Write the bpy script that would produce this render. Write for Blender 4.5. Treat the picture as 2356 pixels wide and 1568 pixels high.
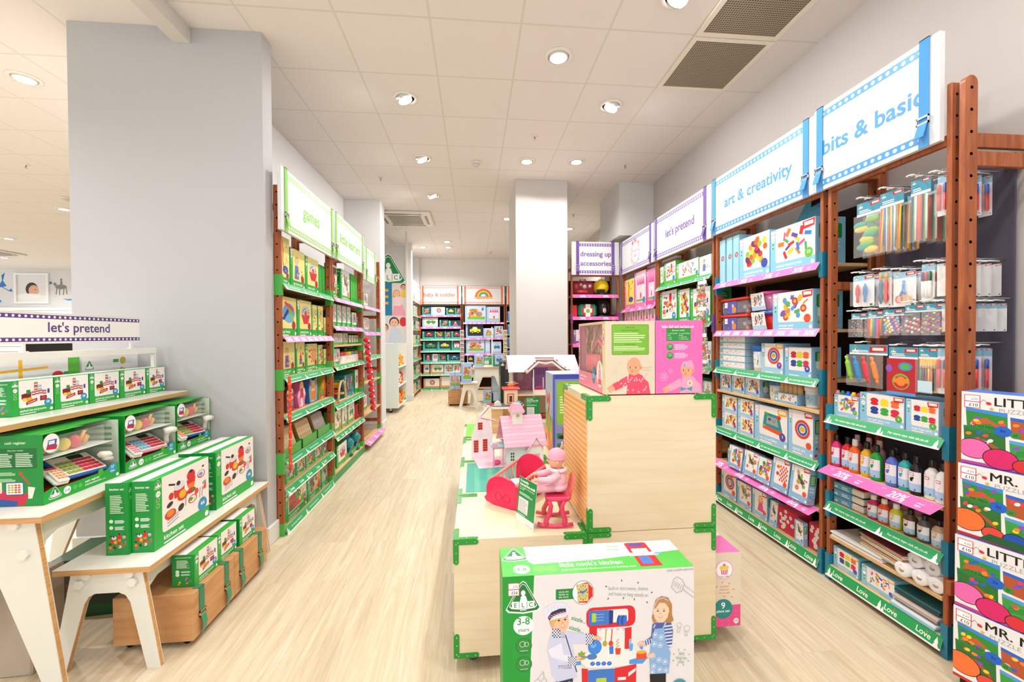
import bpy, math, random
from mathutils import Matrix, Vector

SC = bpy.context.scene
COL = SC.collection
PI = math.pi
for _o in list(bpy.data.objects):
    bpy.data.objects.remove(_o)

# ------------------------------------------------------------ camera
F_PX, YAW, PITCH, ROLL, EYE = 945.0, .0922, .0127, .0055, 1.44
def _cam():
    cy, sy, cp, sp, cr, sr = (math.cos(YAW), math.sin(YAW), math.cos(PITCH), math.sin(PITCH), math.cos(ROLL), math.sin(ROLL))
    A = Matrix(((cy, -sy, 0), (0, 0, 1), (sy, cy, 0)))
    B = Matrix(((1, 0, 0), (0, cp, sp), (0, -sp, cp)))
    D = Matrix(((cr, -sr, 0), (sr, cr, 0), (0, 0, 1)))
    M = D @ B @ A
    cd = bpy.data.cameras.new('camera'); cd.sensor_width = 36; cd.lens = F_PX / 2356 * 36
    cd.clip_start = .05; cd.clip_end = 100
    c = bpy.data.objects.new('camera', cd); COL.objects.link(c)
    R = Matrix((M[0], M[1], -M[2])).transposed().to_4x4()
    c.matrix_world = Matrix.Translation((0, 0, EYE)) @ R
    SC.camera = c
_cam()

# ------------------------------------------------------------ world, exposure
w = bpy.data.worlds.new('camera_side_fill'); SC.world = w; w.use_nodes = True
bg = w.node_tree.nodes['Background']; bg.inputs[0].default_value = (.9, .94, 1, 1); bg.inputs[1].default_value = 2.3  # cool fill light, added through the open end behind the camera
SC.view_settings.view_transform = 'Standard'; SC.view_settings.look = 'None'
SC.view_settings.gamma = 1; SC.view_settings.use_curve_mapping = False
SC.view_settings.exposure = -0.44

CEIL = 3.505
# every ceiling lamp: x, y, tilt direction (0 = straight down)
LAMPS = [(-.577, 3.654, 1), (.637, 3.023, 0), (1.239, 3.626, -1), (1.249, 2.42, -1), (-.582, 4.871, 1), (.635, 4.846, 0),
         (1.224, 4.811, 0), (-.586, 6.13, 1), (.596, 7.229, 0), (1.846, 7.815, 0), (-.567, 9.078, 0), (-1.165, 9.69, 0), (-.574, 9.65, 0),
         (-3.54, 3.63, 0), (-6.505, 7.213, 0), (-9.543, 9.417, 0), (-11.9, 11.64, 0),
         (.637, 1.2, 0), (-.577, 1.8, 1), (1.6, .9, -1), (-.6, .4, 0), (.637, -.6, 0), (1.5, -1.2, 0), (-2.8, 1.2, 0), (-4.6, 2.4, 0), (-5.2, 4.6, 0), (-2.6, -.8, 0)]  # out-of-view downlights, added to brighten the front and side room
def lamp_light(x, y, t):
    ld = bpy.data.lights.new('downlight_beam', 'AREA'); ld.shape = 'DISK'; ld.size = .13
    ld.energy = 95 if x < -2.7 and y > 2 else 38 if y > 5.5 else 22 if y > 1.5 else 19
    ld.color = (1, .985, .965); ld.spread = math.radians(150)
    o = bpy.data.objects.new('downlight_beam', ld); COL.objects.link(o)
    o.location = (x + t * -.02, y, CEIL - .045); o.rotation_euler = (0, math.radians(28) * t, 0)
    return o
for L in LAMPS:
    lamp_light(*L)
# ------------------------------------------------------------ helpers: colour, materials
_cc = {}
def lin(h):
    if isinstance(h, tuple): return h
    if h not in _cc:
        v = [int(h[i:i+2], 16) / 255 for i in (1, 3, 5)] if len(h) > 5 else [int(c * 2, 16) / 255 for c in h[1:]]
        _cc[h] = tuple((c / 12.92 if c <= .04045 else ((c + .055) / 1.055) ** 2.4) for c in v) + (1,)
    return _cc[h]

MATS = {}
def clamp(A, W, H):
    A.g = [([(min(max(x, 0), W), min(max(y, 0), H)) for x, y in p], f, c, l) for p, f, c, l in A.g]; return A
def newmat(name):
    m = bpy.data.materials.new(name); m.use_nodes = True
    return m, m.node_tree, m.node_tree.nodes['Principled BSDF']
def ink(name, rough, spec=.5, bump=0., bscale=200, metal=0., coat=0., alpha=None, sheen=0.):
    m, nt, b = newmat(name)
    a = nt.nodes.new('ShaderNodeAttribute'); a.attribute_name = 'ink'
    tc = nt.nodes.new('ShaderNodeTexCoord'); n = nt.nodes.new('ShaderNodeTexNoise'); n.inputs['Scale'].default_value = 9
    nt.links.new(tc.outputs['Object'], n.inputs['Vector'])
    r = nt.nodes.new('ShaderNodeMapRange'); r.inputs['To Min'].default_value = rough * .85; r.inputs['To Max'].default_value = min(1, rough * 1.15)
    nt.links.new(n.outputs['Fac'], r.inputs['Value']); nt.links.new(r.outputs[0], b.inputs['Roughness'])
    nt.links.new(a.outputs['Color'], b.inputs['Base Color'])
    b.inputs['Specular IOR Level'].default_value = spec; b.inputs['Metallic'].default_value = metal; b.inputs['Coat Weight'].default_value = coat
    if sheen: b.inputs['Sheen Weight'].default_value = sheen
    if bump:
        n2 = nt.nodes.new('ShaderNodeTexNoise'); n2.inputs['Scale'].default_value = bscale
        bp = nt.nodes.new('ShaderNodeBump'); bp.inputs['Strength'].default_value = bump; bp.inputs['Distance'].default_value = .002
        nt.links.new(tc.outputs['Object'], n2.inputs['Vector']); nt.links.new(n2.outputs['Fac'], bp.inputs['Height']); nt.links.new(bp.outputs[0], b.inputs['Normal'])
    if alpha is not None:
        b.inputs['Alpha'].default_value = alpha
    MATS[name] = m
ink('card', .38, .4)
ink('plastic', .25, .5)
ink('matte', .8, .2, .2, 60)
ink('paint', .6, .3, .08, 120)
ink('fabric', .9, .1, .5, 350, sheen=.3)
ink('metal', .3, .5, metal=1)
ink('film', .08, .8, .6, 30, alpha=.09)
ink('glass', .05, .8, alpha=.2)
def wood(name, c1, c2, c3, scale, rough, knots=False, mask=(1, 1, 12)):
    m, nt, b = newmat(name); N = nt.nodes.new; L = nt.links.new
    tc = N('ShaderNodeTexCoord'); mp = N('ShaderNodeMapping'); mp.inputs['Scale'].default_value = mask
    L(tc.outputs['Object'], mp.inputs[0])
    n = N('ShaderNodeTexNoise'); n.inputs['Scale'].default_value = scale; n.inputs['Detail'].default_value = 6; n.inputs['Distortion'].default_value = .8
    L(mp.outputs[0], n.inputs['Vector'])
    cr = N('ShaderNodeValToRGB'); e = cr.color_ramp.elements
    e[0].position = .3; e[0].color = lin(c1); e[1].position = .72; e[1].color = lin(c3)
    x = cr.color_ramp.elements.new(.5); x.color = lin(c2)
    L(n.outputs['Fac'], cr.inputs[0]); out = cr.outputs[0]
    if knots:
        w2 = N('ShaderNodeTexWave'); w2.inputs['Scale'].default_value = 3; w2.inputs['Distortion'].default_value = 9; w2.inputs['Detail'].default_value = 3; w2.inputs['Detail Scale'].default_value = .8
        w2.bands_direction = 'Z'
        mp2 = N('ShaderNodeMapping'); mp2.inputs['Scale'].default_value = (.6, .6, 2.2); L(tc.outputs['Object'], mp2.inputs[0]); L(mp2.outputs[0], w2.inputs['Vector'])
        mr = N('ShaderNodeMapRange'); mr.inputs['From Min'].default_value = .75; mr.inputs['To Max'].default_value = .35; L(w2.outputs['Fac'], mr.inputs[0])
        mx = N('ShaderNodeMixRGB'); mx.inputs[2].default_value = lin(c1); L(mr.outputs[0], mx.inputs[0]); L(out, mx.inputs[1]); out = mx.outputs[0]
    L(out, b.inputs['Base Color']); b.inputs['Roughness'].default_value = rough
    MATS[name] = m
wood('rack_wood', '#8a4626', '#a35831', '#b86c3d', 5, .42, mask=(8, 8, .7))
wood('birch', '#e3cda6', '#ead8b6', '#f0e2c6', 2.2, .5, True, mask=(.6, .6, 3))
wood('ply_edge', '#c08a52', '#cf9c62', '#dcb07a', 60, .5, mask=(.05, .05, 3))
wood('crate_wood', '#bb8350', '#cc9763', '#d9a974', 3, .5, True, mask=(.6, .6, 3))
wood('oak_shelf', '#cda06c', '#dcb480', '#e6c391', 4, .45, mask=(1, 8, 8))
def emit(name, col, s):
    m, nt, b = newmat(name); b.inputs['Emission Color'].default_value = col; b.inputs['Emission Strength'].default_value = s
    b.inputs['Base Color'].default_value = (.9, .9, .9, 1); MATS[name] = m
emit('lamp_glow', (1, .97, .93, 1), 9)

# ------------------------------------------------------------ helpers: objects
def tag(o, label=None, cat=None, group=None, kind=None):
    if label: o['label'] = label
    if cat: o['category'] = cat
    if group: o['group'] = group
    if kind: o['kind'] = kind
    return o
def empty(name, loc=(0, 0, 0), rz=0, label=None, cat=None, group=None):
    o = bpy.data.objects.new(name, None); COL.objects.link(o); o.empty_display_size = .05
    o.location = loc; o.rotation_euler = (0, 0, rz)
    return tag(o, label, cat, group)
def copy_tree(o, parent=None):
    c = o.copy(); COL.objects.link(c); c.parent = parent
    for ch in [k for k in o.children]: copy_tree(ch, c)
    return c

_txt = {}
def glyphs(s, bold):
    k = (s, bold)
    if k not in _txt:
        cu = bpy.data.curves.new('t', 'FONT'); cu.body = s; cu.size = 1; cu.resolution_u = 3 if len(s) < 30 else 1; cu.offset = bold
        ob = bpy.data.objects.new('t', cu)
        me = bpy.data.meshes.new_from_object(ob)
        vs = [(v.co.x, v.co.y) for v in me.vertices]; fs = [tuple(p.vertices) for p in me.polygons if p.normal.z > 0] or [tuple(p.vertices) for p in me.polygons]
        bpy.data.objects.remove(ob); bpy.data.curves.remove(cu); bpy.data.meshes.remove(me)
        xs = [v[0] for v in vs] or [0]
        _txt[k] = (vs, fs, min(xs), max(xs))
    return _txt[k]

class Art:
    """flat artwork in metres, origin at the lower corner of its face"""
    def __init__(s): s.g = []; s.L = 0
    def poly(s, pts, c): s.L += 1; s.g.append((list(pts), [tuple(range(len(pts)))], c, s.L)); return s
    def rect(s, x0, y0, x1, y1, c): return s.poly([(x0, y0), (x1, y0), (x1, y1), (x0, y1)], c)
    def rr(s, x0, y0, x1, y1, r, c, corners=15):
        p = []
        for i, (cx, cy, a) in enumerate(((x1 - r, y0 + r, -90), (x1 - r, y1 - r, 0), (x0 + r, y1 - r, 90), (x0 + r, y0 + r, 180))):
            if corners >> i & 1: p += [(cx + r * math.cos(math.radians(a + k * 22.5)), cy + r * math.sin(math.radians(a + k * 22.5))) for k in range(5)]
            else: p.append(((x1, y0), (x1, y1), (x0, y1), (x0, y0))[i])
        return s.poly(p, c)
    def ell(s, cx, cy, rx, ry, c, rot=0, n=16):
        a, b = math.cos(rot), math.sin(rot)
        return s.poly([(cx + a * rx * math.cos(t) - b * ry * math.sin(t), cy + b * rx * math.cos(t) + a * ry * math.sin(t)) for t in (2 * PI * i / n for i in range(n))], c)
    def line(s, x0, y0, x1, y1, t, c):
        d = math.hypot(x1 - x0, y1 - y0) or 1; nx, ny = -(y1 - y0) / d * t / 2, (x1 - x0) / d * t / 2
        return s.poly([(x0 - nx, y0 - ny), (x1 - nx, y1 - ny), (x1 + nx, y1 + ny), (x0 + nx, y0 + ny)], c)
    def path(s, pts, t, c):
        for a, b in zip(pts, pts[1:]): s.line(*a, *b, t, c)
        return s
    def ring(s, cx, cy, r, t, c, n=20):
        s.L += 1; p = []
        for i in range(n): a = 2 * PI * i / n; p += [(cx + r * math.cos(a), cy + r * math.sin(a)), (cx + (r - t) * math.cos(a), cy + (r - t) * math.sin(a))]
        s.g.append((p, [(2 * i, (2 * i + 2) % (2 * n), (2 * i + 3) % (2 * n), 2 * i + 1) for i in range(n)], c, s.L)); return s
    def star(s, cx, cy, r, c, n=5, k=.45, rot=PI / 2):
        return s.poly([(cx + (r if i % 2 == 0 else r * k) * math.cos(rot + PI * i / n), cy + (r if i % 2 == 0 else r * k) * math.sin(rot + PI * i / n)) for i in range(2 * n)], c)
    def txt(s, x, y, h, t, c, al='l', rot=0, bold=.012, maxw=None, sx=1):
        if 'M' in t and bold > 0:
            for d in (-.02, .02) if bold > .015 else (): s.txt(x + d * h, y, h, t, c, al, rot, 0, maxw, sx)
            bold = 0
        vs, fs, a, b = glyphs(t, bold)
        k = h / .72; w = (b - a) * k * sx
        if maxw and w > maxw: sx *= maxw / w; w = maxw
        off = {'l': 0, 'c': -w / 2, 'r': -w}[al]; ca, sa = math.cos(rot), math.sin(rot); s.L += 1
        pts = []
        for vx, vy in vs:
            px, py = (vx - a) * k * sx + off, vy * k
            pts.append((x + ca * px - sa * py, y + sa * px + ca * py))
        s.g.append((pts, fs, c, s.L)); return s
    def lines(s, x, y, w, h, n, c, R=None):
        """small print too fine to read"""
        p = []; f = []; s.L += 1; R = R or random.Random(1)
        for i in range(n):
            ww = w * R.uniform(.7, 1); y0 = y + h * (n - 1 - i) / n; k = len(p)
            p += [(x, y0), (x + ww, y0), (x + ww, y0 + h / n * .5), (x, y0 + h / n * .5)]; f.append((k, k + 1, k + 2, k + 3))
        s.g.append((p, f, c, s.L)); return s
    def sub(s, A, x, y, k=1, rot=0):
        ca, sa = math.cos(rot) * k, math.sin(rot) * k; L = s.L
        for p, f, c, l in A.g: s.g.append(([(x + ca * a - sa * b, y + sa * a + ca * b) for a, b in p], f, c, L + l))
        s.L += A.L; return s

class MB:
    def __init__(s, mat='card', col='#ffffff'): s.v = []; s.f = []; s.c = []; s.mi = []; s.sm = []; s.mats = []; s.use(mat, col)
    def use(s, mat=None, col=None, smooth=None):
        if mat:
            if mat not in s.mats: s.mats.append(mat)
            s.cur = s.mats.index(mat)
        if col: s.col = lin(col)
        s.smooth = bool(smooth); return s
    def add(s, vs, fs, M=None):
        k = len(s.v); s.v += [tuple(M @ Vector(v)) for v in vs] if M else vs
        for f in fs: s.f.append(tuple(i + k for i in f)); s.c.append(s.col); s.mi.append(s.cur); s.sm.append(s.smooth)
        return s
    def box(s, x0, y0, z0, x1, y1, z1, M=None):
        return s.add([(x, y, z) for z in (z0, z1) for y in (y0, y1) for x in (x0, x1)], [(0, 2, 3, 1), (4, 5, 7, 6), (0, 1, 5, 4), (2, 6, 7, 3), (0, 4, 6, 2), (1, 3, 7, 5)], M)
    def bbox(s, x0, y0, z0, x1, y1, z1, b=.003, M=None):
        X = (x0, x0 + b, x1 - b, x1); Y = (y0, y0 + b, y1 - b, y1); v = []
        for z, i in ((z0, 1), (z0 + b, 0), (z1 - b, 0), (z1, 1)):
            if i: v += [(X[1], Y[1], z), (X[2], Y[1], z), (X[2], Y[2], z), (X[1], Y[2], z)] + [(X[1], Y[1], z)] * 4
            else: v += [(X[1], Y[0], z), (X[2], Y[0], z), (X[3], Y[1], z), (X[3], Y[2], z), (X[2], Y[3], z), (X[1], Y[3], z), (X[0], Y[2], z), (X[0], Y[1], z)]
        f = [(0, 3, 2, 1), (24, 25, 26, 27)]
        for i in range(8): j = (i + 1) % 8; f.append((8 + i, 8 + j, 16 + j, 16 + i))
        q = {0: (0, 1), 1: (1,), 2: (1, 2), 3: (2,), 4: (2, 3), 5: (3,), 6: (3, 0), 7: (0,)}
        a = [0, 1, 1, 2, 2, 3, 3, 0]
        for i in range(8):
            j = (i + 1) % 8
            if a[i] == a[j]: f += [(8 + j, 8 + i, a[i]), (16 + i, 16 + j, 24 + a[i])]
            else: f += [(8 + j, 8 + i, a[i], a[j]), (16 + i, 16 + j, 24 + a[j], 24 + a[i])]
        return s.add(v, f, M)
    def prism(s, pts, a, b, axis='y', M=None):
        n = len(pts); k = {'y': lambda p, t: (p[0], t, p[1]), 'x': lambda p, t: (t, p[0], p[1]), 'z': lambda p, t: (p[0], p[1], t)}[axis]
        return s.add([k(p, a) for p in pts] + [k(p, b) for p in pts], [tuple(range(n)), tuple(range(2 * n - 1, n - 1, -1))] + [(i, i + n, (i + 1) % n + n, (i + 1) % n) for i in range(n)], M)
    def lathe(s, prof, n=16, M=None, at=(0, 0, 0)):
        v = []; f = []; m = len(prof)
        for i in range(n):
            a = 2 * PI * i / n
            v += [(at[0] + r * math.cos(a), at[1] + r * math.sin(a), at[2] + z) for r, z in prof]
        for i in range(n):
            j = (i + 1) % n
            for k in range(m - 1): f.append((i * m + k, j * m + k, j * m + k + 1, i * m + k + 1))
        if prof[0][0] > 1e-6: f.append(tuple(i * m for i in range(n))[::-1])
        if prof[-1][0] > 1e-6: f.append(tuple(i * m + m - 1 for i in range(n)))
        return s.add(v, f, M)
    def tube(s, pts, r, n=8, r1=None):
        pts = [Vector(p) for p in pts]; v = []; f = []; m = len(pts)
        d0 = (pts[1] - pts[0]).normalized(); up = Vector((0, 0, 1)) if abs(d0.z) < .9 else Vector((1, 0, 0))
        for i, p in enumerate(pts):
            d = ((pts[i + 1] if i < m - 1 else p) - (pts[i - 1] if i else p)).normalized()
            a = d.cross(up).normalized(); b = a.cross(d); rr = r + ((r1 - r) * i / (m - 1) if r1 is not None else 0)
            v += [tuple(p + a * rr * math.cos(2 * PI * k / n) + b * rr * math.sin(2 * PI * k / n)) for k in range(n)]
        for i in range(m - 1):
            for k in range(n): f.append((i * n + k, i * n + (k + 1) % n, (i + 1) * n + (k + 1) % n, (i + 1) * n + k))
        f += [tuple(range(n))[::-1], tuple(range((m - 1) * n, m * n))]
        return s.add(v, f)
    def ball(s, c, r, nu=14, nv=9, M=None):
        r = r if isinstance(r, tuple) else (r,) * 3; v = [(c[0], c[1], c[2] - r[2])]; f = []
        for j in range(1, nv):
            t = -PI / 2 + PI * j / nv
            v += [(c[0] + r[0] * math.cos(t) * math.cos(2 * PI * i / nu), c[1] + r[1] * math.cos(t) * math.sin(2 * PI * i / nu), c[2] + r[2] * math.sin(t)) for i in range(nu)]
        v.append((c[0], c[1], c[2] + r[2])); e = len(v) - 1
        for i in range(nu):
            j = (i + 1) % nu; f += [(0, 1 + j, 1 + i), (e, e - nu + i, e - nu + j)]
            for k in range(nv - 2): f.append((1 + k * nu + i, 1 + k * nu + j, 1 + (k + 1) * nu + j, 1 + (k + 1) * nu + i))
        return s.add(v, f, M)
    def art(s, A, fn, mat='card', e=.00001, flip=False):
        s.use(mat)
        for p, fs, c, L in A.g:
            s.col = lin(c); s.add([fn(x, y, .0002 + L * e) for x, y in p], [f[::-1] for f in fs] if flip else fs)
        return s
    def build(s, name, parent=None, loc=None, rz=0, **kw):
        me = bpy.data.meshes.new(name); me.from_pydata(s.v, [], s.f)
        for m in s.mats: me.materials.append(MATS[m])
        me.polygons.foreach_set('material_index', s.mi); me.polygons.foreach_set('use_smooth', s.sm)
        at = me.color_attributes.new('ink', 'FLOAT_COLOR', 'CORNER'); d = []
        for f, c in zip(s.f, s.c): d += list(c) * len(f)
        at.data.foreach_set('color', d); me.update()
        o = bpy.data.objects.new(name, me); COL.objects.link(o); o.parent = parent
        if loc: o.location = loc
        o.rotation_euler = (0, 0, rz)
        return tag(o, kw.get('label'), kw.get('cat'), kw.get('group'), kw.get('kind'))
# faces of a box w wide, d deep, h high, front at y=0, x centred
def fFront(w, y=0, z=0): return lambda u, v, e: (u - w / 2, y - e, v + z)
def fTop(w, h, y=0): return lambda u, v, e: (u - w / 2, y + v, h + e)
def fRight(w, y=0, z=0): return lambda u, v, e: (w / 2 + e, y + u, v + z)
def fLeft(w, d, z=0): return lambda u, v, e: (-w / 2 - e, d - u, v + z)
def rotm(axis, deg, at=(0, 0, 0)): return Matrix.Translation(at) @ Matrix.Rotation(math.radians(deg), 4, axis)
def structure(o): o['kind'] = 'structure'; return o
# ------------------------------------------------------------ printed artwork
GR, GD, GL, BL, PK, OR, RD, YL, PU, TQ = '#25a83c', '#0b7a33', '#6dbb3c', '#8ecbea', '#f27bb6', '#ee6b2d', '#d8262f', '#f2d92f', '#6a4a96', '#1f7f80'
RAIN = ['#d8262f', '#ee7a2d', '#f2cf2f', '#3fae49', '#2f7fc9', '#6a4a96', '#e8559a']
def elc(x, y, s, c='#1d7a37', A=None, full=False):
    """green rounded triangle badge with a child on letter blocks"""
    A = A or Art(); t = lambda k: [(x + s * k * a, y + s * (.12 + (b - .12) * k)) for a, b in ((-.5, -.3), (-.42, -.38), (0, -.43), (.42, -.38), (.5, -.3), (.08, .45), (0, .5), (-.08, .45))]
    A.poly(t(1.06), '#ffffff').poly(t(.98), c).poly(t(.84), '#ffffff').poly(t(.79), c)
    A.ell(x, y + .16 * s, .07 * s, .085 * s, '#ffffff', n=10).poly([(x - .1 * s, y - .1 * s), (x + .13 * s, y - .1 * s), (x + .08 * s, y + .06 * s), (x, y + .1 * s), (x - .07 * s, y + .05 * s)], '#ffffff')
    for i, ch in enumerate('ELC'):
        bx = x + (-.34 + .23 * i) * s; A.rect(bx, y - .3 * s, bx + .215 * s, y - .09 * s, '#ffffff')
        if full or s > .03: A.txt(bx + .108 * s, y - .265 * s, .135 * s, ch, c, 'c')
    if full: A.txt(x, y - .375 * s, .045 * s, 'elc.com', '#ffffff', 'c')
    return A
def price(A, x, y, w, p=None):
    A.rect(x, y, x + w, y + w * 1.15, RD).rect(x + w * .05, y + w * .05, x + w * .95, y + w * .53, '#ffffff').rect(x + w * .05, y + w * .6, x + w * .95, y + w * 1.1, '#ffffff')
    if p: A.txt(x + w * .85, y + w * .72, w * .2, p[0], '#333333', 'r', bold=0).txt(x + w * .85, y + w * .15, w * .27, p[1], '#222222', 'r')
def P_scatter(A, x, y, w, h, R, pal=RAIN, n=14, k='mix'):
    s = min(w, h) / 5.2
    for i in range(n):
        px, py = x + w * (.12 + .76 * ((i * .618 + R.random() * .2) % 1)), y + h * (.12 + .76 * ((i + .5) / n)); c = pal[i % len(pal)]; q = R.choice('erts') if k == 'mix' else k; a = R.uniform(0, PI)
        if q == 'e': A.ell(px, py, s * R.uniform(.5, .9), s * .55, c, a, 10)
        elif q == 'r': A.line(px - s * .7 * math.cos(a), py - s * .7 * math.sin(a), px + s * .7 * math.cos(a), py + s * .7 * math.sin(a), s * R.uniform(.35, .8), c)
        elif q == 't': A.star(px, py, s * .7, c, R.choice((3, 5, 6)), R.uniform(.4, .8), a)
        else: A.ell(px, py, s * .75, s * .75, c, n=12).ell(px, py, s * .38, s * .38, pal[(i + 2) % len(pal)], n=8)
def P_cans(A, x, y, w, h, R):
    u = w / 12; v = h / 10
    def can(i, j, c, hh=1.7): A.rect(x + i * u, y + j * v, x + (i + 1.35) * u, y + (j + hh) * v, c).ell(x + (i + .67) * u, y + (j + hh) * v, .67 * u, .28 * v, '#b9bcc2', n=10).rect(x + (i + .15) * u, y + (j + .5) * v, x + (i + 1.2) * u, y + (j + hh * .62) * v, '#f3e6d8')
    A.poly([(x + .4 * u, y + 5 * v), (x + 4 * u, y + 5.8 * v), (x + 4 * u, y + 3.6 * v), (x + .5 * u, y + 3 * v)], '#7a1a1d').rect(x + 2.2 * u, y + 5 * v, x + 3.7 * u, y + 6.7 * v, '#2e8b3e')
    for i, j, c in ((4.2, 4.2, '#a8161d'), (5.6, 4.4, '#c72028'), (7, 4.5, '#b3202a'), (8.4, 4.2, '#a8161d'), (5.1, 6.3, '#c23036'), (6.6, 6.4, '#8ab8e0'), (5.1, 7.9, '#a8161d')): can(i, j, c)
    A.rect(x + 10.2 * u, y + 4.4 * v, x + 11.1 * u, y + 6.3 * v, '#33479c').ell(x + 1.6 * u, y + 2.8 * v, 1 * u, .7 * v, '#ecc93c', n=10).ell(x + 3.4 * u, y + 2.6 * v, 1.2 * u, 1 * v, '#d9a83a', n=10)
    A.poly([(x + 2 * u, y + .4 * v), (x + 6.2 * u, y + 1.6 * v), (x + 6.2 * u, y + 3 * v), (x + 2.1 * u, y + 1.7 * v)], '#b01a20').line(x + 2.6 * u, y + 1.2 * v, x + 5.6 * u, y + 2.1 * v, .3 * v, '#f7d3c8')
    A.rect(x + 7.3 * u, y + 1.6 * v, x + 9.9 * u, y + 3.6 * v, '#4a1f2a').ell(x + 8.6 * u, y + 2.7 * v, 1 * u, .75 * v, '#c8323a', n=12)
def P_pans(A, x, y, w, h, R):
    X = lambda a: x + w * a; Y = lambda b: y + h * b
    A.path([(X(.1), Y(.86)), (X(.24), Y(.8))], h * .04, '#33211c').poly([(X(.2), Y(.68)), (X(.45), Y(.72)), (X(.43), Y(.52)), (X(.22), Y(.5))], '#d5322e').ell(X(.33), Y(.74), w * .13, h * .09, '#dfdbe2').ell(X(.31), Y(.8), w * .045, h * .05, '#2c1c1c')
    A.ell(X(.6), Y(.84), w * .1, h * .12, '#d8262f').ell(X(.6), Y(.93), w * .05, h * .035, '#33161a').poly([(X(.49), Y(.76)), (X(.71), Y(.78)), (X(.68), Y(.6)), (X(.52), Y(.6))], '#d8262f')
    A.poly([(X(.52), Y(.66)), (X(.7), Y(.68)), (X(.66), Y(.5)), (X(.55), Y(.5))], '#ef7b2e').ell(X(.6), Y(.5), w * .11, h * .06, '#a93028').ell(X(.64), Y(.52), w * .04, h * .03, '#3f8f3e').ell(X(.56), Y(.52), w * .04, h * .035, '#d8262f')
    A.ell(X(.85), Y(.76), w * .1, h * .09, '#c9392f').ell(X(.85), Y(.77), w * .08, h * .07, '#e9e4ea').ell(X(.84), Y(.76), w * .05, h * .04, '#6f8fd2').ell(X(.9), Y(.92), w * .03, h * .025, '#3b2a30')
    A.ell(X(.15), Y(.6), w * .055, h * .075, '#d32a2c').ell(X(.12), Y(.44), w * .07, h * .05, '#3a2622', .3).ell(X(.4), Y(.48), w * .12, h * .09, '#c9442a').ell(X(.4), Y(.53), w * .08, h * .09, '#f0b02e').ell(X(.73), Y(.42), w * .05, h * .07, '#e04636')
    A.ell(X(.13), Y(.24), w * .12, h * .1, '#cf3b28').ell(X(.13), Y(.26), w * .08, h * .07, '#e8852c').ell(X(.36), Y(.26), w * .07, h * .07, '#3a2a28', .4).ell(X(.63), Y(.3), w * .11, h * .09, '#cf3b28').ell(X(.63), Y(.3), w * .085, h * .07, '#ece9ea').ell(X(.59), Y(.31), w * .045, h * .04, '#3f9a42').ell(X(.66), Y(.29), w * .025, h * .02, '#f2c82f')
    for a in (.46, .8, .86): A.line(X(a), Y(.24), X(a + .02), Y(.46), w * .018, '#8b7f86')
    for b in (.02, .08, .13): A.line(X(.06), Y(b), X(.3), Y(b + .07), h * .018, '#8d8288')
    for i in range(4): A.line(X(.9 + .02 * i), Y(.38), X(.96), Y(.55 - .02 * i), w * .03, '#e0523a')
    A.line(X(.88), Y(.52), X(.97), Y(.56), w * .04, '#9a95a0')
def face(A, cx, cy, r, skin='#f0c3a0', hair='#8a5a2c', long=False, R=None, smile=True):
    A.ell(cx, cy + r * .18, r * 1.08, r * 1.12, hair)
    if long: A.poly([(cx - r * 1.1, cy + r * .3), (cx - r * 1.25, cy - r * 1.3), (cx - r * .7, cy - r * 1.5), (cx + r * .7, cy - r * 1.5), (cx + r * 1.25, cy - r * 1.3), (cx + r * 1.1, cy + r * .3)], hair)
    A.ell(cx, cy - r * .05, r * .88, r, skin)
    for k in (-1, 1): A.ell(cx + k * r * .35, cy + r * .05, r * .11, r * .08, '#3a2a22', n=8).line(cx + k * r * .5, cy + r * .24, cx + k * r * .2, cy + r * .27, r * .06, hair)
    A.poly([(cx - r * .08, cy - r * .22), (cx + r * .1, cy - r * .22), (cx + r * .02, cy)], '#dba382')
    if smile: A.poly([(cx - r * .3, cy - r * .42), (cx, cy - r * .5), (cx + r * .3, cy - r * .42), (cx + r * .15, cy - r * .6), (cx - r * .15, cy - r * .6)], '#b5433f').poly([(cx - r * .22, cy - r * .44), (cx, cy - r * .49), (cx + r * .22, cy - r * .44), (cx, cy - r * .54)], '#ffffff')
    else: A.line(cx - r * .2, cy - r * .45, cx + r * .2, cy - r * .45, r * .1, '#c96a5f')
def P_kid(A, x, y, w, h, R):
    c = R.choice(('#e27fb0', '#4a7fc2', '#7a5aa8', '#e8e2dc')); s = min(w, h); cx = x + w * R.choice((.3, .7))
    A.poly([(cx - s * .2, y), (cx + s * .2, y), (cx + s * .15, y + h * .5), (cx - s * .15, y + h * .5)], c); face(A, cx, y + h * .64, s * .15, hair=R.choice(('#6a3d20', '#c78a3c', '#3a2418')), long=R.random() < .5)
    P_scatter(A, x, y, w, h * .45, R, n=8)
def P_pots(A, x, y, w, h, R, n=6):
    for i in range(n):
        c = [RD, YL, '#ef6f3a', '#2a479c', '#3fa93f', '#dd2a50'][i % 6]; cx = x + w * (.2 + .3 * (i % 3)); cy = y + h * (.72 if i < 3 else .3); r = min(w / 7, h / 5)
        A.rect(cx - r, cy - r * .55, cx + r, cy + r * .25, '#e9dcd2').ell(cx, cy - r * .55, r, r * .4, c).ell(cx, cy + r * .25, r, r * .62, c).ell(cx, cy + r * .3, r * .72, r * .4, '#ffffff55' if 0 else c)
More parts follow.
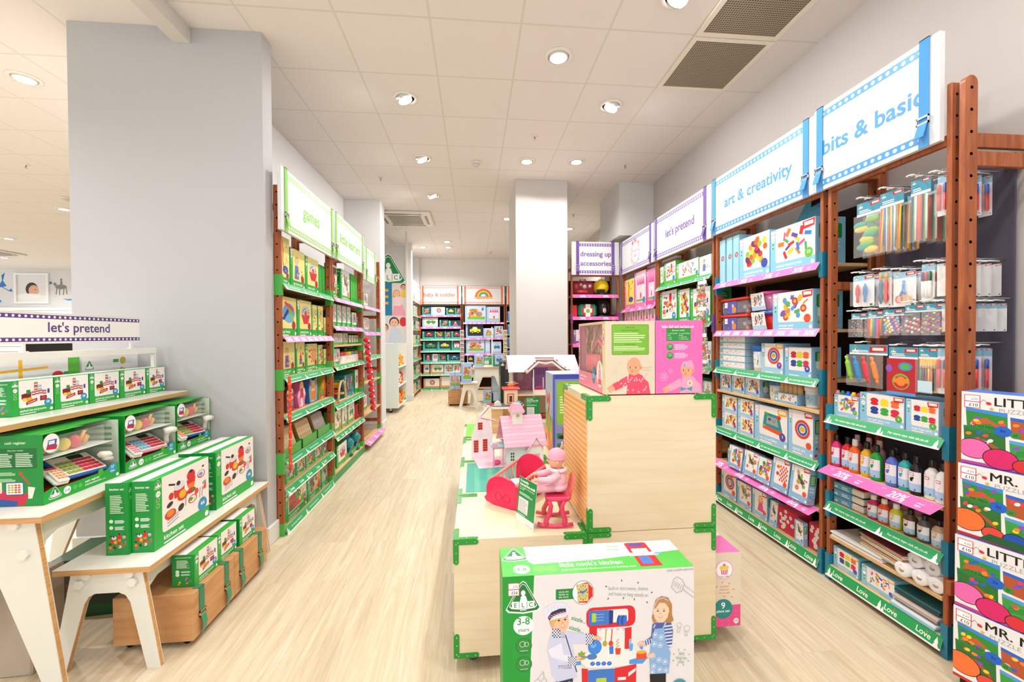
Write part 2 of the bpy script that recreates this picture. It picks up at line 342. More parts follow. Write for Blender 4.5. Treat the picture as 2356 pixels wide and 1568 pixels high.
def P_bowl(A, x, y, w, h, R):
    cx = x + w * .5; A.ell(cx, y + h * .6, w * .38, h * .26, '#9fc3e0', n=20).ell(cx, y + h * .6, w * .34, h * .22, '#cfdff0', n=20).poly([(cx - w * .38, y + h * .5), (cx + w * .4, y + h * .5), (cx + w * .22, y + h * .15), (cx - w * .2, y + h * .15)], '#d8262f')
    for i in range(12): a = i * .52; A.ell(cx + w * .25 * math.cos(a), y + h * .6 + h * .15 * math.sin(a), w * .055, h * .04, RAIN[i % 5], n=8)
    A.ell(cx, y + h * .58, w * .12, h * .1, '#e2442c')
def P_tree(A, x, y, w, h, R):
    A.path([(x + w * .3, y + h * .98), (x + w * .38, y + h * .7), (x + w * .32, y + h * .4), (x + w * .45, y + h * .2)], w * .09, '#d85f1e').ell(x + w * .62, y + h * .16, w * .3, h * .12, '#3653a8')
    for i in range(9): A.star(x + w * R.uniform(.5, .9), y + h * R.uniform(.3, .95), w * .06, RAIN[i % 5], 5)
    P_scatter(A, x + w * .4, y + h * .05, w * .5, h * .2, R, n=6)
def P_frog(A, x, y, w, h, R):
    A.ell(x + w * .5, y + h * .5, w * .42, h * .36, '#69a9e0', n=20)
    for i in range(7): t = i / 6; A.ell(x + w * (.15 + .3 * t), y + h * (.3 + .3 * t), w * .09, h * .06, '#2e3a86', n=8).ell(x + w * (.85 - .3 * t), y + h * (.12 + .5 * t), w * .09, h * .07, '#7fc242', n=8)
    for i in range(5): A.ell(x + w * (.3 + .12 * i), y + h * (.85 - .05 * i), w * .09, h * .07, '#e64a28', n=8)
def P_xylo(A, x, y, w, h, R):
    for i in range(8): A.line(x + w * .12, y + h * (.12 + .1 * i), x + w * .88, y + h * (.16 + .1 * i), h * .07, RAIN[i % 7])
def P_check(A, x, y, w, h, R):
    for i in range(6):
        for j in range(7):
            if (i + j) % 2 == 0: A.rect(x + w * (.35 + .1 * i), y + h * .1 * (j + 1), x + w * (.45 + .1 * i), y + h * .1 * (j + 2), '#df3b2c')
    A.ell(x + w * .2, y + h * .7, w * .14, h * .08, '#e8772c').ell(x + w * .2, y + h * .4, w * .12, h * .08, '#cb4330')
def P_tower(A, x, y, w, h, R):
    for i in range(6): A.rr(x + w * (.26 + .03 * i), y + h * (.06 + .14 * i), x + w * (.66 - .03 * i), y + h * (.19 + .14 * i), w * .03, RAIN[(i + 4) % 6])
    A.ell(x + w * .78, y + h * .55, w * .1, h * .08, RD)
def P_puzzle(A, x, y, w, h, R):
    for i in range(3):
        for j in range(3): A.rect(x + w * i / 3, y + h * j / 3, x + w * (i + 1) / 3, y + h * (j + 1) / 3, R.choice(['#e8a13c', '#4b79c4', '#c94a34', '#b9d3e6', '#7a4a2c', '#efe9e0', '#58a85a']))
    P_scatter(A, x, y, w, h, R, n=9, pal=['#c23a2c', '#f0c83a', '#2e4f9e', '#e87a2e', '#6b3a22'])
def P_castle(A, x, y, w, h, R):
    A.rect(x + w * .25, y + h * .08, x + w * .75, y + h * .45, '#f7cdd8')
    for c in (.2, .42, .62, .8): A.rect(x + w * (c - .07), y + h * .08, x + w * (c + .07), y + h * .62, '#fbe3e6').poly([(x + w * (c - .1), y + h * .6), (x + w * (c + .1), y + h * .6), (x + w * c, y + h * .9)], '#e8458c')
    A.ell(x + w * .5, y + h * .2, w * .07, h * .12, '#c22f6a').rect(x, y, x + w, y + h * .07, '#6fb845')
def P_car(A, x, y, w, h, R):
    c = R.choice((RD, '#2f6fc2', '#3f9d46', YL)); A.rr(x + w * .12, y + h * .3, x + w * .88, y + h * .6, h * .08, c).poly([(x + w * .25, y + h * .58), (x + w * .7, y + h * .58), (x + w * .6, y + h * .82), (x + w * .35, y + h * .82)], c).poly([(x + w * .32, y + h * .6), (x + w * .63, y + h * .6), (x + w * .56, y + h * .76), (x + w * .38, y + h * .76)], '#cfe6f2')
    for k in (.3, .7): A.ell(x + w * k, y + h * .28, w * .1, w * .1, '#2b2b2f').ell(x + w * k, y + h * .28, w * .045, w * .045, YL)
def P_land(A, x, y, w, h, R):
    A.rect(x, y, x + w, y + h * .22, '#6fb845').ell(x + w * .45, y + h * .42, w * .42, h * .2, '#f08a3a').ell(x + w * .5, y + h * .42, w * .22, h * .09, '#7cc052').ell(x + w * .35, y + h * .7, w * .25, h * .12, '#e9743a')
    P_scatter(A, x, y + h * .1, w, h * .8, R, n=12)
def P_dollpic(A, x, y, w, h, R):
    cx = x + w * .5; A.poly([(cx - w * .3, y), (cx + w * .3, y), (cx + w * .14, y + h * .5), (cx - w * .14, y + h * .5)], '#e94f9a'); face(A, cx, y + h * .68, min(w, h) * .17, hair='#f0862c', long=True)
def P_rings(A, x, y, w, h, R): A.ring(x + w * .5, y + h * .5, min(w, h) * .4, min(w, h) * .12, '#d8463c').ring(x + w * .5, y + h * .5, min(w, h) * .26, min(w, h) * .1, '#2f62b8').ell(x + w * .5, y + h * .5, min(w, h) * .14, min(w, h) * .12, '#e9b23c')
def P_scrib(A, x, y, w, h, R):
    A.poly([(x + w * .18, y + h * .85), (x + w * .75, y + h * .8), (x + w * .88, y + h * .2), (x + w * .1, y + h * .3)], '#2d8f92').poly([(x + w * .1, y + h * .34), (x + w * .9, y + h * .22), (x + w * .92, y + h * .06), (x + w * .1, y + h * .2)], '#e8572e').poly([(x + w * .28, y + h * .72), (x + w * .66, y + h * .7), (x + w * .72, y + h * .38), (x + w * .25, y + h * .42)], '#9fa6aa')
    A.ell(x + w * .38, y + h * .6, w * .06, h * .06, '#4a4f52').path([(x + w * .48, y + h * .66), (x + w * .55, y + h * .5), (x + w * .62, y + h * .64)], w * .012, '#33383a').ell(x + w * .24, y + h * .8, w * .08, h * .06, '#4fae43').ell(x + w * .74, y + h * .74, w * .08, h * .08, RD).ell(x + w * .16, y + h * .32, w * .06, h * .05, '#7cc242')
def P_mask(A, x, y, w, h, R): A.poly([(x + w * .2, y + h * .75), (x + w * .35, y + h * .9), (x + w * .38, y + h * .7), (x + w * .8, y + h * .45), (x + w * .6, y + h * .35), (x + w * .3, y + h * .45)], '#55504f'); P_scatter(A, x, y, w, h, R, n=6, pal=['#d86a74', '#7fae58', '#c9a24a'])
PICS = dict(scatter=P_scatter, cans=P_cans, pans=P_pans, kid=P_kid, pots=P_pots, bowl=P_bowl, tree=P_tree, frog=P_frog, xylo=P_xylo, check=P_check, tower=P_tower, puzzle=P_puzzle, castle=P_castle, car=P_car, land=P_land, doll=P_dollpic, rings=P_rings, scrib=P_scrib, mask=P_mask,
            craft=lambda A, x, y, w, h, R: P_scatter(A, x, y, w, h, R, n=16, pal=['#cf3b3b', '#5a9ad0', '#e6b53c', '#7a5aa8', '#58a85a', '#c98a5a']),
            dots=lambda A, x, y, w, h, R: P_scatter(A, x, y, w, h, R, n=12, k='s'), sticks=lambda A, x, y, w, h, R: P_scatter(A, x, y, w, h, R, n=16, k='r'),
            fruit=lambda A, x, y, w, h, R: P_scatter(A, x, y, w, h, R, n=18, k='e', pal=['#d8352c', '#ef9a2c', '#8dbb3c', '#7a2a5a', '#e8cf3c', '#c9642c']),
            none=lambda *a: None)
def box_art(w, h, base, pic, title='', seed=1, panel='#f1ece8', badge=None, bcol='#2a8fc0', pr=None, age='3-8', tab=None, lod=1):
    A = Art(); R = random.Random(seed); A.rect(0, 0, w, h, base); m = min(w, h)
    x0, y0 = min(.17 * w, .05), min(.2 * h, .06)
    A.rr(x0, y0, w - .0015, h - .0015, m * .05, panel, 8); PICS[pic](A, x0 + .03 * w, y0 + .04 * h, w - x0 - .07 * w, h - y0 - .1 * h, R)
    s = x0 * .86
    if pr: price(A, x0 * .1, h - s * 1.35, s, pr)
    else: elc(x0 * .52, h - s * .62, s, A=A)
    if lod:
        A.ell(x0 * .52, h - s * 1.65, s * .33, s * .33, '#ffffff', n=14)
        if m > .12: A.txt(x0 * .52, h - s * 1.75, s * .22, age, GD, 'c')
        for k in (0, 1): A.ell(x0 * .5, h - s * (2.3 + .62 * k), s * .24, s * .24, '#3f9a4a', n=12).ring(x0 * .5, h - s * (2.3 + .62 * k), s * .24, s * .04, '#dff0d8', 12)
        A.lines(x0 + .02 * w, y0 * .1, w * .5, y0 * .22, 1, '#ffffff')
    if title: A.txt(x0 + .02 * w, y0 * .42, y0 * .36, title, '#ffffff', maxw=w * .62)
    if badge is not None:
        A.ell(w - m * .17, y0 + m * .08, m * .11, m * .11, bcol, n=18)
        if badge: A.txt(w - m * .17, y0 + m * .06, m * .07, badge, '#ffffff', 'c')
        A.ell(w - m * .07, y0 * .35, m * .045, m * .045, '#ffffff', n=12)
    if tab: A.poly([(w - m * .32, h - m * .15), (w - m * .34, h - m * .03), (w - .002, h - .003), (w - m * .02, h - m * .17), (w - m * .31, h - m * .2)], tab).rect(w - m * .29, h - m * .13, w - m * .05, h - m * .05, '#f4ecd8')
    return A
def spine_art(w, h, base, title='', seed=3, pic='scatter'):
    A = Art(); R = random.Random(seed); A.rect(0, 0, w, h, base).rr(w * .12, h * .55, w * .88, h * .86, w * .05, '#1f8a3c' if base != GR else '#0f7a30').lines(w * .2, h * .58, w * .6, h * .26, 11, '#cfe8c8', R)
    if title: A.txt(w / 2, h * .9, min(h * .03, w * .12), title, '#ffffff', 'c', maxw=w * .8)
    for k in (0, 1): A.ell(w * .24, h * (.47 - .09 * k), w * .09, w * .09, '#e4f1dc', n=10).lines(w * .4, h * (.44 - .09 * k), w * .45, h * .05, 3, '#ffffff', R)
    PICS[pic](A, w * .08, h * .03, w * .84, h * .28, R) if pic != 'scatter' else P_scatter(A, w * .08, h * .03, w * .84, h * .28, R, n=7)
    return A
_boxcache = {}
def carton(w, d, h, base, pic, title='', seed=1, spine=True, topc=None, side=None, name='boxed_toy', **k):
    """a printed carton: front y=0, centre x=0, bottom z=0; returns an unlinked copy-able object"""
    key = (round(w, 3), round(d, 3), round(h, 3), base, pic, title, seed, name, tuple(sorted((a, str(b)) for a, b in k.items())))
    if key in _boxcache:
        o = _boxcache[key].copy(); COL.objects.link(o); return o
    m = MB('card', base); m.bbox(-w / 2, 0, 0, w / 2, d, h, .0012)
    m.art(clamp(box_art(w, h, base, pic, title, seed, **k), w, h), fFront(w))
    if spine:
        s = spine_art(d, h, side or base, title, seed, 'pans' if pic == 'pans' else 'scatter')
        m.art(s, fLeft(w, d)); m.art(s, fRight(w), flip=False)
    if topc: m.art(Art().rect(.001, .001, w - .001, d * .35, base).rect(.001, d * .35, w - .001, d - .001, topc), fTop(w, h))
    o = m.build(name); _boxcache[key] = o; return o
# ------------------------------------------------------------ the room
def floor_mat():
    m, nt, b = newmat('floor_oak'); N = nt.nodes.new; L = nt.links.new
    tc = N('ShaderNodeTexCoord'); mp = N('ShaderNodeMapping'); mp.inputs['Rotation'].default_value = (0, 0, PI / 2); L(tc.outputs['Object'], mp.inputs[0])
    br = N('ShaderNodeTexBrick'); br.inputs['Scale'].default_value = 1; br.inputs['Brick Width'].default_value = 1.25; br.inputs['Row Height'].default_value = .18
    br.inputs['Mortar Size'].default_value = .0012; br.inputs['Color1'].default_value = (.1, .1, .1, 1); br.inputs['Color2'].default_value = (.9, .9, .9, 1); br.inputs['Mortar'].default_value = (.42, .42, .42, 1)
    br.offset = .37; L(mp.outputs[0], br.inputs[0])
    ad = N('ShaderNodeVectorMath'); ad.operation = 'MULTIPLY_ADD'; ad.inputs[1].default_value = (7, 7, 7); L(br.outputs['Color'], ad.inputs[0]); L(tc.outputs['Object'], ad.inputs[2])
    m2 = N('ShaderNodeMapping'); m2.inputs['Scale'].default_value = (10, .55, 1); L(ad.outputs[0], m2.inputs[0])
    n = N('ShaderNodeTexNoise'); n.inputs['Scale'].default_value = 2.2; n.inputs['Detail'].default_value = 7; n.inputs['Roughness'].default_value = .62; n.inputs['Distortion'].default_value = 1.6; L(m2.outputs[0], n.inputs[0])
    cr = N('ShaderNodeValToRGB'); e = cr.color_ramp.elements; e[0].position = .3; e[0].color = lin('#c3ae8d'); e[1].position = .68; e[1].color = lin('#dacfb7')
    x = e.new(.5); x.color = lin('#d0c0a2'); L(n.outputs['Fac'], cr.inputs[0])
    n2 = N('ShaderNodeTexNoise'); n2.inputs['Scale'].default_value = 14; n2.inputs['Detail'].default_value = 4; L(m2.outputs[0], n2.inputs[0])
    g = N('ShaderNodeMapRange'); g.inputs['From Min'].default_value = .35; g.inputs['From Max'].default_value = .7; g.inputs['To Min'].default_value = .95; g.inputs['To Max'].default_value = 1.05; L(n2.outputs['Fac'], g.inputs[0])
    mx = N('ShaderNodeMixRGB'); mx.blend_type = 'MULTIPLY'; mx.inputs[0].default_value = 1; L(cr.outputs[0], mx.inputs[1]); L(g.outputs[0], mx.inputs[2])
    sp = N('ShaderNodeMapRange'); sp.inputs['To Min'].default_value = .93; sp.inputs['To Max'].default_value = 1.05; L(br.outputs['Color'], sp.inputs[0])
    m3 = N('ShaderNodeMixRGB'); m3.blend_type = 'MULTIPLY'; m3.inputs[0].default_value = 1; L(mx.outputs[0], m3.inputs[1]); L(sp.outputs[0], m3.inputs[2])
    L(m3.outputs[0], b.inputs['Base Color']); b.inputs['Roughness'].default_value = .45
    MATS['floor'] = m
floor_mat()
def ceil_mat():
    m, nt, b = newmat('ceiling_tile'); N = nt.nodes.new; L = nt.links.new
    tc = N('ShaderNodeTexCoord'); sx = N('ShaderNodeSeparateXYZ'); L(tc.outputs['Object'], sx.inputs[0]); ds = []
    for ax, o in ((0, -.8736), (1, 2.7274)):
        a = N('ShaderNodeMath'); a.operation = 'SUBTRACT'; a.inputs[1].default_value = o - .6 * 40 + .3; L(sx.outputs[ax], a.inputs[0])
        q = N('ShaderNodeMath'); q.operation = 'MODULO'; q.inputs[1].default_value = .6; L(a.outputs[0], q.inputs[0])
        h = N('ShaderNodeMath'); h.operation = 'SUBTRACT'; h.inputs[1].default_value = .3; L(q.outputs[0], h.inputs[0])
        ab = N('ShaderNodeMath'); ab.operation = 'ABSOLUTE'; L(h.outputs[0], ab.inputs[0]); ds.append(ab)
    mn = N('ShaderNodeMath'); mn.operation = 'MINIMUM'; L(ds[0].outputs[0], mn.inputs[0]); L(ds[1].outputs[0], mn.inputs[1])
    cr = N('ShaderNodeValToRGB'); cr.color_ramp.interpolation = 'CONSTANT'; e = cr.color_ramp.elements
    e[0].position = 0; e[0].color = lin('#dcd8d0'); e[1].position = .0042; e[1].color = lin('#a39a92'); x = e.new(.0058); x.color = lin('#ebe5e1')
    L(mn.outputs[0], cr.inputs[0]); L(cr.outputs[0], b.inputs['Base Color']); b.inputs['Roughness'].default_value = .85
    n = N('ShaderNodeTexNoise'); n.inputs['Scale'].default_value = 300; bp = N('ShaderNodeBump'); bp.inputs['Strength'].default_value = .1; L(tc.outputs['Object'], n.inputs[0]); L(n.outputs[0], bp.inputs['Height']); L(bp.outputs[0], b.inputs['Normal'])
    MATS['ceiling'] = m
ceil_mat()

structure(MB('floor').box(-16, -4, -.1, 3, 14.5, 0).build('floor'))
structure(MB('ceiling').box(-16, -4, CEIL, 3, 14.5, CEIL + .1).build('ceiling'))
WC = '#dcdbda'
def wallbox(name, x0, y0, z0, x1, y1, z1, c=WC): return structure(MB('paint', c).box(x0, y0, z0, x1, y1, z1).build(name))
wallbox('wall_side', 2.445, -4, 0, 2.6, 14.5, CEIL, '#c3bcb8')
wallbox('wall_pier_high', 1.965, 5.41, 2.79, 2.444, 6.25, CEIL - .001)
wallbox('wall_pier', 1.965, 6.04, 0, 2.444, 6.25, 2.79)
wallbox('wall_pillar', .56, 5.42, 0, 1.252, 6.46, CEIL - .001, '#d5d1ce')
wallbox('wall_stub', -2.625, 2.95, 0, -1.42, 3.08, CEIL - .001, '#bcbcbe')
wallbox('wall_partition', -2.625, 3.081, 0, -1.94, 6.4, CEIL - .001)
wallbox('wall_column', -1.939, 6.4, 0, -1.405, 6.7, CEIL - .001)
wallbox('wall_inner', -1.939, 6.701, 0, -1.75, 11.08, CEIL - .001)
wallbox('wall_pier_slim', -1.749, 9.3, 0, -1.375, 9.47, CEIL - .001, '#ebe9e6')
wallbox('wall_pier_corner', -1.749, 10.96, 2.3, -1.42, 11.08, CEIL - .001)
wallbox('wall_back', -1.75, 11.42, 0, 2.445, 11.5, CEIL)
wallbox('wall_bulkhead', -1.75, 11.08, 2.78, 2.444, 11.419, CEIL - .001, '#e6e3df')
wallbox('wall_far', -16, 13.55, 0, -1.94, 13.7, CEIL)
structure(MB('paint', '#d8d3cd').box(-1.975, -4, 3.40, -1.87, 2.949, CEIL - .001).build('trim_1'))      # boxed cable duct under the ceiling
def skirt(name, x0, y0, x1, y1): structure(MB('paint', '#dfdcd8').bbox(x0, y0, 0, x1, y1, .13, .004).build(name))
skirt('baseboard_stub', -2.64, 2.935, -1.405, 3.09)
skirt('baseboard_column', -1.75, 6.385, -1.39, 6.715)
skirt('baseboard_pier', -1.748, 9.285, -1.36, 9.47)
skirt('baseboard_pillar', .545, 5.405, 1.267, 6.475)

# downlights: ring, recessed gimbal and glowing lens
def downlight(x, y, t, where):
    e = empty('downlight', (x, y, CEIL), 0, 'round recessed white downlight ' + where, 'ceiling light', 'downlights in the tiled ceiling')
    MB('plastic', '#ece8e0').use(smooth=1).lathe([(.075, 0), (.105, 0), (.105, -.006), (.098, -.012), (.078, -.01), (.075, 0)], 28).build('bezel', e)
    M = rotm('Y', -24 * t, (0, 0, -.014 if t else -.006))
    g = MB('plastic', '#e2dfda').use(smooth=1).lathe([(.06, .03), (.071, .03), (.071, -.006), (.062, -.008)], 28, M)
    g.build('gimbal', e)
    MB('lamp_glow').lathe([(0, -.0085), (.061, -.0085), (.062, -.006)], 24, M).build('lens', e)
wh = ['above the games rack aisle', 'over the wooden crates, biggest round one', 'just below the square vents', 'cut off by the top edge beside the vents', 'in the second row from the games rack',
      'beside the smoke alarm', 'next to the row above the pretend sign', 'tilted, in front of the air conditioner', 'half hidden by the pillar', 'behind the pillar', 'far back above the toddler sign', 'farthest back near the corner', 'far back above the rainbow sign',
      'glaring beyond the big wall stub', 'peeping beside the grey wall stub', 'far off over the poster wall', 'farthest over the poster wall']
for i, (x, y, t) in enumerate(LAMPS): downlight(x, y, t, wh[i] if i < len(wh) else 'behind the viewer, spot %s along' % ('one two three four five six seven eight nine ten eleven twelve'.split()[i - len(wh)]))

def vent(x, y, where):
    e = empty('ceiling_vent', (x, y, CEIL), 0, 'square perforated return air vent, ' + where, 'vent', 'perforated ceiling vents')
    m = MB('plastic', '#efe6d6')
    for a in ((-.297, -.297, .297, -.262), (-.297, .262, .297, .297), (-.297, -.262, -.262, .262), (.262, -.262, .297, .262)): m.box(a[0], a[1], -.012, a[2], a[3], -.001)
    m.build('vent_frame', e)
    v, nt, b = newmat('perforated'); N = nt.nodes.new; L = nt.links.new; tc = N('ShaderNodeTexCoord'); mp = N('ShaderNodeMapping'); mp.inputs['Scale'].default_value = (60, 60, 60); L(tc.outputs['Object'], mp.inputs[0])
    vo = N('ShaderNodeTexVoronoi'); vo.voronoi_dimensions = '2D'; vo.inputs['Randomness'].default_value = 0; vo.inputs['Scale'].default_value = 1; L(mp.outputs[0], vo.inputs[0])
    cr = N('ShaderNodeValToRGB'); cr.color_ramp.interpolation = 'CONSTANT'; cr.color_ramp.elements[0].color = lin('#4a4238'); cr.color_ramp.elements[1].position = .34; cr.color_ramp.elements[1].color = lin('#a89a84')
    L(vo.outputs['Distance'], cr.inputs[0]); L(cr.outputs[0], b.inputs['Base Color']); b.inputs['Roughness'].default_value = .6; MATS['perforated'] = v
    MB('perforated').box(-.262, -.262, -.008, .262, .262, -.004).build('grille', e)
vent(1.826, 3.027, 'the whole one nearer the wall of shelving'); vent(1.826, 2.427, 'cut off by the top edge')

def aircon(x, y, where):
    e = empty('air_conditioner', (x, y, CEIL), 0, 'white four-way cassette air conditioner set in the ceiling ' + where, 'air conditioner')
    MB('plastic', '#e9e4da').bbox(-.45, -.42, -.04, .45, .42, -.001, .012).build('housing', e)
    g = MB('plastic', '#5c564e').box(-.27, -.25, -.043, .27, .25, -.0405)
    g.use('plastic', '#cfc8bb')
    for i in range(13): g.box(-.27, -.24 + i * .04, -.05, .27, -.228 + i * .04, -.042)
    g.build('grille', e)
    for a in ((-.3, -.36, .3, -.32), (-.3, .32, .3, .36), (-.38, -.25, -.34, .25), (.34, -.25, .38, .25)):
        MB('plastic', '#6b655c').box(a[0], a[1], -.044, a[2], a[3], -.04).build('louvre', e)
aircon(-1.16, 7.32, 'before the poster'); aircon(-11.4, 10.8, 'over the far side room')

def sensor(x, y, where, big=1):
    if big:
        e = empty('smoke_detector', (x, y, CEIL), 0, 'small round white smoke alarm ' + where, 'smoke alarm')
        MB('plastic', '#e9e4dc').use(smooth=1).lathe([(0, -.001), (.055, -.001), (.055, -.02), (.045, -.026)], 20).build('base', e)
        MB('plastic', '#d9d4cc').use(smooth=1).lathe([(.04, -.026), (.042, -.045), (.032, -.055), (0, -.056)], 20).build('sensor_head', e)
    else:
        e = empty('sprinkler', (x, y, CEIL), 0, 'small sprinkler head ' + where, 'sprinkler')
        MB('plastic', '#e6e1d8').use(smooth=1).lathe([(0, -.001), (.032, -.001), (.03, -.006), (.008, -.01)], 16).build('escutcheon', e)
        MB('metal', '#b39a7c').lathe([(.006, -.01), (.007, -.03), (.003, -.034), (.003, -.04), (.014, -.042), (.014, -.044), (0, -.044)], 10).build('nozzle', e)
sensor(.037, 4.918, 'on the tiles before the pillar'); sensor(-5.95, 6.63, 'tucked beside the grey wall stub'); sensor(.4, 10.1, 'far back above the rainbow sign')
sensor(-1.193, 5.497, 'above the learners rack', 0); sensor(1.834, 4.85, 'above the pretend rack', 0); sensor(-5.283, 5.413, 'beyond the grey wall stub', 0); sensor(.638, 4.231, 'between two downlights', 0); sensor(1.7, 6.9, 'behind the pillar', 0)

# far side room: framed baby picture, wall stickers, slatwall and table
def far_room():
    Y = 13.549
    e = empty('framed_picture', (-13.12, Y, 2.93), 0, 'white framed photo of a baby face in a bed on the far wall', 'picture')
    m = MB('plastic', '#f4f4f2')
    for a in ((-.46, -.45, .46, -.40), (-.46, .40, .46, .45), (-.46, -.40, -.41, .40), (.41, -.40, .46, .40)): m.box(a[0], -.04, a[1], a[2], 0, a[3])
    m.build('frame', e)
    A = Art().rect(0, 0, .82, .8, '#e2e1de').ell(.4, .38, .17, .2, '#3a2418').ell(.45, .34, .14, .16, '#e0a888').ell(.56, .30, .03, .03, '#e0a888').rect(.0, 0, .82, .2, '#eceae8').ell(.3, .17, .35, .08, '#f2f1ef').ell(.5, .36, .02, .01, '#2c1d16')
    MB().art(A, lambda u, v, k: (u - .41, -.005 - k, v - .40)).build('photo', e)
    def sticker(x, z, A, name, label):
        MB().art(A, lambda u, v, k: (u, -k, v)).build(name, None, (x, Y - .001, z), label=label, cat='wall sticker')
    B = '#1f6fb5'
    sticker(-14.05, 2.95, Art().poly([(0, 0), (.12, .22), (.1, .36), (.2, .45), (.14, .2), (.24, .05), (.12, .02)], B).line(-.1, .15, .32, -.1, .02, B).poly([(.28, -.1), (.4, -.12), (.36, -.02)], B), 'wall_sticker', 'blue wall sticker of a witch on a broom')
    sticker(-12.5, 2.8, Art().ell(.16, .18, .16, .07, '#8b8178').path([(.05, .15), (.02, -.05)], .03, '#8b8178').path([(.12, .13), (.12, -.06)], .03, '#8b8178').path([(.24, .13), (.22, -.06)], .03, '#8b8178').path([(.3, .16), (.32, -.04)], .03, '#8b8178').poly([(0, .2), (-.06, .26), (-.02, .32), (.06, .26)], '#8b8178').rect(.14, .22, .2, .36, '#8b8178').ell(.17, .4, .03, .035, '#8b8178'), 'wall_sticker', 'grey wall sticker of a rider on a horse')
    for x, z, c, l in ((-12.7, 3.33, '#8b8178', 'grey star wall sticker beside the framed picture'), (-12.62, 3.1, B, 'tiny blue star wall sticker above the horse sticker'), (-14.3, 2.85, B, 'blue star wall sticker below the witch sticker'), (-14.0, 2.55, B, 'blue star wall sticker lowest under the witch sticker')):
        sticker(x, z, Art().star(0, 0, .06, c), 'wall_sticker', l)
    sticker(-12.3, 2.55, Art().poly([(0, .08), (.15, .02), (.4, .04), (.5, .12), (.38, .09), (.15, .07)], '#3b96d8'), 'wall_sticker', 'light blue curved moon wall sticker')
    e = empty('slatwall_unit', (-12.9, 13.3, 0), 0, 'white slatted wall display unit under the framed picture', 'display unit')
    m = MB('paint', '#f6f6f4').box(-2.4, .1, 0, 2.4, .24, 2.35)
    m.build('panel', e)
    s = MB('matte', '#b9b7b2')
    for i in range(14): s.box(-2.4, .09, .3 + i * .15, 2.4, .099, .315 + i * .15)
    s.build('slat_groove', e)
    e = empty('sale_stand', (-4.35, 5.3, 0), 0, 'dark low display stand with a round red sign far beyond the green boxes', 'display stand')
    MB('matte', '#15120f').box(-.9, 0, 0, .9, .5, 1.38).build('body', e)
    a = Art().ell(.2, .0, .19, .19, '#b3202c', n=24).ell(.2, -.01, .135, .15, '#f1ece8', n=24).txt(.2, .02, .06, 'Love', '#b3202c', 'c')
    MB().art(a, lambda u, v, k: (u - .2, -.001 - k, v + 1.32)).build('round_sign', e)
far_room()
